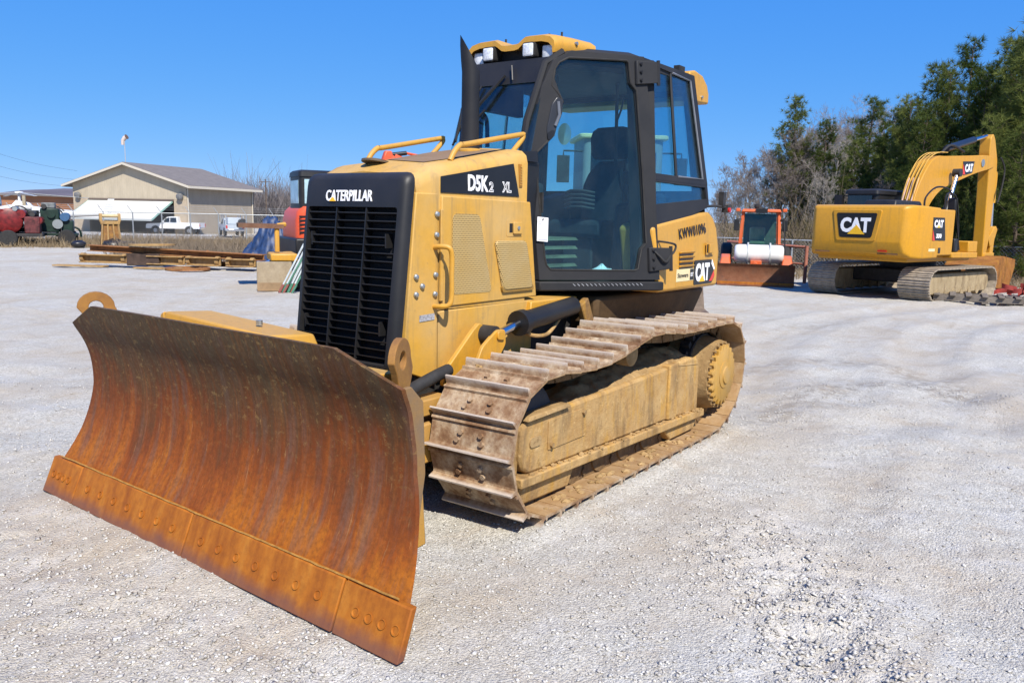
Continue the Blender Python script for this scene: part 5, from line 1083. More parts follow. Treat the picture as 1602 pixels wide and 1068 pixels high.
for s in (-1, 1):
    m = MB(); m.bx(.55,.60,s*1.06-.11,s*1.06+.11,2.25,2.72); m.tube([(.58,s*.72,2.80),(.58,s*1.06,2.80),(.58,s*1.06,2.70)], .018, 6); m.build('mirror', DARK, WL, bevel=.02)
    for x in (-1.05, 1.15):
        m = MB(); m.lathe([(.30,-.22),(.58,-.23),(.66,-.17),(.66,.17),(.58,.23),(.30,.22)], (x,s*.98,.66), (0,1,0), 30); wl_ = m.build('wheel', RUBBER, WL)
        m = MB(); m.lathe([(.02,-.20),(.30,-.20),(.32,-.16),(.32,.16),(.30,.20),(.02,.20)], (x,s*.98,.66), (0,1,0), 22); m.build('rim', CREAM, wl_)
        lugs = MB()
        for k in range(18):
            t = 2*math.pi*k/18
            for q in (-1, 1): lugs.box((x+.675*math.cos(t+q*.06), s*.98+q*.11, .66+.675*math.sin(t+q*.06)), (.05,.17,.05), Matrix.Rotation(-t,3,'Y') @ Matrix.Rotation(q*.5,3,'X'))
        lugs.build('tread', plain('dusty_rubber', (.12,.115,.105), .85, var=.3), wl_)

# ================================================================== MINI EXCAVATOR, ORANGE AND BLACK
REDOR = paint('mini_orange', (.66,.075,.018), (.4,.2,.12), .12, .35, scale=2)
MX = thing('mini_excavator', 'compact orange and black mini excavator half hidden behind the radiator grille', 'excavator', (-9.05,-11.95,0), R(62))
MX.scale = (1.06,1.06,1.06)
def MP(mb, name, mat, parent=MX, **k): return mb.build(name, mat, parent, **k)
m = MB(); m.loft([[(x,y,z) for x, y in round_poly([(-.52,-.50),(.52,-.50),(.52,.50),(-.52,.50)], .10, 4)] for z in (1.02,2.30)]); m.loft([[(x,y,z) for x, y in round_poly([(-.54+i,-.52+i),(.54-i,-.52+i),(.54-i,.52-i),(-.54+i,.52-i)], .10, 4)] for z, i in ((2.30,0),(2.40,.01),(2.44,.06))]); MC = MP(m, 'cab', BLACK, ang=40)
for y in (-.51,.505):
    m = MB(); m.bx(-.40,.40,y,y+.006,1.72,2.22); m.build('cab_window', plain('bright_glass', (.30,.42,.45), .08, var=.5, scale=3, spec=.7), MC)
m = MB(); m.bx(.523,.53,-.40,.40,1.72,2.24); m.build('cab_window', plain('bright_glass_front', (.30,.42,.45), .08, var=.5, scale=3, spec=.7), MC)
m = MB(); m.bx(.50,.56,.30,.36,2.30,2.36); m.build('cab_lamp', LAMPGL, MC)
m = MB(); m.loft([[(x,y,z) for x, y in round_poly([(-1.05+i,-.60+i),(.60,-.60+i),(.60,.60-i),(-1.05+i,.60-i)], .20, 5)] for z, i in ((.98,.0),(1.35,.0),(1.55,.04),(1.66,.14))]); MBD = MP(m, 'body', REDOR, ang=50)
for k in range(5):
    m = MB(); m.bx(.24,.50,.598,.606,1.08+.085*k,1.12+.085*k); m.build('vent_slot', DECALBK, MBD); m = MB(); m.bx(.601,.607,-.54,-.30,1.08+.085*k,1.12+.085*k); m.build('vent_slot', DECALBK, MBD)
m = MB(); m.bx(.601,.607,-.16,.06,1.42,1.52); m.build('lamp', AMBER, MBD)
m = MB(); m.bx(-.95,.95,-.70,.70,.62,.98); MP(m, 'turntable', BLACK, bevel=.04)
for s in (-1, 1):
    m = MB(); m.prism(oval(-1.05,1.05,.55), 'y', s*.72-.18, s*.72+.18); MP(m, 'track', RUBBER, bevel=.02)
m = MB(); m.tube([(.45,.45,.95),(.3,.95,1.35),(.05,1.45,2.2),(-.05,1.80,2.84)], [.14,.14,.14,.11], 8); m.tube([(-.05,1.80,2.84),(.0,2.3,2.62),(.1,2.7,1.9)], [.11,.10,.08], 8); MP(m, 'boom', REDOR, ang=30)
m = MB(); m.cyl((-.05,1.66,2.88),(-.02,2.10,2.95),.05,12); MP(m, 'stick_cylinder', BLACK)
m = MB(); m.cyl((-.02,2.08,2.95),(.0,2.42,2.90),.03,10); MP(m, 'stick_cylinder_rod', REDOR)
m = MB(); m.hexa([(-.15,1.50,2.74),(.05,1.50,2.74),(.05,1.80,2.74),(-.15,1.80,2.74),(-.12,1.58,2.98),(.02,1.58,2.98),(.02,1.74,2.98),(-.12,1.74,2.98)]); MP(m, 'boom_knuckle', REDOR, bevel=.03)

# ================================================================== YELLOW CANOPY MACHINE WITH TAN BLADE
CM = thing('compact_crawler', 'small yellow canopy crawler with flat dark roof and worn tan blade', 'crawler', (-7.0,-11.1,0), R(56))
TANST = caked('blade_tan', (.26,.20,.13), (.38,.31,.21), (.30,.24,.16), .3, (.20,.15,.10))
m = MB(); m.bx(.62,.68,-.34,.36,.16,.60); CB = m.build('blade', TANST, CM, bevel=.01)
m = MB(); m.bx(.68,.70,-.34,.36,.0,.17); m.build('cutting_edge', plain('edge_tan', (.26,.17,.09), .7, var=.2), CB)
m = MB(); m.bx(-.6,.55,-.05,.50,.60,.76); m.build('body', YEL, CM, bevel=.03)
m = MB(); m.tube([(.12,.12,.78),(.12,.12,1.26),(.08,.16,1.34),(.0,.30,1.36)], .052, 8); m.build('canopy_post', YEL, CM)
m = MB(); m.hexa([(-.75,-.66,1.28),(.20,-.66,1.28),(.20,.26,1.27),(-.75,.26,1.27),(-.75,-.66,1.37),(.20,-.66,1.37),(.20,.26,1.36),(-.75,.26,1.36)]); m.build('canopy_roof', caked('roof_rust', (.12,.060,.035), (.20,.11,.07), (.09,.07,.06), .5), CM)
for s in (-1,1):
    m = MB(); m.prism(oval(-.75,.55,.42), 'y', .20+s*.28-.13, .20+s*.28+.13); m.build('track', RUBBER, CM)

# ================================================================== BUNDLE OF POLES
PB = [((.0,0),(.36,.34),'w'),((.06,.03),(.50,.30),'w'),((.10,-.06),(.56,.20),'g'),((.17,.0),(.60,.30),'w'),((.22,.05),(.66,.22),'w'),((.26,-.02),(.70,.26),'g'),((.13,.08),(.46,.42),'w')]
PWH = plain('galvanised', (.46,.50,.49), .45, metal=.3, var=.2); PGR = plain('pole_green', (.045,.16,.10), .55, var=.3)
ax_ = Vector((-.577,.816,0)); dp_ = Vector((-.816,-.577,0))
for k, (a, b, c) in enumerate(PB):
    base = Vector((-6.42,-10.13,.0)); p0_ = base+ax_*a[0]*1.0+dp_*a[1]; p1_ = base+ax_*b[0]*1.05+dp_*(b[1]+.2)
    rd = .020 if c == 'w' else .016; z1 = (.98,1.10,1.06,1.14,1.12,1.02,.90)[k]
    t_ = thing('pole', ['short galvanised pole at the left of the leaning bundle','galvanised pole second from the left in the leaning bundle','thin green pole in the middle of the leaning bundle','longest galvanised pole near the middle of the leaning bundle','galvanised pole right of the middle of the leaning bundle','thin green pole at the right of the leaning bundle','rear galvanised pole leaning behind the others in the bundle'][k], 'pole', tuple(p0_), 0, 'poles leaning beside the compact crawler')
    d_ = Vector((p1_.x-p0_.x, p1_.y-p0_.y, z1)); m = MB(); m.cyl((0,0,.012), d_, rd, 8); m.build('shaft', PWH if c == 'w' else PGR, t_)
    m = MB(); m.cyl(d_*.0+Vector((0,0,.0)), d_*.16, rd*1.5, 8); m.build('foot_sleeve', PGR if k % 2 else plain('sleeve_red', (.20,.06,.045), .7), t_)

# ================================================================== STEEL PILE (left mid ground)
RUST = caked('steel_rust', (.20,.085,.032), (.31,.15,.065), (.38,.19,.055), .4, (.11,.06,.035))
OCHRE = caked('ochre_paint', (.30,.185,.075), (.40,.27,.13), (.36,.19,.04), .4, (.17,.105,.06))
def ibeam(L, h, w, t=.02):
    m = MB(); m.bx(0,L,-w/2,w/2,0,t); m.bx(0,L,-w/2,w/2,h-t,h); m.bx(0,L,-t/2,t/2,t,h-t); return m
ANG = math.atan2(4.05,-2.28)    # along the pile, from its left end to its right end
pile0 = Vector((-7.6,-20.0,0)); ua = Vector((math.cos(ANG), math.sin(ANG), 0)); na = Vector((-ua.y, ua.x, 0))
if na.dot(Vector((4.4,3.4,0))-pile0) < 0: na = -na      # towards the camera
def on_pile(s_, d, z=0): p = pile0+ua*s_+na*d; return (p.x, p.y, z)
b1 = ibeam(5.1,.17,.30).build('steel_beam', RUST, None, bevel=.004); b1.location = on_pile(.15,0,.42); b1.rotation_euler = (0,R(1.6),ANG); tag(b1, 'long rusty steel beam lying across the top of the scrap pile', 'beam', None)
b2 = ibeam(2.2,.14,.26).build('steel_beam', RUST, None, bevel=.004); b2.location = on_pile(3.4,-.35,.06); b2.rotation_euler = (0,0,ANG+.05); tag(b2, 'shorter rusty beam on the ground at the right end of the scrap pile', 'beam', None)
blk = [(.0,.16,1.35,.24,'ochre steel channel at the left end of the scrap pile'),(1.95,.10,1.05,.24,'ochre steel channel left of the middle of the scrap pile'),(3.1,.12,.95,.24,'ochre steel channel right of the middle of the scrap pile'),(4.25,.12,.80,.22,'pale ochre steel channel at the right end of the scrap pile')]
for s_, d, L, h, lab in blk:
    t_ = thing('steel_channel', lab, 'channel', on_pile(s_,d,.10), ANG, 'channels under the long beam')
    m = MB(); m.bx(0,L,-.02,.02,0,h); m.bx(0,L,-.16,-.02,0,.03); m.bx(0,L,-.16,-.02,h-.03,h); m.build('web', OCHRE, t_, bevel=.006)
    for x in (.06, L-.06): m = MB(); m.lathe([(.05,-.09),(.135,-.08),(.135,.02),(.05,.03)], (x,.03,h*.55), (1,0,0), 18); m.build('end_boss', OCHRE, t_)
def ring(name, c, ro, ri, h, lab, mat, tilt=0):
    t_ = []; n = 26; m = MB(); secs = []
    for rr, hh in ((ri,0),(ro,0),(ro,h),(ri,h),(ri,0)): secs.append([(rr*math.cos(2*math.pi*k/n), rr*math.sin(2*math.pi*k/n), hh) for k in range(n)])
    m.loft(secs, caps=False); o = m.build(name, mat, None); o.location = c; o.rotation_euler = (tilt,0,0); tag(o, lab, 'plate'); return o
ring('ring_plate', on_pile(1.9,-.2,.60), .62, .22, .05, 'flat ochre ring plate lying on top of the long steel beam', OCHRE, .03)
ring('ring_plate', on_pile(3.35,.62,.012), .58, .40, .06, 'rusty steel ring lying on the gravel in front of the pile', RUST)
for s_, d, w, l, lab in ((.25,.62,.35,1.45,'thin ochre plate on the gravel at the left of the pile'),(2.55,.70,.30,1.3,'thin ochre plate on the gravel before the middle of the pile')):
    m = MB(); m.prism(round_poly([(-l/2,-w/2),(l/2,-w/2),(l/2,w/2),(-l/2,w/2)], .06), 'z', 0, .035); o = m.build('flat_plate', OCHRE, None, bevel=.004); o.location = on_pile(s_,d,.02); o.rotation_euler = (0,0,ANG+.06); tag(o, lab, 'plate')
m = MB(); m.bx(0,.95,-.2,.2,0,.34); o = m.build('dark_box', plain('dark_rust', (.055,.035,.026), .85, var=.5, scale=5, bump=.4), None, bevel=.02); o.location = on_pile(1.35,.02,.05); o.rotation_euler = (0,0,ANG); tag(o, 'dark rusty steel box under the long beam of the pile', 'box')
for k, (s_, d, lab) in enumerate(((1.75,-1.3,'rusty scrap lump behind the left of the steel pile'),(2.9,-1.2,'rusty scrap lump behind the middle of the steel pile'),(3.9,-1.1,'rusty scrap lump behind the right of the steel pile'))):
    g = np.random.default_rng(60+k); m = MB()
    for q in range(7): c = g.uniform(-.22,.22,3); m.box((c[0], c[1], .10+abs(c[2])*.9), (g.uniform(.12,.4), g.uniform(.1,.3), g.uniform(.06,.16)), Euler(tuple(g.uniform(-.5,.5,3))).to_matrix())
    o = m.build('scrap_lump', RUST, None); o.location = on_pile(s_,d,0); tag(o, lab, 'scrap')
m = MB(); m.bx(0,.34,-.16,.16,0,.42); m.bx(-.05,.40,-.20,.20,.36,.44); m.cyl((.17,-.24,.2),(.17,.24,.2),.12,14); o = m.build('ochre_casting', OCHRE, None, bevel=.02); o.location = on_pile(5.75,.3,0); o.rotation_euler = (0,0,ANG); tag(o, 'small ochre steel casting standing right of the pile', 'casting')
m = MB(); g = np.random.default_rng(9)
for q in range(6): c = g.uniform(-.2,.2,2); m.box((c[0],c[1],.06+.03*q), (.4,.3,.05), Euler((g.uniform(-.3,.3),g.uniform(-.3,.3),g.uniform(0,3))).to_matrix())
o = m.build('litter_heap', plain('litter_blue', (.11,.20,.42), .6, var=.6, scale=2), None); o.location = on_pile(4.9,-1.8,.0); tag(o, 'small heap of blue and white litter by the grass', 'litter')

# standing bucket and black bags near the fence
BU = thing('excavator_bucket', 'yellow excavator bucket standing upright before the chain link fence', 'bucket', (-13.55,-29.5,0), R(66))
m = MB(); m.hexa([(-.25,-.40,.0),(.30,-.40,.0),(.30,.40,.0),(-.25,.40,.0),(-.14,-.30,1.02),(.16,-.30,1.02),(.16,.30,1.02),(-.14,.30,1.02)]); m.build('shell', caked('bucket_brown', (.15,.075,.03), (.26,.14,.06), (.42,.22,.04), .5), BU, bevel=.03)
for y in (-.36,-.12,.12,.36):
    m = MB(); m.bar((.33,y,.0),(.19,y*.78,1.05),.05,.06); m.build('rib', OCHRE, BU)
m = MB(); m.bx(-.12,.24,-.36,.36,.96,1.10); m.build('lip', OCHRE, BU, bevel=.02)
for y in (-.34,.34): m = MB(); m.prism(round_poly([(-.10,1.05),(.20,1.05),(.17,1.40),(-.05,1.40)], .07), 'y', y-.05, y+.05); m.build('ear', OCHRE, BU)
m = MB(); m.cyl((.06,-.32,1.30),(.06,.32,1.30),.07,16); m.build('pin_bar', plain('pin_cream', (.50,.40,.22), .5), BU)
BAGM = plain('black_plastic', (.018,.018,.022), .35, var=.3)
for k, (px, py, rx, rz, lab) in enumerate(((-12.6,-30.2,.28,.30,'black bag on the ground left of the standing bucket'),(-13.5,-29.2,.42,.38,'larger black bag on the ground right of the standing bucket'),(-14.0,-29.0,.40,.30,'black bag farthest right of the standing bucket'))):
    g = np.random.default_rng(80+k); m = MB(); n = 14; secs = []
    for a in range(8):
        th = math.pi*a/7; secs.append([(rx*max(.02,math.sin(th))*math.cos(2*math.pi*j/n)*(1+g.uniform(-.16,.16)), rx*max(.02,math.sin(th))*math.sin(2*math.pi*j/n)*(1+g.uniform(-.16,.16)), rz*(.5-.5*math.cos(th))*(1+g.uniform(-.1,.1))) for j in range(n)])
    m.loft(secs); o = m.build('black_bag', BAGM, None, ang=70); o.location = (px,py,0); tag(o, lab, 'bag')

# blue tarpaulin heap
TARP = plain('blue_tarp', (.016,.036,.095), .5, var=.5, scale=4, bump=.2); DIRT = caked('dirt_heap', (.16,.105,.06), (.27,.19,.115), (.2,.14,.08), .3, (.10,.07,.045))
hx, hy = np.meshgrid(np.linspace(-2.6,2.6,70), np.linspace(-1.6,1.6,44), indexing='ij')
hz = 1.75*np.exp(-((hx+.5)/1.45)**2-(hy/1.05)**2)+.75*np.exp(-((hx-1.2)/.9)**2-(hy/.9)**2)+(fbm(hx*2.2,hy*2.2,31)-.5)*.75+(fbm(hx*7,hy*7,33)-.5)*.09
hz = hz*smooth(0,.4,1.6-np.abs(hy))*smooth(0,.5,2.6-np.abs(hx))
TP = thing('tarp_heap', 'dirt heap under a crumpled blue tarpaulin beside the scrap pile', 'heap', (-12.75,-18.0,-.02), R(125)); TP.scale = (.50,.60,.78)
obj('dirt', grid_mesh('dirt', hx, hy, hz-.02), DIRT, TP, ang=0)
mk = (hy > -.2) | (hx < -.3); z2 = hz+.03+(fbm(hx*4,hy*4,55)-.5)*.08; z2 = np.where((fbm(hx*1.6,hy*1.6,77) > .62) & (hz > .9), hz-.08, z2)
obj('tarpaulin', grid_mesh('tarpaulin', hx, hy, z2-.09*(hx > 1.9)), TARP, TP, ang=0)

# pallet, red straps and concrete blocks at the right edge
WOOD = plain('grey_pallet_wood', (.16,.135,.11), .8, var=.35, scale=6, bump=.3)
PLT = thing('pallet', 'grey wooden pallet lying in front of the excavator bucket', 'pallet', (-16.35,1.35,0), R(98))
for k in range(3): m = MB(); m.bx(-1.0,1.0,-.42+.42*k-.04,-.42+.42*k+.04,.03,.14); m.build('runner', WOOD, PLT, bevel=.006)
for k in range(7): m = MB(); x = -.93+.31*k; m.bx(x-.06,x+.06,-.52,.52,.14,.17); m.build('deck_board', WOOD, PLT, bevel=.004)
for k in range(3): m = MB(); x = -.9+.9*k; m.bx(x-.06,x+.06,-.52,.52,.0,.03); m.build('bottom_board', WOOD, PLT)
PL2 = copy_tree(PLT); PL2.location = (-16.55,2.75,0); PL2.rotation_euler = (0,0,R(92)); PL2['label'] = 'second grey pallet at the right edge beside the red straps'
RED = plain('red_webbing', (.30,.040,.030), .7, var=.35, scale=5, bump=.2)
g = np.random.default_rng(21); ST_ = []
for k in range(7):
    m = MB(); pts = []; a0 = g.uniform(0,6.28)
    for q in range(9): a = a0+q*.7*(1 if k % 2 else -1); pts.append((.30*math.cos(a)*(1-.05*q), .24*math.sin(a)*(1-.05*q), .06+.022*q))
    path = smooth_path(pts, 4); secs = [[(p.x,p.y,p.z-.05),(p.x+.012,p.y,p.z-.05),(p.x+.012,p.y,p.z+.05),(p.x,p.y,p.z+.05)] for p in path]; m.loft(secs)
    t_ = m.build('strap_coil', RED, None); t_.location = (-16.45-.10*(k % 2), 1.75+.22*k, .16); tag(t_, ['red strap coil','faded red strap coil','slack red strap coil','tight red strap coil','tall red strap coil','flat red strap coil','last red strap coil'][k]+' '+['nearest the excavator bucket on the pallet','second from the left on the pallets','third from the left on the pallets','in the middle of the row on the pallets','third from the right on the pallets','second from the right on the pallets','at the right edge of the photo on the pallets'][k], 'strap', 'strap coils on the pallets')
BLKM = plain('concrete_block', (.38,.37,.36), .9, var=.15, scale=6, bump=.3)
k = 0
for row in range(4):
    for cix in range(3 if row < 3 else 1):
        m = MB(); m.bx(-.10,.10,-.20,.20,0,.19); o = m.build('concrete_block', BLKM, None, bevel=.008); o.location = (-20.6,2.05+.42*cix+(.0 if row < 3 else .1),.10+.20*row); o.rotation_euler = (0,0,g.uniform(-.05,.05))
        tag(o, 'grey concrete block, %s of the stack, %s' % (['bottom row','second row','third row','topmost alone'][row], ['left end','middle','right end'][cix]), 'block', 'stacked concrete blocks')
m = MB(); m.bx(-.35,.35,-.15,1.15,0,.09); o = m.build('block_pallet', WOOD, None); o.location = (-20.6,2.05,0); tag(o, 'low pallet carrying the stacked concrete blocks', 'pallet')

# red pipe gate between the tractor and the excavator
GT = thing('pipe_gate', 'faded red pipe gate between the sweeper tractor and the excavator', 'gate', (-18.74,-3.24,0), 0)
GRED = plain('faded_red_pipe', (.34,.13,.085), .65, var=.25, scale=6)
m = MB(); m.cyl((0,0,-.1),(0,0,1.02),.05,10); m.build('post', GRED, GT)
m = MB(); m.cyl((0,0,.98),(-.9,-2.6,1.04),.042,10); m.build('top_rail', GRED, GT)
m = MB(); m.cyl((0,0,.52),(-.9,-2.6,.55),.03,8); m.build('lower_rail', GRED, GT)

# ================================================================== TRAILERS AT THE LEFT EDGE
DGREEN = plain('dark_green', (.008,.024,.016), .5, var=.5, scale=5); CRED = plain('chipper_red', (.14,.009,.009), .45, var=.6, scale=6)
def wheel(parent, c, r, w, rim):
    m = MB(); m.lathe([(r*.55,-w/2),(r*.9,-w/2),(r,-w*.3),(r,w*.3),(r*.9,w/2),(r*.55,w/2)], c, (0,1,0), 24); o = m.build('wheel', RUBBER, parent); m = MB(); m.lathe([(.02,-w*.35),(r*.55,-w*.45),(r*.58,-w*.3),(r*.58,w*.3),(r*.55,w*.45),(.02,w*.35)], c, (0,1,0), 20); m.build('rim', rim, o)
RZ = R(150)      # local +X runs to the image right
ENG = thing('engine_trailer', 'dark green engine trailer with silver rimmed wheel by the fence', 'trailer', (-12.9,-33.0,0), RZ)
m = MB(); m.bx(-1.5,1.0,-.55,.55,.42,.52); m.build('chassis', DGREEN, ENG, bevel=.01)
for y in (-.75,.75): wheel(ENG, (.62,y,.34), .34, .22, plain('silver_rim', (.55,.56,.58), .35, metal=.5))
m = MB(); m.tube(smooth_path([(.14,.75,.34),(.22,.75,.66),(.62,.75,.80),(1.0,.75,.66),(1.08,.75,.34)], 5), .05, 6); m.build('fender', DGREEN, ENG)
m = MB(); m.bx(-1.35,-.45,-.45,.45,.55,1.45); m.build('engine_cover', plain('engine_black', (.022,.024,.024), .5, var=.4), ENG, bevel=.04)
m = MB(); m.bx(-.35,.35,-.4,.4,.55,1.55); m.build('engine_block', DGREEN, ENG, bevel=.05)
for k, (x, z, r_) in enumerate(((.05,1.30,.16),(-.2,1.62,.10),(.28,.9,.2),(.55,1.20,.18))): m = MB(); m.cyl((x,-.48,z),(x,.50,z),r_,14); m.build('pulley', (DGREEN, DARK, BOLT, plain('pump_blue', (.04,.10,.20), .5))[k], ENG)
m = MB(); m.tube(smooth_path([(-.4,.42,.7),(-.1,.5,1.4),(.3,.48,1.5),(.6,.45,1.0)], 5), .03, 6); m.tube(smooth_path([(-.5,.46,1.3),(0,.5,1.7),(.5,.4,1.45)], 5), .022, 6); m.build('hose', RUBBER, ENG)
m = MB(); m.bx(-.30,.20,-.3,.3,1.55,1.78); m.build('rocker_cover', plain('cover_grey', (.16,.17,.17), .5, var=.4), ENG, bevel=.03)
m = MB(); m.bx(.40,.85,-.35,.35,.55,1.05); m.build('fuel_tank', DGREEN, ENG, bevel=.03)
m = MB(); m.cyl((-.95,.1,1.45),(-.95,.1,2.05),.07,12); m.build('muffler', plain('muffler_tan', (.36,.30,.20), .7), ENG)
m = MB(); m.cyl((-1.3,.1,1.52),(-.7,.1,1.55),.12,14); m.build('air_cleaner', plain('cleaner_white', (.5,.5,.5), .5), ENG)
m = MB(); m.cyl((-1.3,.62,.0),(-1.3,.62,.75),.035,8); m.build('jack', WHITE, ENG); m = MB(); m.tube([(-1.5,0,.47),(-2.2,0,.47)], .05, 8); m.build('drawbar', DGREEN, ENG)
CH = thing('wood_chipper', 'red wood chipper with round drum hood at the left edge', 'chipper', (-11.2,-32.6,0), RZ)
m = MB(); m.lathe([(.02,-.36),(.40,-.36),(.50,-.30),(.50,.30),(.40,.36),(.02,.36)], (-.1,0,1.02), (0,1,0), 30); m.build('drum', CRED, CH)
m = MB(); m.lathe([(.30,.43),(.34,.47),(.30,.50)], (-.1,0,1.12), (0,1,0), 20); m.lathe([(.10,.43),(.12,.52),(.08,.55)], (.28,0,.82), (0,1,0), 14); m.build('pulley', BOLT, CH)
m = MB(); m.hexa([(-1.5,-.6,.65),(-.5,-.5,.7),(-.5,.5,.7),(-1.5,.6,.65),(-1.7,-.75,1.35),(-.55,-.5,1.6),(-.55,.5,1.6),(-1.7,.75,1.35)]); m.build('feed_hopper', plain('hopper_grey', (.055,.06,.075), .5, var=.3), CH, bevel=.02)
m = MB(); m.bx(-1.3,1.1,-.5,.5,.40,.52); m.build('chassis', DARK, CH, bevel=.02); m = MB(); m.bx(.45,1.0,-.4,.4,.52,1.2); m.build('engine', plain('engine_red_black', (.09,.02,.02), .6, var=.7, scale=9), CH, bevel=.04)
for y in (-.6,.6): wheel(CH, (-.1,y,.33), .33, .2, plain('dull_rim', (.3,.3,.3), .5))
for k, (x, z, r_, mt) in enumerate(((.35,1.30,.17,CRED),(.55,.95,.13,BOLT),(-.35,1.35,.14,CRED),(.75,1.30,.10,DARK),(.15,1.50,.09,BOLT),(.95,1.05,.15,CRED))): m = MB(); m.cyl((x,-.35,z),(x,.46+.03*k,z),r_,12); m.build('pulley', mt, CH)
m = MB(); m.tube(smooth_path([(-.4,.45,.8),(-.1,.55,1.5),(.4,.52,1.55),(.8,.5,.9)], 5), .03, 6); m.tube(smooth_path([(.3,.5,.6),(.6,.55,1.2),(1.1,.5,1.1)], 5), .025, 6); m.build('hose', RUBBER, CH)
m = MB(); m.hexa([(-.75,.44,.55),(-.20,.44,.55),(-.20,.50,.55),(-.75,.50,.55),(-.70,.44,1.20),(-.45,.44,1.42),(-.45,.50,1.42),(-.70,.50,1.20)]); m.build('belt_guard', plain('guard_black', (.02,.02,.022), .5), CH)
m = MB(); m.tube(smooth_path([(-.9,0,1.5),(-.7,0,1.75),(-.35,0,1.80)], 4), .20, 14); m.build('chute', plain('chute_blue', (.22,.40,.50), .4), CH)

# ================================================================== HELICOPTER behind the fence
HEL = thing('helicopter', 'white helicopter with dark canopy parked behind the fence', 'helicopter', (-22.6,-57.6,-.85), R(148))
HW = plain('helicopter_white', (.62,.63,.63), .3, var=.04)
secs = []
for x, r_, zc, wy in ((-2.6,.10,1.2,.6),(-2.3,.55,1.25,1),(-1.6,.92,1.4,1),(-.6,1.05,1.5,1),(.4,.98,1.55,1),(1.1,.70,1.75,.9),(1.7,.38,1.95,.8),(3.6,.22,2.0,.8),(5.4,.15,2.05,.8)):
    secs.append([(x, r_*.9*wy*math.cos(t), zc+r_*math.sin(t)) for t in [2*math.pi*k/18 for k in range(18)]])
m = MB(); m.loft(secs); m.build('fuselage', HW, HEL, ang=60)
m = MB(); secs = []
for x, r_ in ((-2.45,.30),(-2.1,.68),(-1.6,.90),(-1.1,.98)): secs.append([(x, r_*.93*math.cos(t), 1.55+r_*.82*math.sin(t)) for t in [math.pi*k/12 for k in range(13)]])
m.loft(secs, caps=False, closed=False); m.build('canopy', GLASSB, HEL)
m = MB(); m.hexa([(-.5,-.35,2.45),(.9,-.30,2.35),(.9,.30,2.35),(-.5,.35,2.45),(-.2,-.2,2.85),(.6,-.2,2.7),(.6,.2,2.7),(-.2,.2,2.85)]); m.cyl((0,0,2.8),(0,0,3.35),.09,12); m.build('rotor_mast', HW, HEL, bevel=.03)
m = MB(); m.lathe([(.02,0),(.30,.02),(.26,.12),(.02,.16)], (0,0,3.30), (0,0,1), 16); m.build('rotor_hub', HW, HEL)
for a in (20,110,200,290): m = MB(); d = Vector((math.cos(R(a)), math.sin(R(a)), 0)); m.bar((d*.25)+Vector((0,0,3.36)), (d*4.4)+Vector((0,0,3.12)), .22, .03); m.build('rotor_blade', plain('blade_grey', (.35,.37,.38), .5), HEL)
m = MB(); m.hexa([(5.0,-.05,1.95),(5.6,-.05,1.95),(5.6,.05,1.95),(5.0,.05,1.95),(5.5,-.04,3.1),(5.9,-.04,3.1),(5.9,.04,3.1),(5.5,.04,3.1)]); m.build('tail_fin', HW, HEL)
for y in (-.9,.9): m = MB(); m.tube([(-2.2,y,.10),(-2.0,y,.05),(1.2,y,.05)], .05, 8); m.tube([(-1.3,y,.05),(-1.2,y*.5,.75)], .04, 8); m.tube([(.6,y,.05),(.5,y*.5,.75)], .04, 8); m.build('skid', DARK, HEL)

# ================================================================== HANGAR
def siding(name, col, freq, courses=False):
    t = NT(name); g = t.n('TexCoord').outputs['Object']; sx = t.n('SeparateXYZ', {0: g}); u = t.math('ADD', sx.outputs[0], sx.outputs[1])
    w = t.math('FRACT', t.math('MULTIPLY', sx.outputs[2] if courses else u, freq)); line = t.ramp(w, [(.0, 1), (.10, 0)])
    n = t.noise(t.coord('Object', (1, 1, .35)), 1.3, 5, .65); c2 = t.mix(t.ramp(n, [(.35, 0), (.7, 1)]), col, tuple(x*.82 for x in col))
    c2 = t.mix(t.math('MULTIPLY', line, .35), c2, tuple(x*.55 for x in col)); return t.princ(Base_Color=c2, Roughness=.75, Normal=t.bump(line, .4, .03))
FR = Vector((-53.0,-84.58,0)); uF = Vector((.292,-.956,0)).normalized(); nF = Vector((.956,.292,0)).normalized()     # uF: along the front to the image left; nF: towards the camera
HG = thing('hangar', 'cream gabled aircraft hangar with tilted white door and brown roof', 'hangar', (FR.x,FR.y,-1.3), math.atan2(uF.y,uF.x))
# local: +X along the front (to image left), +Y out of the front towards the yard
sgn = 1 if Vector((-uF.y,uF.x,0)).dot(nF) > 0 else -1
WALLC = siding('cream_siding', (.46,.39,.28), 3.0); BRICK = siding('tan_block', (.33,.275,.205), 5.0, True); ROOFM = plain('brown_shingle', (.165,.145,.130), .85, var=.15, scale=1.5, bump=.1); TRIM = plain('cream_trim', (.52,.47,.38), .6, var=.04)
Wd, Dp, EZ, RZ2 = 17.0, 12.5, 5.75, 8.15
def Y(v): return v*sgn
m = MB(); m.loft([[(0,Y(0),0),(0,Y(0),4.0),(0,Y(-.3),4.0),(0,Y(-.3),0)],[(1.85,Y(0),0),(1.85,Y(0),4.0),(1.85,Y(-.3),4.0),(1.85,Y(-.3),0)]]); m.build('front_pier', plain('tan_front_block', (.40,.325,.235), .85, var=.12, scale=3), HG)
m = MB(); m.bx(14.6,17.0,min(Y(0),Y(-.3)),max(Y(0),Y(-.3)),0,4.0); m.build('front_pier', plain('tan_front_block_far', (.40,.325,.235), .85, var=.12, scale=3), HG)
m = MB(); gp = [(0,4.02),(17,4.02),(17,EZ),(8.5,RZ2),(0,EZ)]; m.prism(gp, 'y', Y(0), Y(-.25)); m.build('gable_wall', WALLC, HG)
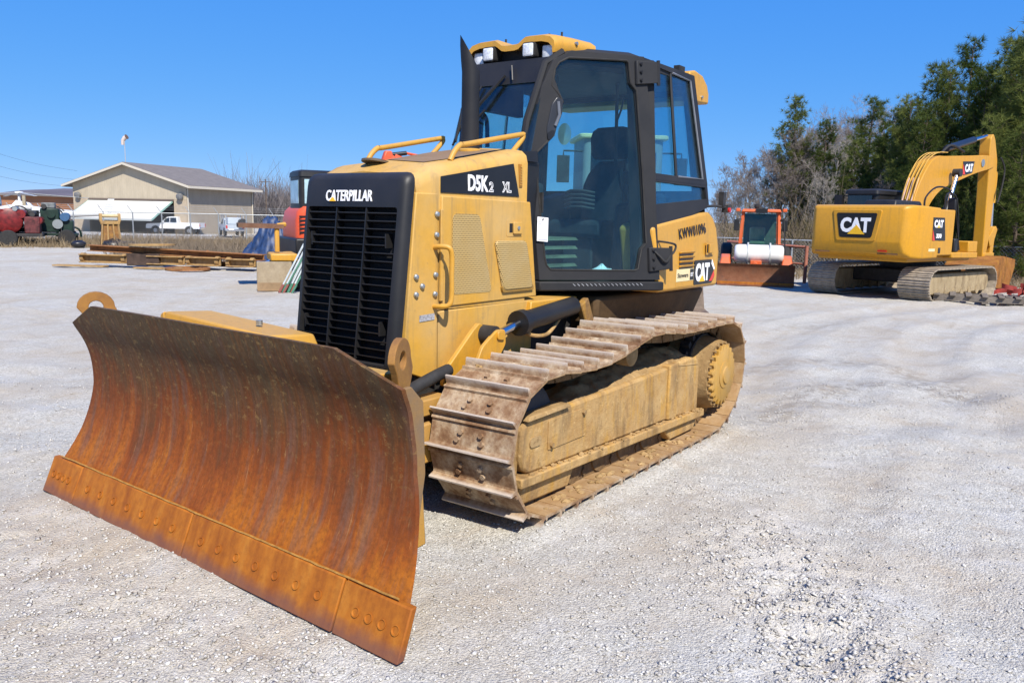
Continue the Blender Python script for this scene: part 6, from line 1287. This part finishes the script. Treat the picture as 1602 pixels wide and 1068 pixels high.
m = MB(); m.bx(-.03,.27,min(Y(-.31),Y(-Dp)),max(Y(-.31),Y(-Dp)),0,EZ); m.build('side_wall', BRICK, HG)
m = MB(); m.bx(16.73,17.03,min(Y(-.31),Y(-Dp)),max(Y(-.31),Y(-Dp)),0,EZ); m.build('side_wall', BRICK, HG)
m = MB(); m.prism([(0,0),(17,0),(17,EZ),(8.5,RZ2),(0,EZ)], 'y', Y(-Dp-.3), Y(-Dp)); m.build('rear_wall', DARK, HG)
for side in (0, 1):
    e = -1.0 if side == 0 else 18.0; ez = EZ-(RZ2-EZ)/8.5*1.0
    m = MB(); m.loft([[(e,Y(v),ez),(8.5,Y(v),RZ2),(8.5,Y(v),RZ2+.20),(e,Y(v),ez+.20)] for v in (.7,-Dp-.8)]); m.build('roof', ROOFM, HG)
    m = MB(); m.loft([[(e,Y(v),ez-.12),(8.5,Y(v),RZ2-.12),(8.5,Y(v),RZ2+.14),(e,Y(v),ez+.14)] for v in (.72,.80)]); m.build('rake_trim', TRIM, HG)
    m = MB(); m.bx(min(e,e+(.06 if side else -.06)),max(e,e+(.06 if side else -.06)),min(Y(.7),Y(-Dp-.8)),max(Y(.7),Y(-Dp-.8)),ez-.12,ez+.16); m.build('gutter', TRIM, HG)
m = MB(); m.bx(1.85,14.6,min(Y(.02),Y(.12)),max(Y(.02),Y(.12)),3.86,4.06); m.build('door_header', plain('header_brown', (.13,.10,.08), .7), HG)
dr = MB(); dr.hexa([(2.0,Y(.15),3.80),(14.5,Y(.15),3.80),(14.5,Y(.05),3.72),(2.0,Y(.05),3.72),(2.0,Y(3.6),1.72),(14.5,Y(3.6),1.72),(14.5,Y(3.5),1.60),(2.0,Y(3.5),1.60)]); dr.build('tilt_door', plain('white_door', (.60,.58,.52), .5, var=.03, scale=.5), HG)
m = MB(); m.hexa([(2.0,Y(3.62),1.52),(14.5,Y(3.62),1.52),(14.5,Y(3.50),1.52),(2.0,Y(3.50),1.52),(2.0,Y(3.62),1.74),(14.5,Y(3.62),1.74),(14.5,Y(3.50),1.74),(2.0,Y(3.50),1.74)]); m.build('door_edge', plain('door_edge_grey', (.40,.42,.40), .6), HG)
for x in (1.98,14.5): m = MB(); m.bar((x,Y(.1),3.75),(x,Y(3.55),1.66),.10,.16); m.build('door_side', plain('door_green', (.22,.38,.32), .5), HG)
m = MB(); m.bar((1.95,Y(.05),1.2),(1.95,Y(2.4),2.3),.08,.08); m.build('door_strut', DARK, HG)
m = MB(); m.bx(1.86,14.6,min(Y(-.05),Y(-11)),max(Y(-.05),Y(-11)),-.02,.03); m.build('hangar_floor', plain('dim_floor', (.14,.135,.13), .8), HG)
m = MB(); m.cyl((-.10,Y(-.1),0),(-.10,Y(-.1),EZ-.2),.07,8); m.build('downspout', TRIM, HG); m = MB(); m.cyl((-.10,Y(-Dp+.1),0),(-.10,Y(-Dp+.1),EZ-.2),.07,8); m.build('downspout', TRIM, HG)
for x in (.75,16.0): m = MB(); m.lathe([(.1,0),(.38,.10),(.40,.45),(.2,.55)], (x,Y(.02),4.45), (0,Y(1),-.3), 16); m.build('flood_lamp', plain('lamp_grey', (.16,.16,.16), .4, var=.3), HG)
WS = thing('windsock', 'pale windsock on a thin pole above the hangar roof', 'windsock', tuple(FR+uF*8.5+nF*.2+Vector((0,0,-1.3+RZ2+.2))), 0)
m = MB(); m.cyl((0,0,0),(0,0,3.0),.045,8); m.build('pole', plain('pole_grey', (.35,.36,.38), .5), WS)
wd_ = Vector((.45,-.85,-.55)).normalized(); m = MB(); c0 = Vector((-.15,.28,2.95)); m.tube([c0, c0+wd_*.35, c0+wd_*.6+Vector((0,0,-.18)), c0+wd_*.68+Vector((0,0,-.62))], [.27,.25,.22,.16], 14); m.build('sock', plain('sock_cloth', (.60,.50,.44), .8, var=.12), WS)
m = MB(); m.lathe([(.25,-.06),(.29,-.06),(.29,.02),(.25,.02)], c0, -wd_, 18); m.lathe([(.02,-.02),(.26,-.02),(.26,.0),(.02,.0)], c0, -wd_, 18); m.build('hoop', plain('sock_inside', (.12,.07,.05), .8), WS)
# neighbours of the hangar
LB = thing('low_building', 'long low building with brown fascia behind the helicopter', 'building', (-58.5,-122.0,-1.3), math.atan2(.94,-.33))
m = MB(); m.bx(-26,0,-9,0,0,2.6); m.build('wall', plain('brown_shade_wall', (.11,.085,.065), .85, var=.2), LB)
m = MB(); m.bx(-26.5,.5,-9.5,.6,2.5,4.3); m.build('fascia', plain('orange_brown_fascia', (.34,.15,.07), .75, var=.1, scale=.4), LB)
m = MB(); m.bx(-27,1,-10,1.0,4.3,4.5); m.build('roof', plain('grey_roof', (.20,.18,.165), .8, var=.1), LB)
for k in range(5): m = MB(); m.bx(-24+5*k,-22+5*k,.0,.04,.9,2.1); m.build('window', GLASSB, LB)
SBD = thing('small_building', 'low pale building with brown hip roof right of the hangar', 'building', (-85.0,-92.0,-1.3), R(-60))
m = MB(); m.bx(-5,6,-4,4,0,2.9); m.build('wall', plain('pale_wall', (.44,.36,.26), .8, var=.08), SBD)
m = MB(); m.loft([[(-5.8,-4.8,2.9),(6.8,-4.8,2.9),(6.8,4.8,2.9),(-5.8,4.8,2.9)],[(-1.8,-.1,5.2),(2.8,-.1,5.2),(2.8,.1,5.2),(-1.8,.1,5.2)]]); m.build('roof', ROOFM, SBD)
for k in range(4): m = MB(); m.bx(-4+2.6*k,-2.6+2.6*k,4.0,4.05,.9,2.3); m.build('window', GLASSB, SBD)
SB2 = thing('white_shed', 'small white roofed shed far behind the tarp heap', 'shed', (-80,-78,-1.3), R(-55))
m = MB(); m.bx(-2,2.4,-2,2,0,2.2); m.build('wall', plain('shed_wall', (.50,.46,.40), .8), SB2); m = MB(); m.prism([(-2.3,2.2),(2.3,2.2),(0,3.3)], 'x', -2.3, 2.7); m.build('roof', plain('shed_roof', (.62,.64,.66), .4), SB2)

# ================================================================== PICKUP AND SERVICE TRUCK
def truck_body(T, paintm, L=5.9):
    # side profile along X (front at +X), width 2.0
    lower = [(-2.95,.62),(2.85,.60),(2.95,.75),(2.93,1.02),(2.80,1.12),(1.45,1.20),(1.15,1.24),(-.55,1.24),(-.58,1.28),(-2.95,1.28)]
    m = MB(); m.loft([[(x,y*w,z) for x, z in lower] for y, w in ((-1.0,.97),(-.98,1),(.98,1),(1.0,.97))]); b = m.build('body', paintm, T, bevel=.04)
    m = MB(); m.loft([[(1.40,y,1.20),(.62,y*.86,1.88),(.30,y*.82,1.93),(-.45,y*.82,1.92),(-.62,y*.88,1.22)] for y in (-.96,.96)]); m.build('cab', paintm, T, bevel=.03)
    for s in (-1,1):
        for q, pl_ in enumerate(([(1.12,1.30),(.62,1.78),(.36,1.81),(.36,1.30)], [(.28,1.30),(.28,1.81),(-.36,1.81),(-.44,1.30)])):
            m = MB(); m.loft([[(x,s*(.965-(z-1.2)*.215)+s*d,z) for x, z in pl_] for d in (.0,.02)]); m.build('side_window', GLASSB, T)
        for x in (1.90,-1.80):
            m = MB(); m.lathe([(.20,-.12),(.36,-.13),(.40,-.08),(.40,.08),(.36,.13),(.20,.12)], (x,s*.88,.40), (0,1,0), 24); w_ = m.build('wheel', RUBBER, T); m = MB(); m.lathe([(.02,-.14),(.22,-.14),(.24,-.10),(.24,.10),(.22,.14),(.02,.14)], (x,s*.88,.40), (0,1,0), 18); m.build('rim', plain('alloy', (.42,.43,.45), .3, metal=.6), w_)
            m = MB(); m.lathe([(.42,-.02),(.50,-.02),(.50,.02),(.42,.02)], (x,s*1.0,.42), (0,1,0), 24); m.build('wheel_arch', RUBBER, T)
        m = MB(); m.bx(2.86,2.96,s*.72-.16,s*.72+.16,.88,1.06); m.build('headlight', LAMPGL, T); m = MB(); m.bx(-2.98,-2.92,s*.86-.09,s*.86+.09,.85,1.20); m.build('tail_light', REDLENS, T)
        m = MB(); m.box((.98,s*1.08,1.36),(.12,.16,.18)); m.build('mirror', paintm, T, bevel=.02)
        m = MB(); m.bx(.34,.36,s*1.0,s*1.006,.70,1.22); m.build('door_seam', DARK, T)
    m = MB(); m.add([(1.36,-.86,1.26),(1.36,.86,1.26),(.66,.76,1.86),(.66,-.76,1.86)], [(0,1,2,3)]); m.xf(Matrix.Translation((.02,0,.01))); m.build('windshield', GLASSB, T, ang=0)
    m = MB(); m.bx(2.90,3.02,-.9,.9,.55,.78); m.bx(-3.05,-2.94,-.9,.9,.55,.78); m.build('bumper', CHROME, T, bevel=.03)
    m = MB(); m.bx(2.93,2.965,-.5,.5,.82,1.04); m.build('radiator_grille', DARK, T)
PK = thing('pickup_truck', 'white extended cab pickup parked before the hangar', 'truck', (-52.4,-86.0,-1.26), math.atan2(-.80,.60))
truck_body(PK, plain('white_car_paint', (.66,.67,.68), .25, var=.02)); PK.scale = (1.05,1.05,1.05)
SV = thing('service_truck', 'silver service truck with ladder rack right of the white pickup', 'truck', (-52.5,-75.6,-1.15), R(-118))
truck_body(SV, plain('silver_car_paint', (.40,.45,.50), .3, var=.05))
m = MB()
for s in (-1,1):
    for x in (-2.8,-.7,1.0): m.cyl((x,s*.9,1.2),(x,s*.9,2.35),.05,6)
    m.cyl((-2.9,s*.9,2.35),(2.0,s*.9,2.35),.05,6)
for x in (-2.8,-1.2,.4,1.6): m.cyl((x,-.9,2.36),(x,.9,2.36),.04,6)
m.build('ladder_rack', plain('rack_grey', (.35,.37,.38), .5), SV)
m = MB(); m.lathe([(.02,-.35),(.40,-.35),(.48,-.28),(.48,.28),(.40,.35),(.02,.35)], (-3.1,-.75,1.45), (1,0,0), 20); m.build('hose_reel', BLACK, SV); m = MB(); m.bx(-2.6,-.8,-.7,.7,1.3,2.0); m.build('tool_box', plain('pale_box', (.45,.50,.55), .4), SV, bevel=.05)

FENCE_L = ((-12.75,-39.29,0),(-23.64,-29.85,0)); FENCE_R = ((-24.27,-8.36,0),(-25.55,1.9,0))
# ================================================================== FENCES
GALV = plain('fence_steel', (.34,.36,.37), .5, metal=.4, var=.15)
def fence(name, label, A, B, n, h, arms, base=0.0, pitch=.11, r=.0035):
    A, B = Vector(A), Vector(B); L = (B-A).length; ang = math.atan2(B.y-A.y, B.x-A.x)
    T = thing(name, label, 'fence', (A.x, A.y, base), ang)
    pm = MB().cyl((0,0,-.2),(0,0,h),.030,8)
    if arms: pm.cyl((0,0,h-.03),(-.22,.0,h+.30),.018,6)
    pm = pm.mesh('post'); pm.materials.append(GALV)
    for k in range(n+1): share('post', pm, T, Matrix.Translation((L*k/n,0,0)))
    m = MB(); m.cyl((0,0,h-.02),(L,0,h-.02),.021,8); m.build('top_rail', GALV, T)
    if arms:
        for q in (.12,.22,.31): m = MB(); m.cyl((-.1-.2*q,0,h+q),(L-.1-.2*q,0,h+q),.005,4); m.build('barbed_wire', GALV, T)
    m = MB(); x = -h
    while x < L:
        for s in (0, 1):
            x0, x1 = (x, x+h) if s == 0 else (x+h, x); z0, z1 = 0.0, h-.03
            lo, hi = min(x0,x1), max(x0,x1)
            if hi < 0 or lo > L: continue
            pa = Vector((x0,.004*s,z0)); pb = Vector((x1,.004*s,z1)); d = pb-pa
            ta = 0 if 0 <= x0 <= L else ((0-x0)/(x1-x0) if x0 < 0 else (L-x0)/(x1-x0)); tb = 1 if 0 <= x1 <= L else ((0-x0)/(x1-x0) if x1 < 0 else (L-x0)/(x1-x0))
            if tb-ta < .02: continue
            m.tube([pa+d*ta, pa+d*tb], r, 3, caps=False)
        x += pitch
    o = m.build('wire_mesh', GALV, T, ang=0); o['kind'] = 'stuff'
    return T
fence('chain_link_fence', 'chain link fence with barbed wire arms in front of the hangar', FENCE_L[0], FENCE_L[1], 11, 1.48, True, -.03)
fence('chain_link_fence', 'low chain link fence in the brush behind the excavator', FENCE_R[0], FENCE_R[1], 7, 1.10, False, -.03)

# ================================================================== TREES AND BRUSH
def raw_mesh(name, V, F, mat, k):
    me = bpy.data.meshes.new(name); V = np.asarray(V, 'f'); F = np.asarray(F, 'i')
    me.vertices.add(len(V)); me.vertices.foreach_set('co', V.ravel()); me.loops.add(F.size); me.loops.foreach_set('vertex_index', F.ravel())
    me.polygons.add(len(F)); me.polygons.foreach_set('loop_start', (np.arange(len(F))*k).astype('i')); me.update(calc_edges=True); me.materials.append(mat); return me
def leaf_mat(name, a, b, trans=.25):
    t = NT(name); g = t.n('TexCoord').outputs['Object']; oi = t.n('ObjectInfo').outputs['Random']
    n1 = t.noise(g, .9, 4, .6); n2 = t.noise(g, 9, 3, .6)
    f = t.math('ADD', t.math('MULTIPLY', n1, .55), t.math('ADD', t.math('MULTIPLY', n2, .45), t.math('MULTIPLY', t.math('SUBTRACT', oi, .5), .25)))
    col = t.ramp(f, [(.32, a), (.68, b)])
    d = t.n('BsdfDiffuse', {'Color': col}); tr_ = t.n('BsdfTranslucent', {'Color': col}); mx = t.n('MixShader', {0: trans, 1: d.outputs[0], 2: tr_.outputs[0]})
    t.t.links.new(mx.outputs[0], t.out.inputs[0]); return t.m
NEEDLE = leaf_mat('pine_needles', (.052,.082,.020), (.195,.220,.060), .38)
BARK = plain('pine_bark', (.10,.072,.052), .9, var=.3, scale=6, bump=.4); TWIG = plain('bare_twig', (.20,.165,.14), .9, var=.3, scale=3); PALE = plain('pale_trunk', (.34,.305,.26), .85, var=.25, scale=5)
def unit(g, n): v = g.normal(size=(n,3)); return v/np.linalg.norm(v, axis=1)[:, None]
def tufts(g, C, D, nb, L, W):
    """nb needle blades fanning from every centre C around direction D (triangles)."""
    n = len(C); c = np.repeat(C, nb, 0); d = np.repeat(D, nb, 0)*.75+unit(g, n*nb)*.85; d /= np.linalg.norm(d, axis=1)[:, None]
    l = L*g.uniform(.6, 1.15, (n*nb, 1)); s_ = np.cross(d, unit(g, n*nb)); s_ /= np.linalg.norm(s_, axis=1)[:, None]+1e-9
    V = np.stack([c-s_*W*.5, c+s_*W*.5, c+d*l+s_*W*.12, c+d*l-s_*W*.12], 1).reshape(-1, 3); F = np.arange(n*nb*4).reshape(-1, 4); return V, F
def pine_proto(seed, H, spread, low, dens=1.0):
    g = np.random.default_rng(seed); tm = MB(); br = MB(); lean = g.uniform(-.25, .25, 2)
    def tp_(z): return np.array([lean[0]*(z/H)**1.5, lean[1]*(z/H)**1.5, z])
    tm.tube([tp_(z) for z in np.linspace(-.2, H*.98, 9)], [max(.012, .125*(H/9)*(1-z/H)**.8) for z in np.linspace(0, H*.98, 9)], 8)
    C = []; D = []; z = low
    while z < H*.985:
        nbr = g.integers(3, 6)
        fr = (z-low)/(H-low); prof = (.10+.90*(1-fr)**.80)*(1 if fr > .15 else .70)
        for k in range(nbr):
            a = g.uniform(0, 6.28); Lb = spread*prof*g.uniform(.55, 1.15)+.12; up = g.uniform(.05, .45)+fr*.55
            p0_ = tp_(z+g.uniform(-.12, .12)); dir_ = np.array([math.cos(a), math.sin(a), up*.6]); pts = []
            for q in range(6): t = q/5; pts.append(p0_+dir_*Lb*t+np.array([0, 0, .30*Lb*t*t-.12*Lb*math.sin(math.pi*t)])+g.normal(size=3)*.03)
            br.tube(pts, [max(.005, .028*(1-.8*q/5)*(Lb/spread+.3)) for q in range(6)], 4, caps=False)
            nt = max(4, int(14*dens*Lb/1.2))
            for q in range(nt):
                t = .28+.72*g.uniform()**.7; i = min(4, int(t*5)); f_ = t*5-i; c = pts[i]*(1-f_)+pts[i+1]*f_
                off = g.normal(size=3)*np.array([.17, .17, .11])*(1.25-t*.5); C.append(c+off); dd = dir_*.6+off*2.2+np.array([0, 0, .35]); D.append(dd/np.linalg.norm(dd))
        z += g.uniform(.20, .38)
    C.append(tp_(H)); D.append(np.array([0, 0, 1.])); C = np.array(C); D = np.array(D)
    V, F = tufts(g, C, D, 24, .25, .019)
    tme = tm.mesh('trunk'); tme.materials.append(BARK); tme.polygons.foreach_set('use_smooth', [True]*len(tme.polygons))
    bv = np.array(br.v); bf = np.array(br.f)+len(V); cm = raw_mesh('crown', np.concatenate([V, bv]), np.concatenate([F, bf]), NEEDLE, 4); cm.materials.append(BARK)
    cm.polygons.foreach_set('material_index', np.concatenate([np.zeros(len(F)), np.ones(len(bf))]).astype('i'))
    return tme, cm, H
def bare_proto(seed, H, trunk_r, mat, depth=5, n0=8):
    g = np.random.default_rng(seed); tm = MB(); cr = MB()
    def grow(p, d, L, r, lev):
        pts = [p]; q = p.copy(); dd = d.copy(); ns = 4 if lev < 3 else 2
        for k in range(ns): dd = dd+g.normal(size=3)*(.10+.05*lev)+np.array([0, 0, .05]); dd /= np.linalg.norm(dd); q = q+dd*L/ns; pts.append(q.copy())
        rr = [max(.0045, r*(1-.62*k/ns)) for k in range(ns+1)]
        (tm if lev == 0 else cr).tube(pts, rr, 6 if lev == 0 else (4 if lev < 3 else 3), caps=False)
        if lev >= depth: return
        nb = n0 if lev == 0 else g.integers(3, 6)
        for k in range(nb):
            t = (.30+.70*(k+g.uniform())/nb) if lev == 0 else g.uniform(.25, 1); i = min(ns-1, int(t*ns)); f_ = t*ns-i; c = pts[i]*(1-f_)+pts[i+1]*f_
            ax = g.normal(size=3); nd = dd*.75+ax/np.linalg.norm(ax)*.72+np.array([0, 0, .25]); nd /= np.linalg.norm(nd)
            grow(c, nd, L*g.uniform(.42, .66)*(1.0 if lev else .62*(1.35-t*.7)), rr[i]*.55, lev+1)
    grow(np.array([0, 0, -.15]), np.array([0, 0, 1.]), H*.80, trunk_r, 0)
    out = []
    for nm, q in (('trunk', tm), ('crown', cr)):
        me = bpy.data.meshes.new(nm); me.from_pydata(q.v, [], q.f); me.update(); me.materials.append(mat); me.polygons.foreach_set('use_smooth', [True]*len(me.polygons)); out.append(me)
    return out[0], out[1], H
PINES = [pine_proto(1, 8.0, 1.45, 1.3, 1.1), pine_proto(2, 9.0, 1.65, .9, 1.1), pine_proto(3, 8.5, 1.8, .7, 1.2), pine_proto(4, 6.5, 1.45, .4, 1.2)]
BARES = [bare_proto(11, 6.0, .055, TWIG), bare_proto(12, 7.0, .07, PALE, 5, 9), bare_proto(13, 9.5, .10, TWIG, 5, 10), bare_proto(14, 5.0, .045, TWIG, 5, 9)]
def px_pos(px, dist):
    d = Fw*1289.4+Rt2*(px-801)+Up2*(534-345); return (CPOS.x+d.x/math.hypot(d.x,d.y)*dist, CPOS.y+d.y/math.hypot(d.x,d.y)*dist)
def plant(kind, proto, px, dist, h, label, cat, group, rz=None, wide=1.0):
    x, y = px_pos(px, dist); t_, c_, H = proto; s_ = (1.63+(h-1.63)*math.cos(math.atan((px-801)/1289)))/H
    T = thing(kind, label, cat, (x, y, -.05), random.uniform(0, 6.28) if rz is None else rz, group); T.scale = (s_*wide, s_*wide, s_)
    share('trunk', t_, T); share('crown', c_, T); return T
PT = [(1236,42,7.7,0,'dark pine standing alone tallest above the bare trees, leftmost pine'),(1283,41,6.6,1,'pine second from the left, with ragged top above the excavator cab'),(1262,44,5.2,3,'short dark pine between the two leftmost pines'),(1347,42,7.8,1,'slim pine rising among bare grey treetops left of the boom'),(1330,38,5.4,3,'bushy lower pine directly behind the excavator cab roof'),(1388,37,6.6,2,'broad pine just left of the tallest pine group'),(1415,35,6.9,2,'broad pine behind the top of the bent boom'),(1442,36,8.3,0,'tall pine with a notched top left of the boom tip'),(1470,34,7.9,2,'dense pine behind the excavator stick cylinder'),(1500,35,9.2,1,'tall pine behind the stick, with a forked airy top'),(1525,33,7.8,2,'dense pine right of the excavator stick'),(1552,36,9.4,0,'tall airy pine second from the right edge'),(1580,33,9.0,1,'highest pine cut by the right edge of the photo'),(1612,32,9.6,2,'pine mostly outside the right edge'),(1455,39,6.5,3,'shaded pine low behind the boom bend'),(1545,31,5.6,3,'low pine in front of the right pines beside the stick'),(1592,30,5.2,3,'low pine in front at the right edge above the blocks'),(1490,31.5,4.6,3,'small pine low behind the excavator side deck'),(1428,33,5.8,3,'pointed low pine behind the bent boom hoses'),(1515,38,8.6,1,'rear pine between the stick and the forked tall pine'),(1568,38,9.3,2,'rear pine filling the gap before the right edge'),(1405,41,7.4,1,'slender rear pine left of the notched tall pine'),(1365,39,5.6,2,'mid height pine behind the excavator cab mirror'),(1310,40,5.4,2,'mid height pine between the left pines and the slim pine')]
for px, d, h, k, lab in PT: plant('pine_tree', PINES[k], px, d, h, lab, 'pine', 'pines behind the excavator', wide=1.0+.12*((px*7) % 5-2)/2)
g = np.random.default_rng(77); bare_list = []
for k in range(16): bare_list.append((1122+k*11+g.uniform(-5,5), g.uniform(40,48), None, 'front'))
for k in range(12): bare_list.append((1262+k*14+g.uniform(-7,7), g.uniform(54,62), None, 'back'))
for k in range(10): bare_list.append((1290+k*32+g.uniform(-10,10), g.uniform(33,37), None, 'low'))
def bl_h(px, row):
    if row == 'front': return float(np.interp(px, [1120,1150,1190,1230,1300], [3.4,4.6,5.6,6.2,6.4]))*g.uniform(.88,1.08)
    if row == 'back': return float(np.interp(px, [1260,1300,1375,1430], [8.6,10.6,11.0,9.6]))*g.uniform(.86,1.05)
    return g.uniform(3.0,4.6)
for px, d, h, row in bare_list:
    lab = {'front': 'bare grey deciduous tree in the thicket right of the bulldozer', 'back': 'bare purplish treetop rising behind the pines', 'low': 'bare pale sapling standing in the brush before the pines'}[row]
    proto = BARES[{'front': (0,1,3), 'back': (2,2,1), 'low': (3,1,0)}[row][int(g.integers(0,3))]]
    plant('bare_tree', proto, px, d, bl_h(px, row), lab, 'tree', {'front': 'bare trees of the left thicket', 'back': 'bare treetops behind the pines', 'low': 'saplings before the pines'}[row])
# undergrowth: dry brush, one tangled mass
def brush(name, label, n, pxr, dr, hr, mat, seed, stems=9, w=.012, zoff=0, spread=.45):
    g = np.random.default_rng(seed); px = g.uniform(pxr[0], pxr[1], n); ds = g.uniform(dr[0], dr[1], n); P0 = np.array([px_pos(a, b) for a, b in zip(px, ds)])
    hh = g.uniform(hr[0], hr[1], n)*(.6+.8*vnoise(P0[:,0]*.4, P0[:,1]*.4, seed)); zb = ground_h(P0[:,0], P0[:,1])-.05+zoff
    c = np.repeat(np.concatenate([P0, zb[:,None]], 1), stems, 0); h = np.repeat(hh, stems)*g.uniform(.35, 1.1, n*stems)
    c[:, :2] += g.normal(size=(n*stems, 2))*spread*.4; d = np.concatenate([g.normal(size=(n*stems, 2))*.38, np.ones((n*stems, 1))], 1); d /= np.linalg.norm(d, axis=1)[:, None]
    V = []; F = []; s_ = np.cross(d, unit(g, n*stems)); s_ /= np.linalg.norm(s_, axis=1)[:, None]+1e-9
    mid = c+d*h[:, None]*.55+g.normal(size=c.shape)*.05*h[:, None]; tip = mid+(d+g.normal(size=c.shape)*.5)*h[:, None]*.42
    W = w*g.uniform(.6, 1.4, (n*stems, 1)); q = np.stack([c-s_*W, c+s_*W, mid+s_*W*.7, mid-s_*W*.7, tip+s_*W*.25, tip-s_*W*.25], 1).reshape(-1, 3)
    b = np.arange(n*stems)[:, None]*6; F = np.concatenate([b+np.array([[0,1,2,3]]), b+np.array([[3,2,4,5]])], 0)
    o = obj(name, raw_mesh(name, q, F, mat, 4), None, ang=0, kind='stuff', label=label); o['category'] = 'brush' if name == 'undergrowth' else 'grass'; return o
DRY = leaf_mat('dry_stems', (.11,.085,.062), (.26,.205,.145), .15); GREENB = leaf_mat('mixed_brush', (.045,.055,.022), (.16,.125,.065), .2); STRAW = leaf_mat('straw', (.20,.145,.085), (.36,.28,.175), .2); ORNG = leaf_mat('dead_fronds', (.16,.085,.03), (.28,.165,.07), .2)
brush('undergrowth', 'tangled grey brown brush under the trees', 1500, (1112,1640), (30.5,44), (.7,2.3), DRY, 5, 11, .010)
brush('undergrowth', 'greenish evergreen brush mixed through the thicket', 750, (1150,1640), (31.5,42), (.7,2.4), GREENB, 6, 16, .022)
brush('undergrowth', 'orange brown dead fronds low in the brush', 130, (1500,1640), (30.5,33), (.6,1.6), ORNG, 8, 14, .020)
brush('dry_grass', 'dry straw grass along the foot of the right thicket', 1400, (1110,1640), (26.0,31.5), (.08,.40), STRAW, 7, 8, .010)
brush('dry_grass', 'dry straw grass strip along the left fence', 2600, (-30,480), (37.6,47.5), (.15,.55), STRAW, 9, 9, .012)
brush('dry_grass', 'brown weeds behind the scrap pile', 900, (180,430), (28.0,37.0), (.2,.75), DRY, 10, 9, .010)
# far wood on the horizon, left of the bulldozer
brush('far_wood', 'far bare wood on the horizon behind the buildings', 700, (360,470), (170,200), (5,9), plain('far_wood_grey', (.155,.135,.13), .95, var=.25, scale=.1), 12, 16, .06, 0, 4.0)['category'] = 'wood'
# power line at the left: two poles outside the fence and three wires
for k, (px, d, h, lab) in enumerate(((417,150,7.0,'thin utility pole on the horizon right of the hangar'),(-60,120,9.5,'utility pole beyond the left edge carrying the wires'))):
    x, y = px_pos(px, d); t_ = thing('utility_pole', lab, 'pole', (x,y,-1.3)); m = MB(); m.cyl((0,0,0),(0,0,h+1.3),.11,8); m.build('shaft', BARK, t_); m = MB(); m.cyl((-.9,.6,h+.9),(.9,-.6,h+.9),.06,6); m.build('cross_arm', BARK, t_)
for k, (z0, z1) in enumerate(((9.3,6.9),(7.6,5.6),(6.2,4.6))):
    a = px_pos(-60,120); b = px_pos(125,140); pts = [(a[0]+(b[0]-a[0])*t, a[1]+(b[1]-a[1])*t, z0+(z1-z0)*t-1.1*math.sin(math.pi*t)*.5) for t in np.linspace(0,1,12)]
    m = MB(); m.tube(pts, .012, 4); o = m.build('power_line', DARK, None); tag(o, '%s of the three thin power lines at the far left' % ('highest','middle','lowest')[k], 'wire')
